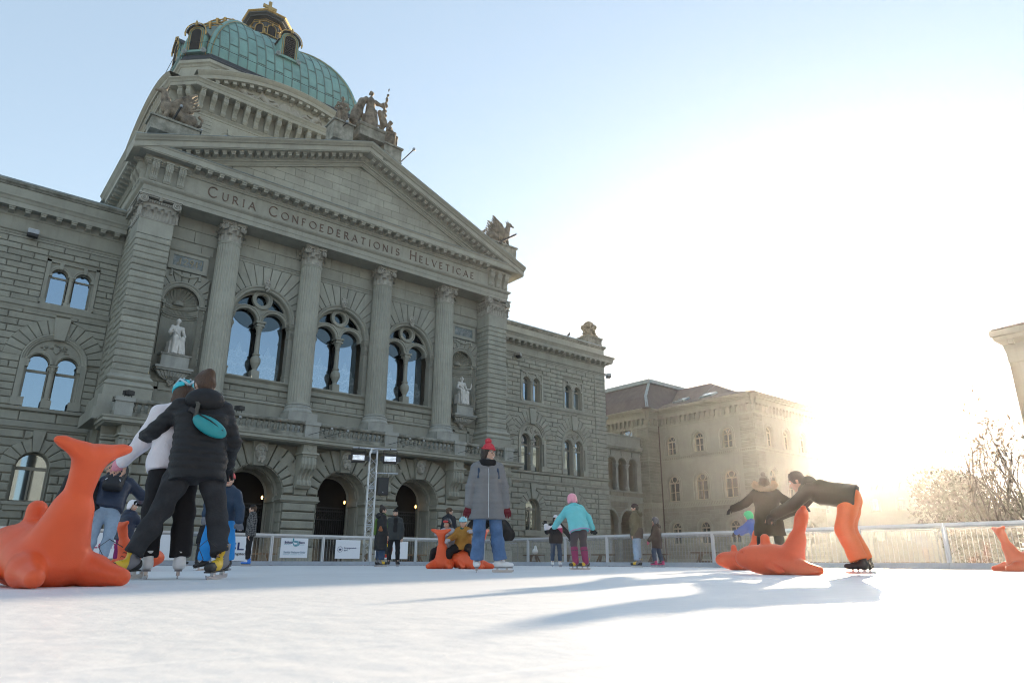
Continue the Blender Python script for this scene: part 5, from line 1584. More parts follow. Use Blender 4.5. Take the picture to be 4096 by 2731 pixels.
# banners on the boards
M_BANNER = mat('white_banner', (.74,.76,.80), .55)
def flat_mat(n, c): return bpy.data.materials.get(n) or mat(n, c, .6)
def text(par, s, x, z, size, m, y=-.012, bold=0.0, align='LEFT', rz=0, sx=1.0):
    cu = bpy.data.curves.new('lettering', 'FONT'); cu.body = s; cu.size = size; cu.align_x = align; cu.offset = bold; cu.resolution_u = 3; cu.extrude = .0005
    tmp = bpy.data.objects.new('tmp', cu); COL.objects.link(tmp)
    dg = bpy.context.evaluated_depsgraph_get(); me = bpy.data.meshes.new_from_object(tmp.evaluated_get(dg))
    bpy.data.objects.remove(tmp)
    o = link('lettering', me, m, par, (x, y, z)); o.rotation_euler = (math.pi/2, 0, 0); o.scale = (sx, 1, 1)
    return o
def banner(x0, x1, z0, z1, label):
    t = thing('banner', label, 'banner', (x0, RY-.045, z0), 0, 'sponsor banners on the boards')
    MB().box(0, x1-x0, -.004, .004, 0, z1-z0).build('sheet', M_BANNER, t); return t
NAVY, TEAL, PURP, CRIM, GREYB = flat_mat('navy_print', (.02,.03,.12)), flat_mat('teal_print', (.03,.30,.38)), flat_mat('violet_print', (.12,.06,.45)), flat_mat('crimson_print', (.42,.01,.10)), flat_mat('grey_blue_print', (.22,.30,.38))
REDP, YELP, BLKP = flat_mat('red_print', (.55,.03,.02)), flat_mat('yellow_print', (.80,.58,.02)), flat_mat('black_print', (.015,.015,.015))
b = banner(on_boards(-60), on_boards(262), .22, .98, 'white banner with violet lettering at the far left of the boards'); text(b, 'al', 1.05, .26, .55, PURP, bold=.012)
b = banner(on_boards(318), on_boards(500), .22, .98, 'white banner with crimson Loehring lettering behind the small child'); text(b, 'Loehring', .26, .30, .33, CRIM, bold=.003)
b = banner(on_boards(560), on_boards(733), .17, .97, 'white banner mostly hidden behind the man in the beanie')
b = banner(on_boards(845), on_boards(1003), .16, .97, 'white banner with navy USL lettering left of the man in the patterned jacket'); text(b, 'USL', .18, .36, .36, NAVY, bold=.006, sx=1.45); text(b, 'Veranstaltungstechnik', .14, .19, .135, BLKP, bold=.002)
b = banner(on_boards(1117), on_boards(1226), .27, .96, 'white banner with teal plumbing logo and two lines of text')
text(b, 'Böhlen', .13, .50, .115, NAVY, bold=.003); text(b, 'Bern', .68, .50, .115, NAVY, bold=.003)
text(b, 'Sanitär Heizung Solar', .12, .16, .105, GREYB, bold=.002, sx=.92)
lg_ = MB()
for r_ in (.055, .085, .115):
    lg_.tube([(.56+r_*math.cos(a)*1.25, -.008, .50+r_*math.sin(a)*.8) for a in [R(-100+i*20) for i in range(11)]]+[(.46-(r_-.085)*.6, -.008, .5+r_*.8), (.46-(r_-.085)*.6, -.008, .68)], .009, 4)
    lg_.tube([(.56, -.008, .5-r_*.8), (.50, -.008, .5-r_*.8), (.40, -.008, .56+r_*.4)], .009, 4)
for a, c in ((.12, .37), (.66, .88)): lg_.box(a, c, -.008, -.005, .455, .467)
for a, c in ((.11, .36), (.39, .64), (.67, .87)): lg_.box(a, c, -.008, -.005, .105, .116)
lg_.build('logo', TEAL, b)
b = banner(on_boards(1338), on_boards(1437), .25, .94, 'white banner with round bear seal and two lines Burgergemeinde Bern')
text(b, 'Burgergemeinde', .36, .37, .078, NAVY, bold=.001); text(b, 'Bern', .36, .28, .078, NAVY, bold=.001)
lg_ = MB()
for i in range(30):
    a = 2*math.pi*i/30; q = .118 if i % 3 else .104; lg_.bar((.19+.088*math.cos(a), -.008, .34+.088*math.sin(a)), (.19+q*math.cos(a), -.008, .34+q*math.sin(a)), .007, .004, up=(0,1,0))
lg_.tube([(.145, -.008, .335), (.18, -.008, .352), (.215, -.008, .35), (.245, -.008, .33)], [.012,.018,.017,.01], 6)
for x in (.16, .18, .212, .228): lg_.bar((x, -.008, .345), (x-.012, -.008, .29), .012, .004, up=(0,1,0))
lg_.build('seal_print', NAVY, b)
b = banner(on_boards(1498), on_boards(1629), .25, .93, 'white banner with round red and yellow animal emblem behind the standing couple')
def disc(c, r, y, n=28): return [(c[0]+r*math.cos(2*math.pi*i/n), c[1]+r*math.sin(2*math.pi*i/n)) for i in range(n)]
for r_, y, m in ((.335, -.006, BLKP), (.325, -.0075, REDP), (.215, -.009, BLKP), (.205, -.0105, YELP)):
    MB().add([(x, y, z) for x, z in disc((.46, .38), r_, y)], [tuple(range(28))]).build('emblem_disc', m, b)
an = MB(); an.add([(x, -.012, z) for x, z in [(.27,.33),(.30,.36),(.34,.43),(.41,.47),(.44,.53),(.48,.47),(.55,.46),(.62,.40),(.655,.33),(.62,.24),(.54,.19),(.46,.18),(.40,.30)]], [tuple(range(13))]); an.build('emblem_animal', BLKP, b)
for ch, a in zip('CI-BERN', (100, 60, 25, -110, -75, -42, -12)):
    pass
for ch, a in zip(['C','I','-','N','R','E','B'], (72, 45, 18, -14, -42, -70, -98)):
    l = text(b, ch, .46+.27*math.cos(R(a)), .38+.27*math.sin(R(a)), .125, BLKP, y=-.0095, bold=.004, align='CENTER')
    rot = R(a-90) if a > 0 else R(a+90)
    off = Vector((0, 0, -.045)); off.rotate(Matrix.Rotation(-rot, 3, 'Y')); l.location = Vector(l.location)+off
    l.rotation_euler = (Matrix.Rotation(-rot, 3, 'Y') @ Matrix.Rotation(math.pi/2, 3, 'X')).to_euler()

# wooden tables and benches behind the boards
def bench(p, rz, L, h, w, label, kind='bench'):
    t = thing(kind, label, kind, p, rz, 'wooden benches and tables behind the boards')
    for k in range(3):
        y = -w/2+w*(k+.5)/3; MB().box(-L/2, L/2, y-w/6.6, y+w/6.6, h-.05, h).build('plank', M_WOOD, t)
    for s in (-1, 1):
        for q in (-1, 1):
            MB().bar((s*(L/2-.12), q*w*.45, 0), (s*(L/2-.32), q*w*.18, h-.05), .07, .06).build('leg', M_WOOD, t)
    MB().box(-L/2+.3, L/2-.3, -.03, .03, h*.35, h*.35+.06).build('stretcher', M_WOOD, t)
    return t
for px, dist, L, h, w, lb, kd in [(55, 27.5, 1.9, 1.22, .6, 'tall wooden table at far left above the boards', 'table'), (400, 29.2, 1.6, 1.22, .6, 'tall wooden table behind the person with the backpack', 'table'),
        (1000, 30.2, 1.9, .5, .35, 'wooden bench behind the banner with teal logo', 'bench'), (1465, 31.0, .55, .52, .35, 'small wooden stool at the foot of the light tower', 'stool'),
        (1650, 31.5, 1.2, .5, .35, 'wooden bench behind the round red emblem banner', 'bench'), (2135, 31.0, .9, .5, .35, 'wooden stool left of the waving girl', 'stool'),
        (2285, 30.0, .9, .5, .35, 'wooden stool behind the turquoise jacket girl', 'stool'), (2415, 28.6, .9, .5, .35, 'wooden stool left of the man in the olive jacket', 'stool'),
        (2630, 27.2, 1.0, .5, .35, 'wooden bench behind the child with pink skates', 'bench'), (2828, 26.2, 1.0, .55, .4, 'wooden bench right of the child with pink skates', 'bench'),
        (3310, 24.2, 1.3, .22, .4, 'low dark bench behind the backlit boards', 'bench'), (3650, 23.2, 1.4, .22, .4, 'low dark bench at right behind the backlit boards', 'bench')]:
    p = at(px, dist=dist); p.z = -.05; bench(p, -.1 if px < 2000 else -1.3, L, h, w, lb, kd)
p = at(2141, dist=31.0); p.z = .455
s_ = SDF().ell((0,0,.12), (.14,.11,.12)).ell((.02,0,.26), (.07,.06,.12)); bag = sdf_obj('paper_bag', s_, .03, mat('white_bag', (.75,.75,.74), .8)); bag.location = p; tag(bag, 'white carrier bag standing on a wooden stool', 'bag')

# lighting tower
def zat(p, py):
    lo, hi = 0, 60
    for _ in range(50):
        m = (lo+hi)/2
        if project((p[0], p[1], m))[1] > py: lo = m
        else: hi = m
    return lo
tp_ = at(1467, dist=29.6); tp_.z = -.05; TH = zat(tp_, 1800)
TW = thing('truss_tower', 'silver aluminium truss tower carrying lamps and a loudspeaker', 'light tower', tp_, R(-22))
w = .15
for sx in (-1, 1):
    for sy in (-1, 1): MB().tube([(sx*w, sy*w, .05), (sx*w, sy*w, TH)], .025, 8).build('chord', M_ALU, TW)
nz = int(TH/.3); brace = None
for i in range(nz):
    z0, z1 = .1+i*.3, .1+(i+1)*.3
    if z1 > TH: break
    for k, (a, b) in enumerate((((-w,-w),(w,-w)), ((w,-w),(w,w)), ((w,w),(-w,w)), ((-w,w),(-w,-w)))):
        if i % 2: a, b = b, a
        MB().tube([(a[0], a[1], z0), (b[0], b[1], z1)], .011, 5).build('brace', M_ALU, TW)
for z in (TH*.34, TH*.67, TH-.03):
    c = MB()
    for a, b in (((-w,-w),(w,-w)), ((w,-w),(w,w)), ((w,w),(-w,w)), ((-w,w),(-w,-w))): c.tube([(a[0], a[1], z), (b[0], b[1], z)], .016, 6); c.tube([(a[0], a[1], z+.08), (b[0], b[1], z+.08)], .012, 6)
    c.build('collar', M_ALU, TW)
MB().box(-.5, .5, -.5, .5, 0, .04).build('base_plate', M_STEEL, TW)
MB().tube([(-.85, 0, TH+.12), (.95, 0, TH+.12)], .03, 8).build('lamp_bar', M_ALU, TW); MB().tube([(-.1, -.15, TH+.12), (-.1, -.15, TH-.1)], .03, 6).build('clamp', M_ALU, TW)
MB().tube([(.0, 0, TH-.88), (1.05, 0, TH-.88)], .025, 8).build('speaker_bar', M_ALU, TW)
led = emit('led_face', (.75,.82,.9), 0.0); led.node_tree.nodes['Principled BSDF'].inputs['Emission Strength'].default_value = .12
def on_tower(x, y, z): return tp_+Matrix.Rotation(R(-22), 3, 'Z') @ Vector((x, y, z))
for j, x in enumerate((-.62, .68)):
    f = thing('floodlight', ('black floodlight with white lamp grid hung left of the truss tower', 'black floodlight with white lamp grid hung right of the truss tower')[j], 'floodlight', on_tower(x, -.1, TH-.32), R(-22), 'floodlights on the truss tower')
    bd = MB().box(-.27, .27, -.06, .14, -.17, .22); bd.bar((-.28, 0, .0), (-.28, 0, .36), .03).bar((.28, 0, 0), (.28, 0, .36), .03).bar((-.28, 0, .36), (.28, 0, .36), .03); bd.tube([(0, 0, .36), (0, 0, .46)], .02, 6)
    for s in (-1, 1): bd.add([(s*.27, -.06, -.12), (s*.27, -.06, .12), (s*.42, -.16, .09), (s*.42, -.16, -.09)], [(0,1,2,3)])
    bd.build('housing', M_BLACK, f)
    for r in range(4):
        lm = MB()
        for c in range(10): lm.box(-.235+c*.048, -.195+c*.048, -.07, -.06, -.08+r*.052, -.04+r*.052)
        lm.build('lamp_row', led, f)
sp = thing('loudspeaker', 'black loudspeaker box hung on the right of the truss tower', 'loudspeaker', on_tower(.45, -.02, TH-1.42), R(-22))
MB().box(-.22, .22, -.16, .16, -.35, .35).build('cabinet', M_BLACK, sp); MB().box(-.20, .20, -.175, -.16, -.33, .33).build('grille', M_DARKMETAL, sp)
MB().add([(-.02,-.178,-.27),(.02,-.178,-.27),(0,-.178,-.235)], [(0,1,2)]).build('badge', M_BANNER, sp); MB().tube([(-.22, 0, .35), (-.22, 0, .54)], .012, 5).tube([(.22, 0, .35), (.22, 0, .54)], .012, 5).build('bracket', M_STEEL, sp)
MB().tube([(-.1, .1, -.35), (.05, .12, -.5), (-.2, .14, -.56), (-.42, .1, -.42)], .008, 5).build('cable', M_BLACK, sp)

# ================================================================== east office wing, arcade, far office wing
M_OFF = mat('office_sandstone', (.36,.345,.28), .9, var=.15, vscale=.6, bump=.2, bscale=9, streak=.15, rnd=.08)
M_OFFD = mat('office_rusticated_stone', (.30,.29,.235), .92, var=.2, vscale=1, bump=.4, bscale=14, rnd=.1)
M_TILE = mat('roof_tiles', (.135,.11,.10), .8, var=.35, vscale=1.5, bump=.8, bscale=30, stretch=(1,1,.25))
M_WFR = mat('painted_window_frame', (.44,.38,.28), .6)
M_OGL = glass_mat('office_glass', (.7,.75,.8), .35, .05, (.5,.5,.5))
class Bld:
    """axis aligned building helper: faces given by origin, direction, normal"""
    def __init__(s, root, o, m=M_OFF): s.root = root; s.o = Vector(o); s.m = m
    def put(s, mb, name, m=None, parent=None):
        ob = mb.build(name, m or s.m, parent or s.root)
        ob.location = -s.o if parent is None else (0,0,0)
        return ob
def face_pts(F, poly, d): 
    O, u, n = F
    return [(O[0]+u[0]*a+n[0]*d, O[1]+u[1]*a+n[1]*d, z) for a, z in poly]
def fprism(mb, F, poly, d0, d1):
    k = len(poly); mb.add(face_pts(F, poly, d0)+face_pts(F, poly, d1), [tuple(range(k, 2*k)), tuple(range(k))]+[(i, (i+1) % k, k+(i+1) % k, k+i) for i in range(k)])
def office_window(B, F, a, z0, zs, r, kind, stone=True):
    """kind: 0 fan, 1 round light"""
    O, u, n = F
    fr = MB()
    outer = arch_poly(a, zs, r, z0, 14)
    def ring(r0, r1, d0, d1, mb):
        for i in range(14):
            t0, t1 = math.pi*i/14, math.pi*(i+1)/14
            fprism(mb, F, [(a+r0*math.cos(t0), zs+r0*math.sin(t0)), (a+r1*math.cos(t0), zs+r1*math.sin(t0)), (a+r1*math.cos(t1), zs+r1*math.sin(t1)), (a+r0*math.cos(t1), zs+r0*math.sin(t1))], d0, d1)
    sm = MB(); ring(r, r+.14, 0, .05, sm); ring(r+.22, r+.32, 0, .07, sm)
    for e in (-1, 1):
        fprism(sm, F, rect(*sorted((a+e*r, a+e*(r+.14))), z0, zs), 0, .05); fprism(sm, F, rect(*sorted((a+e*(r+.22), a+e*(r+.32))), z0, zs), 0, .07)
    fprism(sm, F, rect(a-r-.4, a+r+.4, z0-.12, z0), 0, .14)
    # reveal
    ri = MB(); k = len(outer)
    ri.add(face_pts(F, outer, .05)+face_pts(F, outer, -.35), [(i, (i+1) % k, k+(i+1) % k, k+i) for i in range(k)]); sm.add(ri.v, ri.f)
    w = B.put(sm, 'arched_window', B.m)
    ring(r-.10, r, -.30, -.24, fr)
    for e in (-1, 1): fprism(fr, F, rect(*sorted((a+e*(r-.10), a+e*r)), z0, zs), -.30, -.24)
    fprism(fr, F, rect(a-.05, a+.05, z0, zs), -.30, -.22); fprism(fr, F, rect(a-r, a+r, zs-.07, zs+.07), -.30, -.21); fprism(fr, F, rect(a-r, a+r, z0, z0+.1), -.30, -.24)
    fprism(fr, F, rect(a-r, a+r, (z0+zs)/2-.03, (z0+zs)/2+.02), -.30, -.25)
    if kind == 1:
        for i in range(14):
            t0, t1 = 2*math.pi*i/14, 2*math.pi*(i+1)/14; q = r*.40; c = (a, zs+r*.52)
            fprism(fr, F, [(c[0]+q*math.cos(t0), c[1]+q*math.sin(t0)), (c[0]+(q+.08)*math.cos(t0), c[1]+(q+.08)*math.sin(t0)), (c[0]+(q+.08)*math.cos(t1), c[1]+(q+.08)*math.sin(t1)), (c[0]+q*math.cos(t1), c[1]+q*math.sin(t1))], -.30, -.24)
    else:
        for t in (R(60), R(120)):
            d = (math.cos(t), math.sin(t)); fprism(fr, F, [(a-.02, zs), (a+.02, zs), (a+d[0]*r+.02, zs+d[1]*r), (a+d[0]*r-.02, zs+d[1]*r)], -.30, -.25)
    B.put(fr, 'window_frame', M_WFR, w)
    g = MB(); pts = face_pts(F, outer, -.27); g.add(pts, [tuple(range(k))]); B.put(g, 'pane', M_OGL, w)
    g = MB(); pts = face_pts(F, rect(a-r-.1, a+r+.1, z0-.1, zs+r+.1), -.8); g.add(pts, [(0,1,2,3)]); B.put(g, 'interior', M_DARK, w)
def office_stones(B, F, u0, u1, z0, z1, rows, L, shapes, df=.04, m=None, name='stone'):
    global STONES
    keep = STONES; STONES = []
    ashlar(*F, u0, u1, z0, z1, rows, L, shapes, db=-.1, df=df, ch=.03, gap=.02)
    out = STONES; STONES = keep
    return out
def office_finish(B, stones, m, nmax):
    stones.sort(key=lambda t: -t[0])
    for ar, v, f, _ in stones[:nmax]:
        mb = MB(); mb.v = v; mb.f = f; B.put(mb, 'stone', m)
    if len(stones) > nmax:
        mb = MB()
        for ar, v, f, _ in stones[nmax:]: mb.add(v, f)
        B.put(mb, 'stonework', m)['kind'] = 'stuff'
def corbel_table(B, F, u0, u1, zt, step=.62):
    """arched corbel frieze under the eaves"""
    mb = MB(); n = max(1, round((u1-u0)/step)); st = (u1-u0)/n
    for i in range(n):
        a = u0+(i+.5)*st; r = st*.36
        pts = [(a+r*math.cos(math.pi-math.pi*j/8), zt-.62+r*math.sin(math.pi*j/8)) for j in range(9)]
        for j in range(8):
            p, q = pts[j], pts[j+1]; fprism(mb, F, [p, q, (q[0], zt), (p[0], zt)], 0, .32)
        fprism(mb, F, rect(a-st/2, a-r, zt-.62, zt), 0, .32)
        fprism(mb, F, rect(a+r, a+st/2, zt-.62, zt), 0, .32)
        fprism(mb, F, rect(a-st/2-.07, a-st/2+.07, zt-1.05, zt-.62), 0, .26)
        fprism(mb, F, rect(a-st/2+.14, a+st/2-.14, zt-1.42, zt-1.12), .0, .08)
    o = B.put(mb, 'corbel_frieze', B.m); return o
OFF = thing('office_building', 'three storey sandstone office block with arched windows and hipped tile roof, left of the sun', 'building', (47, 45, 0))
B = Bld(OFF, (47, 45, 0))
XF, XR_, YE, YCN = 41.0, 39.2, 35.7, 47.2
FW = ((XF, 0), (0, -1), (-1, 0))              # a = -y on the west facade
FR_ = ((XR_, 0), (0, -1), (-1, 0))
FE = ((0, YE), (1, 0), (0, -1))
FC = ((0, YCN), (1, 0), (0, -1))
wins = [-45.6, -42.15, -38.8]
sh = []
for a in wins: sh += [('arch', a, 12.35, .60, 10.95), ('arch', a, 8.05, .72, 6.15), ('arch', a, 3.45, .62, 1.9)]
shE = []
winE = [43.6, 46.8, 50.0]
for a in winE: shE += [('arch', a, 12.35, .60, 10.95), ('arch', a, 8.05, .72, 6.15), ('arch', a, 3.45, .62, 1.9)]
wl = MB(); backing(wl, *FW, -47.3, -YE, 0, 15.4, sh, d=0); backing(wl, *FE, XF, 53, 0, 15.4, shE, d=0)
wl.add([(53, YE, 0), (53, 62, 0), (53, 62, 15.4), (53, YE, 15.4)], [(0,1,2,3)])
backing(wl, *FC, XR_, XF+.5, 0, 15.4, d=0)
rw = [-50.2, -53.6]
shR = []
for a in rw: shR += [('arch', a, 13.3, .95, 11.2)]
backing(wl, *FR_, -62, -YCN, 0, 15.4, shR, d=0)
B.put(wl, 'wall', M_OFF)
for a in wins:
    office_window(B, FW, a, 10.95, 12.35, .60, 0); office_window(B, FW, a, 6.15, 8.05, .72, 1); office_window(B, FW, a, 1.9, 3.45, .62, 0)
for a in winE:
    office_window(B, FE, a, 10.95, 12.35, .60, 0); office_window(B, FE, a, 6.15, 8.05, .72, 1); office_window(B, FE, a, 1.9, 3.45, .62, 0)
for a in rw: office_window(B, FR_, a, 11.2, 13.3, .95, 1)
st = []
g1 = [('arch', a, 3.45, .97, 1.7) for a in wins]; gE = [('arch', a, 3.45, .97, 1.7) for a in winE]
st += office_stones(B, FW, -47.2, -YE, .5, 5.5, 13, .95, g1); st += office_stones(B, FE, XF, 53, .5, 5.5, 13, .95, gE)
st += office_stones(B, FR_, -58, -YCN, .5, 5.5, 13, .95, [])
for F, a, b in ((FW, -37.25, -YE), (FE, XF, 42.5), (FR_, -48.6, -YCN), (FC, XR_, XF-.02)):
    st += office_stones(B, F, a, b, 6.1, 14.0, 24, 3, [], df=.08)
keep = STONES; STONES = []
for F, ws in ((FW, wins), (FE, winE)):
    for a in ws: voussoirs(*F, a, 3.45, .95, lambda t: 1.42, 13, a0=R(2), a1=R(178), df=.06, db=-.05)
st += STONES; STONES = keep
office_finish(B, st, M_OFFD, 300)
bands = MB()
for F, a, b in ((FW, -YCN-.1, -YE+.05), (FE, XF-.05, 53), (FR_, -62, -YCN+.05), (FC, XR_-.05, XF)):
    for z0, z1, d in ((5.52,5.58,.14),(5.58,5.98,.06),(5.98,6.08,.12),(10.38,10.44,.12),(10.44,10.66,.05),(10.66,10.74,.12),(15.3,15.42,.36),(15.42,15.62,.5),(15.62,15.74,.66),(15.74,15.92,.76),(13.98,14.1,.1),(0,.5,.12)):
        fprism(bands, F, rect(a-(d if F in (FW, FR_) and False else 0), b, z0, z1), -.1, d)
B.put(bands, 'string_course', M_OFF)
dent = MB()
for F, a, b in ((FW, -YCN, -YE), (FE, XF, 53), (FR_, -58, -YCN)):
    k = int((b-a)/.24)
    for i in range(k): fprism(dent, F, rect(a+i*.24, a+i*.24+.1, 10.44, 10.64), .05, .11)
    k = int((b-a)/.3)
    for i in range(k):
        x = a+i*.3; fprism(dent, F, [(x, 5.62), (x+.1, 5.62), (x+.3, 5.94), (x+.2, 5.94)], .06, .10)
B.put(dent, 'carved_band', M_OFFD)
for F, a, b in ((FW, -YCN, -YE), (FE, XF, 53), (FR_, -62, -YCN), (FC, XR_, XF)): corbel_table(B, F, a, b, 15.35)
rf = MB(); e = .78; zc = 15.93; XM, ZR_ = 47.0, 19.5
rf.v = [(XF-e, YE-e, zc), (53+e, YE-e, zc), (53+e, 62, zc), (XF-e, 62, zc), (XM, 44.1, ZR_), (XM, 62, ZR_), (XF+2.6, YE+3.6, zc+1.15), (53-2.6, YE+3.6, zc+1.15), (XF+2.6, 62, zc+1.55), (53-2.6, 62, zc+1.55)]
rf.f = [(0, 1, 7, 6), (6, 7, 4), (0, 6, 8, 3), (6, 4, 5, 8), (1, 2, 9, 7), (7, 9, 5, 4)]
ro = B.put(rf, 'roof', M_TILE)
mn = MB(); a, b, c, d = XR_-e, YCN-e, 62, 53
mn.v = [(a, b, zc), (d, b, zc), (d, c, zc), (a, c, zc), (a+1.1, b+1.0, zc+1.5), (d-2, b+1.0, zc+1.5), (d-2, c, zc+1.5), (a+1.1, c, zc+1.5), (a+3.3, b+2.2, zc+3.6), (d-4, b+2.2, zc+3.6), (d-4, c, zc+3.6), (a+3.3, c, zc+3.6)]
mn.f = [(0,1,5,4),(4,5,9,8),(0,4,7,3),(4,8,11,7),(8,9,10,11)]
B.put(mn, 'mansard_roof', M_TILE)
rd = MB().box(a+3.0, d-3.7, b+1.9, c, zc+3.55, zc+3.9); rd.box(a+3.2, d-3.9, b+2.1, c, zc+3.9, zc+4.05); B.put(rd, 'roof_ridge', M_LEAD)
B.put(MB().bar((a+.1, b+.1, zc+.05), (a+1.15, b+1.05, zc+1.55), .3, .08).bar((a+1.15, b+1.05, zc+1.55), (a+3.3, b+2.2, zc+3.65), .3, .08), 'hip_flashing', M_LEAD)
def skylight(y, x, z, dx=1.0, dz=.6):
    n = Vector((-dz, 0, dx)).normalized(); u = Vector((0,1,0)); v = Vector((dx, 0, dz)).normalized(); c = Vector((x, y, z))
    f = B.put(MB().obox(c+n*.1, u, v, n, .72, .62, .1), 'skylight', M_LEAD)
    g = MB().obox(c+n*.215, u, v, n, .6, .5, .01); B.put(g, 'pane', bpy.data.materials.get('sky_glass') or glass_mat('sky_glass', (1,1,1), .9, .02), f)
skylight(44.6, 42.0, 16.75, 1, .42); skylight(41.1, 42.0, 16.72, 1, .42); skylight(52.5, 40.1, 17.5, .9, 1.2)
B.put(MB().tube([(XF-.3, 41.5, 16.3), (XF-1.5, 36.6, 18.0)], .03, 5), 'roof_pole', M_STEEL)
B.put(MB().tube([(XF-.12, 47.0, 0), (XF-.12, 47.0, 14.2)], .07, 6), 'downpipe', mat('brown_pipe', (.10,.07,.06), .6))
# arcade between the parliament and the office block
ARC = thing('arcade_link', 'two storey arcade joining the parliament to the office block', 'building', (34, 48.3, 0))
B2 = Bld(ARC, (34, 48.3, 0), M_STONE); F2 = ((0, 48.3), (1, 0), (0, -1))
ua = [31.9, 33.2, 34.52, 36.17, 37.78]; ua = [34.52-1.63*2, 34.52-1.63, 34.52, 36.15, 37.78]
la = [31.0, 33.9, 36.9]
sh = [('arch', a, 9.85, .66, 7.15) for a in ua]+[('arch', a, 3.95, 1.28, -1) for a in la]
wl = MB(); backing(wl, *F2, 28.0, 39.2, 0, 12.0, sh, d=0)
for a in ua:
    pts = arch_poly(a, 9.85, .66, 7.15); k = len(pts); wl.add(face_pts(F2, pts, 0)+face_pts(F2, pts, -.5), [(i, (i+1) % k, k+(i+1) % k, k+i) for i in range(k)])
for a in la:
    pts = arch_poly(a, 3.95, 1.28, 0); k = len(pts); wl.add(face_pts(F2, pts, 0)+face_pts(F2, pts, -.6), [(i, (i+1) % k, k+(i+1) % k, k+i) for i in range(k)])
B2.put(wl, 'wall')
B2.put(MB().box(28, 39.2, 51.5, 51.6, 0, 12), 'back_wall', M_OFFD); B2.put(MB().box(28, 39.2, 48.9, 51.5, 6.4, 6.9).box(28, 39.2, 48.4, 51.5, 11.2, 11.3), 'floor_slab', M_OFFD)
bd = MB()
for z0, z1, d in ((6.05,6.2,.12),(6.2,6.5,.05),(6.5,6.6,.14),(7.02,7.15,.12),(11.25,11.35,.1),(11.35,11.55,.3),(11.55,11.8,.42),(11.85,12.75,.08),(12.75,12.9,.2)): fprism(bd, F2, rect(28.1, 39.15, z0, z1), -.3, d)
B2.put(bd, 'string_course')
for a in ua:
    am = MB()
    for i in range(12):
        t0, t1 = math.pi*i/12, math.pi*(i+1)/12
        fprism(am, F2, [(a+.68*math.cos(t0), 9.85+.68*math.sin(t0)), (a+.86*math.cos(t0), 9.85+.86*math.sin(t0)), (a+.86*math.cos(t1), 9.85+.86*math.sin(t1)), (a+.68*math.cos(t1), 9.85+.68*math.sin(t1))], 0, .06)
    fprism(am, F2, [(a-.1, 10.5), (a+.1, 10.5), (a+.15, 11.2), (a-.15, 11.2)], 0, .1); B2.put(am, 'archivolt')
for a, b in zip(ua, ua[1:]):
    x = (a+b)/2; c = MB().lathe([(.24,7.15),(.24,7.4),(.2,7.5),(.17,7.6),(.15,9.4),(.17,9.5),(.25,9.72),(.28,9.78)], (x, 48.42), 14); c.box(x-.28, x+.28, 48.2, 48.75, 9.78, 9.88); B2.put(c, 'column', M_PALE)
for a in la:
    am = MB()
    for i in range(14):
        t0, t1 = math.pi*i/14, math.pi*(i+1)/14
        fprism(am, F2, [(a+1.3*math.cos(t0), 3.95+1.3*math.sin(t0)), (a+1.5*math.cos(t0), 3.95+1.5*math.sin(t0)), (a+1.5*math.cos(t1), 3.95+1.5*math.sin(t1)), (a+1.3*math.cos(t1), 3.95+1.3*math.sin(t1))], 0, .07)
    fprism(am, F2, [(a-.14, 5.2), (a+.14, 5.2), (a+.2, 6.0), (a-.2, 6.0)], 0, .14); B2.put(am, 'archivolt')
st = office_stones(B2, F2, 28.1, 39.2, 6.6, 7.02, 1, .95, [], df=.04)+office_stones(B2, F2, 28.1, 39.2, 3.0, 6.0, 6, .9, [('arch', a, 3.95, 1.52, -1) for a in la], df=.03)
office_finish(B2, st, M_OFFD, 120)
# far office wing, right of the sun
FAR = thing('far_office_building', 'distant hazy office block with hipped roof, right of the sun', 'building', (124, 58, 0))
B3 = Bld(FAR, (124, 58, 0), M_OFF)
X3, Y3, EZ = 117.0, 44.2, 15.0
F3 = ((X3, 0), (0, -1), (-1, 0)); F3e = ((0, Y3), (1, 0), (0, -1))
w3 = [-48.5, -53.2, -57.9, -62.6, -67.3]; w3e = [121.5, 125.0, 128.5]
sh = []; she = []
for a in w3: sh += [('arch', a, 11.0, .7, 9.3), ('arch', a, 6.0, .85, 3.9)]
for a in w3e: she += [('arch', a, 11.0, .7, 9.3), ('arch', a, 6.0, .85, 3.9)]
wl = MB(); backing(wl, *F3, -76, -Y3, -3, EZ, sh, d=0, dz=.3); backing(wl, *F3e, X3, 132, -3, EZ, she, d=0, dz=.3); wl.box(X3+.5, 131.5, Y3+1.5, 76, -3, EZ); B3.put(wl, 'wall')
for a in w3: office_window(B3, F3, a, 9.3, 11.0, .7, 0); office_window(B3, F3, a, 3.9, 6.0, .85, 1)
for a in w3e: office_window(B3, F3e, a, 9.3, 11.0, .7, 0); office_window(B3, F3e, a, 3.9, 6.0, .85, 1)
bd = MB()
for F, a, b in ((F3, -76, -Y3+.4), (F3e, X3-.4, 132.4)):
    for z0, z1, d in ((8.3,8.8,.15),(13.4,13.6,.12),(EZ-.7,EZ-.3,.5),(EZ-.3,EZ,.9),(2.4,2.9,.15)): fprism(bd, F, rect(a, b, z0, z1), -.1, d)
B3.put(bd, 'string_course')
st = office_stones(B3, F3, -46.4, -Y3, -2, 13.4, 34, 4, [], df=.12)+office_stones(B3, F3e, X3, X3+2.2, -2, 13.4, 34, 4, [], df=.12)
office_finish(B3, st, M_OFFD, 300)
corbel_table(B3, F3, -76, -Y3, EZ-.75, 1.0); corbel_table(B3, F3e, X3, 132, EZ-.75, 1.0)
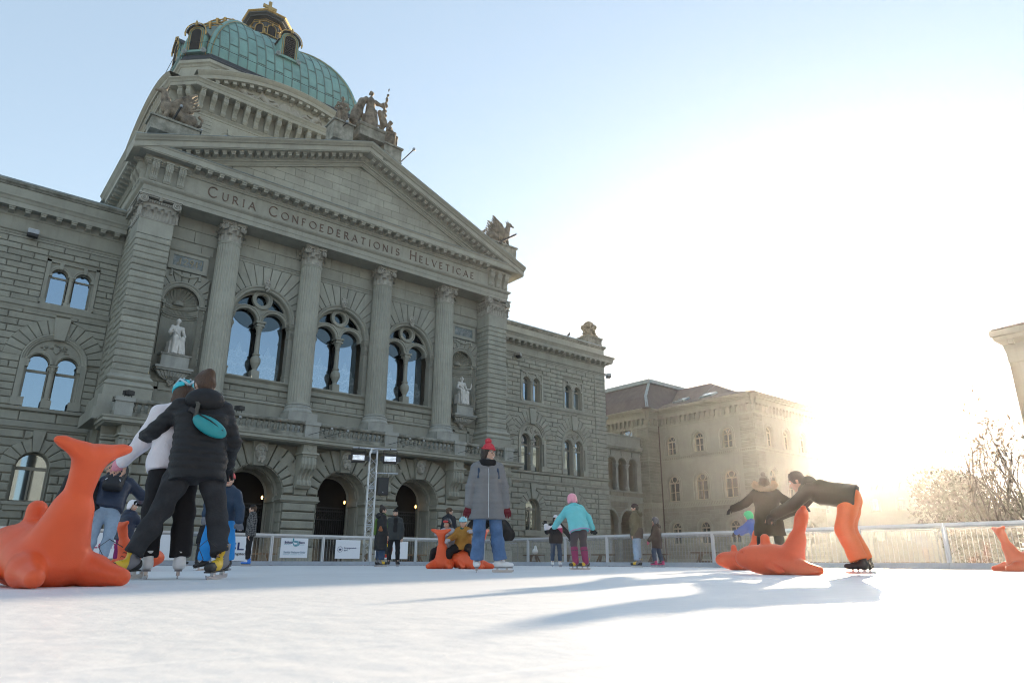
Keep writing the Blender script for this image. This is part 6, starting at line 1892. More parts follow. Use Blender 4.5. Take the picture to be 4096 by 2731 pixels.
rf = MB(); rf.v = [(X3-1, Y3-1, EZ), (133, Y3-1, EZ), (133, 77, EZ), (X3-1, 77, EZ), (125, 54, EZ+4.6), (125, 77, EZ+4.6)]; rf.f = [(0,1,4),(0,4,5,3),(1,2,5,4)]
B3.put(rf, 'roof', M_TILE)
# building at the right edge
RB = thing('corner_building', 'tall pale building with deep eaves cut off by the right edge', 'building', (45, 0, 0))
B4 = Bld(RB, (45, 0, 0), M_OFF)
RXB, RYB, RZB = 36.4, 13.25, 15.4
F4 = ((RXB, 0), (0, -1), (-1, 0)); F4b = ((0, RYB), (-1, 0), (0, 1))
w4 = [-9.5, -5.5, -1.5, 2.5]
sh = [('arch', a, z+1.8, .65, z) for a in w4 for z in (2, 6.5, 10.5)]
wl = MB(); backing(wl, *F4, -RYB, 14, 0, RZB, sh, d=0, dz=.2); wl.box(RXB+.4, 55, -14, RYB-.3, 0, RZB); wl.box(RXB, 55, RYB-.35, RYB, 0, RZB); B4.put(wl, 'wall')
for a in w4:
    for z in (2, 6.5, 10.5): office_window(B4, F4, a, z, z+1.8, .65, 0)
ev = MB().sweep([(0,13.2),(.05,13.25),(.05,13.9),(.1,14.1),(.15,14.5),(.5,14.8),(.55,15.05),(.66,15.1),(.68,15.5),(-.5,15.7)], [(54, RYB), (RXB, RYB), (RXB, -14)]); B4.put(ev, 'eaves')
ev = MB().sweep([(0,7.9),(.15,7.95),(.2,8.2),(0,8.25)], [(54, RYB), (RXB, RYB), (RXB, -14)]); B4.put(ev, 'string_course')
for i in range(22):
    bk = MB().box(RXB-.46, RXB, RYB-.6-i*1.1, RYB-.3-i*1.1, 14.45, 14.78); B4.put(bk, 'bracket')
rf = MB(); rf.v = [(RXB-.6, RYB+.6, 15.62), (56, RYB+.6, 15.62), (56, -15, 15.62), (RXB-.6, -15, 15.62), (44.5, RYB-5, 18.4), (50, RYB-5, 18.4), (50, -15, 18.4), (44.5, -15, 18.4)]; rf.f = [(0,1,5,4),(0,4,7,3),(4,5,6,7)]
B4.put(rf, 'roof', M_TILE)
B4.put(MB().tube([(RXB-.2, RYB+.2, 16.2), (RXB-.2, -12, 16.2)], .025, 5).tube([(RXB-.2, RYB+.2, 15.95), (RXB-.2, -12, 15.95)], .02, 5), 'snow_guard', M_STEEL)

# trees beyond the boards at right
M_BARK = mat('bark', (.07,.055,.045), .9, var=.4, vscale=6)
def bare_tree(p, H, seed, label, spread=1.0, nb=3):
    r = random.Random(seed); t = thing('bare_tree', label, 'tree', p, 0, 'bare trees beyond the boards')
    tr = MB(); tr.tube([(0,0,-.5),(.05,0,H*.12),(.0,.1,H*.22)], [.24,.2,.17], 8); tr.build('trunk', M_BARK, t)
    cr = MB()
    def grow(a, d, L, rad, lev):
        a = Vector(a); pts = [a]; dd = d.copy()
        for i in range(4):
            dd = (dd+Vector((r.uniform(-.18,.18), r.uniform(-.18,.18), .10))).normalized(); pts.append(pts[-1]+dd*L/4)
        cr.tube(pts, [rad*(1-.16*i) for i in range(5)], 5 if lev < 2 else 4, cap=False)
        if lev >= 4: return
        for k in range(nb if lev < 2 else 3):
            i = r.randint(1, 4) if k else 4
            q = (dd+Vector((r.uniform(-1,1)*spread, r.uniform(-1,1)*spread, r.uniform(.0,.5)))*.75).normalized()
            grow(pts[i], q, L*r.uniform(.55,.8), rad*.48, lev+1)
    for k in range(6):
        a = k*1.05+r.random(); grow((0,.05,H*(.12+.02*k)), Vector((math.cos(a)*.5, math.sin(a)*.5, 1)).normalized(), H*.34, .08, 0)
    cr.build('branches', M_BARK, t)
    lv = MB()
    for i in range(260):
        v = Vector(cr.v[r.randrange(len(cr.v)//3, len(cr.v))]); s = .05+.05*r.random(); a = Vector((r.uniform(-1,1), r.uniform(-1,1), r.uniform(-1,1))).normalized(); b = a.orthogonal()
        lv.add([tuple(v-a*s), tuple(v+b*s*.6), tuple(v+a*s), tuple(v-b*s*.6)], [(0,1,2,3)])
    o = lv.build('leaves', mat('withered_leaf_%d' % seed, (.12,.07,.03), .8), t); o['kind'] = 'stuff'
p = at(4040, dist=34); p.z = -.4; bare_tree(p, 6.2, 4, 'bare many stemmed tree at the right edge behind the boards', 1.1)
p = at(4190, dist=33); p.z = -.4; bare_tree(p, 6.8, 9, 'bare tree partly cut off at the right edge', 1.1)
M_LEAF = mat('dark_leaf', (.055,.06,.035), .8, var=.5, vscale=1, dark=(.06,.035,.025))
def shrub_mass(p, rx, ry, h, n, seed, label):
    r = random.Random(seed); t = thing('evergreen_tree', label, 'tree', p, 0, 'dark dense trees beyond the boards')
    tr = MB()
    for k in range(5):
        a = k*1.3; tr.tube([(0,0,-.5), (math.cos(a)*rx*.3, math.sin(a)*ry*.3, h*.4), (math.cos(a)*rx*.55, math.sin(a)*ry*.5, h*.8)], [.2,.12,.04], 6)
    tr.build('trunk', M_BARK, t)
    lf = MB(); blobs = [(r.uniform(-.75,.75)*rx, r.uniform(-.7,.7)*ry, h*r.uniform(.15,.8), r.uniform(.22,.42)) for _ in range(26)]
    for i in range(n):
        bx, by, bz, br = blobs[i % len(blobs)]; d = Vector((r.gauss(0,1), r.gauss(0,1), r.gauss(0,1))).normalized()*br*h*.62*r.uniform(.6,1.05)
        c = Vector((bx, by, max(.1, bz))) + d; s = r.uniform(.10,.2); a = Vector((r.uniform(-1,1), r.uniform(-1,1), r.uniform(-1,1))).normalized(); b = a.orthogonal().normalized()
        lf.add([tuple(c-a*s), tuple(c+b*s*.5), tuple(c+a*s), tuple(c-b*s*.5)], [(0,1,2,3)])
    lf.build('crown', M_LEAF, t)
for px, d, rx, ry, h, sd in ((3905, 60, 4.2, 3, 7.4, 1), (3985, 56, 3.4, 3, 5.4, 2)):
    p = at(px, dist=d); p.z = -.3; shrub_mass(p, rx, ry, h, 5200, sd, ('dark dense tree right of the distant office block', 'lower dark dense tree next to the bare tree')[sd-1])

# houses across the square behind the camera: they stand reflected in the lower windows and throw light back
M_HOUSE = mat('pale_house_front', (.42,.38,.31), .9, var=.2, vscale=.4)
for i, (x0, x1, h, lb) in enumerate(((-78, -44, 19, 'pale house row across the square, reflected in the left wing windows'), (-42, -8, 21, 'tall pale house across the square behind the viewpoint'), (-6, 24, 18, 'pale house across the square, reflected in the right wing windows'))):
    HB = thing('town_house', lb, 'building', ((x0+x1)/2, -52, 0)); BH = Bld(HB, ((x0+x1)/2, -52, 0), M_HOUSE)
    FH = ((0, -46), (-1, 0), (0, 1)); ws = [(-x0-2.5-k*4.2, z) for k in range(int((x1-x0-3)/4.2)+1) for z in (2, 6.5, 10.5, 14)]
    w_ = MB().box(x0, x1, -60, -46, 0, h); BH.put(w_, 'wall', M_HOUSE)
    for a_, z in ws:
        g = MB(); g.add(face_pts(FH, rect(a_-.75, a_+.75, z, z+2.3), .03), [(0,1,2,3)]); BH.put(g, 'window', M_DARK)
    r_ = MB().add([(x0-.6,-45.2,h),(x1+.6,-45.2,h),(x1+.6,-61,h),(x0-.6,-61,h),(x0+3,-53,h+5),(x1-3,-53,h+5)], [(0,1,5,4),(1,2,5),(2,3,4,5),(3,0,4)]); BH.put(r_, 'roof', M_TILE)
# ================================================================== people, statues, skating aids
V = Vector
def fabric(name, col, rough=.85, bump=.25, bscale=60, var=.12, spec=.3):
    return bpy.data.materials.get(name) or mat(name, col, rough, var=var, vscale=6, bump=bump, bscale=bscale, spec=spec)
F_SKIN = mat('skin', (.58,.36,.27), .55, var=.08, vscale=8)
F_BLACK = fabric('black_puffer', (.016,.017,.020), .6)
F_DKJEANS = fabric('washed_black_denim', (.040,.042,.048), .9, var=.45)
F_BLACKT = fabric('black_trousers', (.014,.014,.017), .8)
F_WHITE = fabric('white_sweatshirt', (.74,.70,.74), .9)
F_PINK = fabric('pink_wool', (.72,.30,.38), .95)
F_NAVY = fabric('navy_puffer', (.022,.032,.060), .42)
F_LTJEANS = fabric('light_denim', (.32,.42,.55), .9, var=.3)
F_JEANS = fabric('blue_denim', (.10,.19,.36), .9, var=.45)
F_DKBLUEJ = fabric('dark_denim', (.045,.075,.13), .9, var=.35)
F_MAG = fabric('magenta_trousers', (.22,.02,.12), .8)
F_SKYBL = fabric('bright_blue_trousers', (.02,.24,.62), .7)
F_PATT = fabric('patterned_fleece', (.05,.05,.055), .95)
F_GREYC = fabric('grey_tweed_coat', (.20,.205,.215), .95, bump=.4, bscale=120)
F_BURG = fabric('burgundy_wool', (.14,.018,.028), .95)
F_RED = fabric('red_knit', (.60,.05,.075), .95, bump=1.0, bscale=45)
F_GREEN = fabric('green_scarf', (.085,.15,.035), .95)
F_BROWNL = fabric('brown_leather', (.27,.10,.045), .5)
F_MUST = fabric('mustard_suit', (.42,.20,.035), .8, var=.35)
F_GREYL = fabric('light_grey_suit', (.40,.39,.42), .85)
F_TURQ = fabric('turquoise_fleece', (.17,.60,.64), .95)
F_LEGG = fabric('grey_leggings', (.075,.065,.075), .8)
F_SOCK = fabric('raspberry_socks', (.30,.045,.13), .9)
F_OLIVE = fabric('olive_jacket', (.10,.088,.050), .8)
F_BROWNJ = fabric('dark_brown_jacket', (.050,.036,.032), .8)
F_ORANGE = fabric('orange_ski_trousers', (.75,.17,.05), .7)
F_DKGREEN = fabric('dark_green_fabric', (.02,.12,.09), .8)
F_BLUEJ = fabric('royal_blue_jacket', (.07,.14,.42), .7)
F_WHPINK = fabric('white_jacket', (.72,.70,.74), .7)
F_RASP = fabric('raspberry_jacket', (.42,.03,.12), .7)
F_HAIRB = mat('brown_hair', (.085,.042,.022), .55, var=.5, vscale=10, stretch=(6,6,1), bump=.6, bscale=30)
F_HAIRD = mat('dark_brown_hair', (.030,.018,.013), .5, var=.4, vscale=10, stretch=(6,6,1), bump=.6, bscale=30)
F_FUR = bpy.data.materials.new('pale_fur'); F_FUR.use_nodes = True
_nt = F_FUR.node_tree; _nt.nodes.clear(); _d = _nt.nodes.new('ShaderNodeBsdfDiffuse'); _d.inputs[0].default_value = (.5,.40,.29,1); _t = _nt.nodes.new('ShaderNodeBsdfTranslucent'); _t.inputs[0].default_value = (.7,.55,.4,1)
_x = _nt.nodes.new('ShaderNodeMixShader'); _o = _nt.nodes.new('ShaderNodeOutputMaterial'); _nt.links.new(_d.outputs[0], _x.inputs[1]); _nt.links.new(_t.outputs[0], _x.inputs[2]); _nt.links.new(_x.outputs[0], _o.inputs[0])
F_BOOTG = mat('grey_boot_plastic', (.17,.17,.19), .45, var=.1)
F_BOOTY = mat('yellow_boot_plastic', (.68,.44,.03), .4)
F_BOOTB = mat('black_boot_rubber', (.018,.018,.018), .5)
F_BOOTW = mat('white_skate_leather', (.74,.74,.75), .45)
F_BOOTBL = mat('blue_boot_plastic', (.03,.17,.60), .4)
F_BOOTP = mat('pink_boot_plastic', (.62,.07,.20), .45)
F_BLADE = mat('skate_blade_steel', (.42,.42,.45), .3, metal=.9)
F_EYEW = mat('eye_white', (.75,.75,.73), .3); F_IRIS = mat('eye_iris', (.03,.025,.02), .3); F_LIP = mat('lip', (.42,.13,.11), .5); F_TEETH = mat('teeth', (.8,.78,.74), .3)
H_TEAL = mat('teal_helmet', (.03,.50,.60), .3); H_WHITE = mat('white_helmet', (.74,.72,.76), .3); H_RED = mat('red_helmet', (.62,.03,.04), .3); H_BLACK = mat('black_helmet', (.02,.02,.025), .25)
H_PINK = mat('pink_helmet', (.80,.33,.42), .35); H_GREEN = mat('green_helmet', (.06,.60,.24), .35); H_AQUA = mat('pale_blue_helmet', (.25,.55,.64), .35); H_GREY = mat('grey_helmet', (.09,.09,.11), .3); H_GREYL = mat('light_grey_helmet_strip', (.45,.55,.60), .35)
def patt_mat():
    nt = F_PATT.node_tree; bs = nt.nodes['Principled BSDF']; N = nt.nodes.new
    tc = N('ShaderNodeTexCoord'); mp = N('ShaderNodeMapping'); mp.inputs['Rotation'].default_value = (R(45), R(35), R(45)); nt.links.new(tc.outputs['Object'], mp.inputs[0])
    c = N('ShaderNodeTexChecker'); c.inputs['Scale'].default_value = 20; c.inputs[1].default_value = (.025,.025,.03,1); c.inputs[2].default_value = (.15,.15,.15,1); nt.links.new(mp.outputs[0], c.inputs[0])
    nt.links.new(c.outputs[0], bs.inputs['Base Color'])
patt_mat()
def rotm(d, up=(0,0,1)):
    """3x3 whose columns are side, d, up-ish"""
    d = V(d).normalized(); u = V(up); x = d.cross(u)
    if x.length < 1e-3: x = V((1,0,0))
    x.normalize(); z = x.cross(d)
    return Matrix((x, d, z)).transposed()
def quilt(sp, amp, z0=0.0):
    return lambda P: amp*(1-np.abs(np.sin(np.pi*(P[:,2]-z0)/sp))**.5*1.0) if True else 0
def folds(amp, f=26.0, ph=0.0):
    return lambda P: amp*(np.sin(P[:,2]*f+4*np.sin(P[:,0]*9+ph)+3*np.sin(P[:,1]*8+ph*2))+.6*np.sin(P[:,0]*31+P[:,2]*17+ph))
def both(a, b): return lambda P: a(P)+b(P)

class Person:
    """skeleton in local space: x right, y forward, z up; the lowest blade stands at z = 0"""
    def __init__(s, label, pos, face, h, lean=(0,0), torso_yaw=0.0, armL=((-.25,.05,-1),(-.1,.25,-1)), armR=((.25,.05,-1),(.1,.25,-1)), legL=((-.08,.04,-1),(-.04,-.04,-1)), legR=((.08,.04,-1),(.04,-.04,-1)),
                 head=(0,0), footL=(0,0), footR=(0,0), skates=.075, child=0.0, vox=.015, group='people on the rink', bare=False, bulk=1.0, lift=0.0, level=True):
        s.h = h; s.vox = vox; s.bulk = bulk; s.child = child
        k = h; L = dict(thigh=.245*k, shin=.245*k, up=.172*k, fo=.150*k, torso=.30*k, neck=.055*k)
        s.hs = (.125*(1+.0*child)*h+.0)*(1.0+.32*child)/.125/1.75     # head scale, 1 = adult of 1.75 m
        hs = s.hs
        tl = V((math.sin(lean[1]), math.sin(lean[0])*math.cos(lean[1]), math.cos(lean[0])*math.cos(lean[1])))
        P = V((0,0,0)); s.up = tl
        Rz = Matrix.Rotation(-torso_yaw, 3, 'Z'); right = Rz @ V((1,0,0)); right = (right-tl*right.dot(tl)).normalized(); s.right = right; s.fw = tl.cross(right)
        s.fw = tl.cross(right)
        s.pel = P; s.chest = P+tl*L['torso']*.72; s.neck = P+tl*(L['torso']+.0)
        sw = .101*k*(1-.06*child); hw = .055*k
        s.shL = s.neck-right*sw-tl*.025*k; s.shR = s.neck+right*sw-tl*.025*k
        s.hipL = P-V((hw,0,0)); s.hipR = P+V((hw,0,0))
        def ch(a, d, l): return a+V(d).normalized()*l
        s.elL = ch(s.shL, armL[0], L['up']); s.wrL = ch(s.elL, armL[1], L['fo']); s.elR = ch(s.shR, armR[0], L['up']); s.wrR = ch(s.elR, armR[1], L['fo'])
        def leg(hp_, l, b):
            t, sh_ = V(l[0])+V((0,b,0)), V(l[1])-V((0,b,0)); kn = ch(hp_, t, L['thigh']); return kn, ch(kn, sh_, L['shin'])
        bl = [0.0, 0.0]
        if level:
            zl, zr = leg(s.hipL, legL, 0)[1].z, leg(s.hipR, legR, 0)[1].z
            i, hp_, lg_, tz = (0, s.hipL, legL, zr) if zl < zr else (1, s.hipR, legR, zl)
            b = 0.0
            while b < 1.2 and leg(hp_, lg_, b)[1].z < tz: b += .01
            bl[i] = b
        s.dL = (s.wrL-s.elL).normalized(); s.dR = (s.wrR-s.elR).normalized()
        s.knL, s.anL = leg(s.hipL, legL, bl[0]); s.knR, s.anR = leg(s.hipR, legR, bl[1])
        hy, hp = head
        hd = (Matrix.Rotation(-hy, 3, 'Z') @ V((0, 1, 0))); hd = V((hd.x*math.cos(hp), hd.y*math.cos(hp), math.sin(hp)))
        s.hd = hd; tl2 = (tl*.6+V((0,0,1))*.6).normalized(); s.hup = (tl2-hd*tl2.dot(hd)).normalized(); s.hr = hd.cross(s.hup)
        s.hc = s.neck+tl2*(L['neck']+.085*hs)+hd*.022*hs
        dz = min(s.anL.z, s.anR.z)-.045*k-skates
        for n in ('pel','chest','neck','shL','shR','hipL','hipR','elL','wrL','elR','wrR','knL','anL','knR','anR','hc'):
            setattr(s, n, getattr(s, n)-V((0,0,dz-lift)))
        s.footL, s.footR, s.skate_h = footL, footR, skates
        # the body: one continuous skin
        b = SDF(); k_ = .04
        b.cap(s.pel, s.chest, .058*k, .056*k, k_).cap(s.chest, s.neck, .056*k, .036*k, k_).cap(s.neck-s.up*.02*k, s.hc, .032*k, .034*k, .02)
        for sh, el, wr, hp_, kn, an in ((s.shL, s.elL, s.wrL, s.hipL, s.knL, s.anL), (s.shR, s.elR, s.wrR, s.hipR, s.knR, s.anR)):
            b.cap(s.chest+s.up*.05*k, sh, .04*k, .028*k, k_); b.chain([sh, el, wr], [.028*k, .024*k, .018*k], .02); b.chain([hp_, kn, an, an-V((0,0,.02*k))], [.042*k, .028*k, .015*k, .015*k], .02)
        s.head_sdf(b)
        for sd, wr, d in ((-1, s.wrL, s.dL), (1, s.wrR, s.dR)): s.hand_sdf(b, wr, d, sd, 1.0)
        Vt, Fq = b.mesh(vox)
        me = np_mesh('person', Vt, Fq); me.materials.append(F_SKIN)
        s.o = bpy.data.objects.new('person', me); COL.objects.link(s.o); tag(s.o, label, 'person', group)
        s.o.location = pos; s.o.rotation_euler = (0, 0, -face)
        s.face()
    def hp(s, x, y, z): return s.hc+(s.hr*x+s.hd*y+s.hup*z)*s.hs
    def hrot(s): return Matrix((s.hr, s.hd, s.hup)).transposed()
    def head_sdf(s, b):
        q, A = s.hs, s.hrot()
        b.ell(s.hp(0,-.005,.02), (.076*q,.098*q,.105*q), A, .02); b.ell(s.hp(0,.022,-.055), (.056*q,.066*q,.062*q), A, .03)
        b.ell(s.hp(0,.082,-.105), (.022*q,.018*q,.018*q), A, .02)
        b.ell(s.hp(0,.104,-.022), (.013*q,.020*q,.020*q), A, .012); b.cap(s.hp(0,.09,.015), s.hp(0,.108,-.018), .008*q, .011*q, .01)
        for e in (-1, 1):
            b.ell(s.hp(e*.034,.094,.012), (.018*q,.012*q,.011*q), A, 0, op=1); b.ell(s.hp(e*.04,.066,-.035), (.024*q,.022*q,.022*q), A, .02)
            b.ell(s.hp(e*.078,-.012,-.012), (.010*q,.020*q,.032*q), A, .008)
    def hand_sdf(s, b, wr, d, sd, f, glove=0.0, curl=.35):
        k = s.h; A = rotm(d, s.fw if abs(d.z) > .6 else (0,0,1)); x, y, z = [V((A[0][i], A[1][i], A[2][i])) for i in range(3)]
        L = .104*k
        P = lambda a, c, e: wr+(x*a+y*c+z*e)*L
        b.cap(wr, P(0,.15,0), .017*k+glove, .018*k+glove, .01); 
        for a in (-.16, .0, .16): b.cap(P(a*.7,.08,0), P(a,.5,0), .0125*k+glove, .0115*k+glove, .012)
        for i, (a, l) in enumerate(((-.25,.36),(-.09,.47),(.08,.44),(.24,.34))):
            m = P(a*1.08,.5+l*.5,-.04-curl*.18); e = P(a*1.1,.5+l*(1-.25*curl),-.10-curl*.5)
            r = .0078*k+glove*.8; b.cap(P(a,.46,0), m, r, r*.95, .004); b.cap(m, e, r*.95, r*.8, .004)
        t = -sd*1; b.cap(P(t*.25,.15,0), P(t*.50,.38,-.10), .0095*k+glove*.8, .009*k+glove*.8, .008); b.cap(P(t*.50,.38,-.10), P(t*.52,.58,-.2), .009*k+glove*.8, .0075*k+glove*.8, .004)
    def face(s):
        q = s.hs
        for e in (-1, 1):
            m = MB(); c = s.hp(e*.034,.0835,.012); r = .013*q
            m.lathe([(r*math.cos(t), r*math.sin(t)) for t in [R(-80+i*20) for i in range(9)]], n=10)
            m.v = [tuple(c+V(v)) for v in m.v]; eye = m.build('eye', F_EYEW, s.o, smooth=True)
            m = MB(); c = s.hp(e*.034,.0955,.011); n = 8
            m.v = [tuple(c+(s.hr*math.cos(2*math.pi*i/n)+s.hup*math.sin(2*math.pi*i/n))*.0075*q) for i in range(n)]; m.f = [tuple(range(n))]; m.build('iris', F_IRIS, eye)
            MB().tube([tuple(s.hp(e*.016,.097,.034)), tuple(s.hp(e*.036,.097,.040)), tuple(s.hp(e*.055,.086,.034))], .0035*q, 5).build('eyebrow', F_HAIRD, s.o)
        m = MB(); m.tube([tuple(s.hp(-.024,.084,-.062)), tuple(s.hp(-.012,.0935,-.067)), tuple(s.hp(.012,.0935,-.067)), tuple(s.hp(.024,.084,-.062))], [.003*q,.0065*q,.0065*q,.003*q], 6)
        m.build('mouth', F_LIP, s.o, smooth=True)
    def add(s, name, sdf, m, vox=None, disp=None, parent=None): return sdf_obj(name, sdf, vox or s.vox, m, parent or s.o, disp)
    # ---- clothes
    def torso(s, b, r, hem, wide=1.0):
        """wide torso between shoulders and hem (metres below the pelvis joint, along the spine)"""
        k = s.h; w = .044*k*wide
        for e in (-1, 1):
            b.cap(s.chest+s.right*e*w, s.pel+s.right*e*w*1.05, r*1.0, r*1.02, .06); b.cap(s.chest+s.right*e*w, s.neck-s.up*.06*k+s.right*e*w*.9, r, r*.62, .06)
            if hem > .01: b.cap(s.pel+s.right*e*w*1.05, s.pel-s.up*hem+s.right*e*w*1.1, r*1.02, r*1.05, .05)
    def jacket(s, m, r=.082, sleeve=.040, hem=.06, disp=None, collar=True, hood=None, name='jacket', cuff=.0, vox=None, skirt=0.0, wide=1.0, sl=True):
        k = s.h*s.bulk; b = SDF(); s.torso(b, r*k, hem*k+ r*k*.6, wide)
        for sh, el, wr, d in ((s.shL, s.elL, s.wrL, s.dL), (s.shR, s.elR, s.wrR, s.dR)):
            b.cap(s.chest+s.up*.09*k, sh, .06*k, sleeve*1.05*k, .05)
            if sl: b.chain([sh, el, wr-d*cuff], [sleeve*1.08*k, sleeve*k, sleeve*.86*k], .03)
        if skirt:
            for e in (-1, 1):
                b.cap(s.pel-s.up*.03*k+s.right*e*.05*k, s.pel-V((0,0,skirt*k))+s.right*e*.07*k, r*k*1.05, r*k*1.15, .06)
            b.cut((0,0,-1), s.pel-V((0,0,skirt*k)))
        else:
            b.cut(-s.up, s.pel-s.up*hem*k)
        if collar: b.cap(s.neck-s.up*.02*k, s.neck+s.up*.025*k, .055*k, .05*k, .02)
        o = s.add(name, b, m, vox, disp)
        if hood is not None:
            hb = SDF(); c = s.neck-s.fw*.05*k+s.up*.0*k; hb.ell(c, (.092*k,.062*k,.062*k), Matrix((s.right, s.fw, s.up)).transposed(), .03); hb.cap(s.neck+s.right*.06*k+s.fw*.02*k, s.neck-s.right*.06*k+s.fw*.02*k-s.fw*.0, .03*k, .03*k, .03)
            hb.ell(s.hc-s.hd*.0, (.09*s.hs,.1*s.hs,.12*s.hs), s.hrot(), 0, op=1); s.add('hood', hb, hood, vox)
        return o
    def trousers(s, m, thigh=.060, knee=.048, hem=.043, disp=None, vox=None, top=.06, low=-.045, name='trousers'):
        k = s.h*s.bulk; b = SDF(); w = .040*k
        for e in (-1, 1): b.cap(s.pel+s.right*e*w*.8+s.up*top*k, s.pel+V((e*w,0,-.02*k)), .066*k, .070*k, .05)
        for hp_, kn, an in ((s.hipL, s.knL, s.anL), (s.hipR, s.knR, s.anR)):
            d = (an-kn).normalized(); e = an+d*low; md = hp_.lerp(kn, .45)
            b.chain([hp_, md, kn, kn.lerp(e, .4), e+d*.05], [thigh*k*1.05, thigh*k*.98, knee*k, knee*k*1.0, hem*k], .035)
        for hp_, kn, an in ((s.hipL, s.knL, s.anL), (s.hipR, s.knR, s.anR)):
            d = (an-kn).normalized(); e = an+d*low; b.box(e+d*.10, (.13, .10, .13), rotm(d, (0,1,0)), .0, 0, op=1)
        return s.add(name, b, m, vox, disp)
    def gloves(s, m, which='LR', curl=.4, vox=None, g=.004, cuff=True):
        for t, wr, d, sd in (('L', s.wrL, s.dL, -1), ('R', s.wrR, s.dR, 1)):
            if t in which:
                b = SDF(); s.hand_sdf(b, wr, d, sd, 1, g, curl)
                if cuff: b.cap(wr-d*.03*s.h, wr, .024*s.h, .022*s.h, .01)
                s.add('glove', b, m, vox or min(s.vox, .010))
    def mitten(s, m, which='L'):
        for t, wr, d, sd in (('L', s.wrL, s.dL, -1), ('R', s.wrR, s.dR, 1)):
            if t in which:
                b = SDF(); k = s.h; b.cap(wr-d*.02*k, wr+d*.035*k, .026*k, .030*k, .02).cap(wr+d*.035*k, wr+d*.085*k, .030*k, .014*k, .02); b.cap(wr+d*.03*k-s.right*sd*.02*k, wr+d*.06*k-s.right*sd*.035*k, .013*k, .011*k, .01); s.add('mitten', b, m)
    def skate(s, an, yaw, pitch, style):
        k = s.h; L = .152*k; c, si = math.cos(-yaw), math.sin(-yaw)
        f = V((-si*math.cos(pitch), c*math.cos(pitch), math.sin(pitch))).normalized() if True else None
        f = V((math.sin(yaw)*math.cos(pitch), math.cos(yaw)*math.cos(pitch), math.sin(pitch))); r_ = V((math.cos(yaw), -math.sin(yaw), 0)); u = r_.cross(f)
        A = Matrix((r_, f, u)).transposed()
        P = lambda a, b_, c_: an+r_*a*L+f*b_*L+u*c_*L
        def shape(g=0.0):
            b = SDF(); b.cap(P(0,-.10,-.12), P(0,-.16,.42), .175*L+g, .185*L+g, .03).cap(P(0,-.12,-.14), P(0,.28,-.18), .17*L+g, .14*L+g, .04).cap(P(0,.28,-.19), P(0,.62,-.20), .14*L+g, .115*L+g, .03); b.ell(P(0,-.2,-.16), (.16*L+g,.17*L+g,.15*L+g), A, .02)
            b.cut(-u, P(0,0,-.315)); return b
        vx = max(.007, s.vox*.6)
        cols = dict(rental=F_BOOTG, white=F_BOOTW, black=F_BOOTB, blue=F_BOOTBL, pink=F_BOOTP, red=F_BOOTP)
        o = s.add('skate', shape().cut(u, P(0,0,.46 if style == 'rental' else .30)), cols[style], vx)
        if style == 'rental':
            s.add('boot_flash', shape(.004).cut(-f-u*.35, P(0,.06,.0)).cut(f, P(0,.50,0)).cut(u, P(0,0,.40)), F_BOOTY, vx, parent=o)
            s.add('toe_cap', shape(.006).cut(-f+u*.25, P(0,.42,-.2)), F_BOOTB, vx, parent=o); s.add('heel_cap', shape(.006).cut(f*.8+u, P(0,-.16,-.16)), F_BOOTB, vx, parent=o)
            t = MB().obox(P(0,-.375,.28), r_, u, f, .07*L, .09*L, .01*L); t.build('size_tag', F_BOOTY, o)
            lc = MB()
            for i in range(5): lc.tube([P(-.1,.10+.06*i,.30-.11*i), P(0,.14+.06*i,.32-.11*i), P(.1,.10+.06*i,.30-.11*i)], .012*L, 4)
            lc.build('laces', F_BLACKT, o)
        elif style in ('pink', 'blue'):
            s.add('boot_buckle', shape(.005).cut(-f, P(0,.0,0)).cut(u, P(0,0,.05)).cut(-u, P(0,0,-.14)), F_BOOTW if style == 'blue' else F_BOOTB, vx, parent=o)
        else:
            lc = MB()
            for i in range(5): lc.tube([P(-.1,.08+.06*i,.30-.11*i), P(0,.12+.06*i,.32-.11*i), P(.1,.08+.06*i,.30-.11*i)], .012*L, 4)
            lc.build('laces', F_BOOTG if style != 'black' else F_BOOTW, o)
        so_ = MB(); hh = -.315-s.skate_h/L-.0
        so_.obox(P(0,.18,-.335), r_, f, u, .115*L, .50*L, .022*L); so_.build('sole', F_BOOTB if style != 'white' else F_BOOTG, o)
        z0 = -(.045*k+s.skate_h)/L
        bl = MB(); 
        for y in (-.16, .36): bl.obox(P(0,y,(-.34+z0+.10)/2), r_, f, u, .055*L, .06*L, abs(-.34-z0-.10)/2*L)
        pts = [(-.46,z0+.05),(-.40,z0+.005),(.60,z0+.005),(.72,z0+.06),(.74,z0+.16),(.66,z0+.13),(-.46,z0+.13)]
        n = len(pts); b0 = len(bl.v)
        bl.v += [P(-.018,y,z) for y, z in pts]+[P(.018,y,z) for y, z in pts]; bl.f += [tuple(b0+i for i in range(n)), tuple(b0+n+i for i in range(n))[::-1]]+[(b0+i, b0+(i+1) % n, b0+n+(i+1) % n, b0+n+i) for i in range(n)]
        bl.build('blade', F_BLADE, o)
        return o
    def skates(s, style):
        a = s.skate(s.anL, s.footL[0], s.footL[1], style); b = s.skate(s.anR, s.footR[0], s.footR[1], style); return a, b
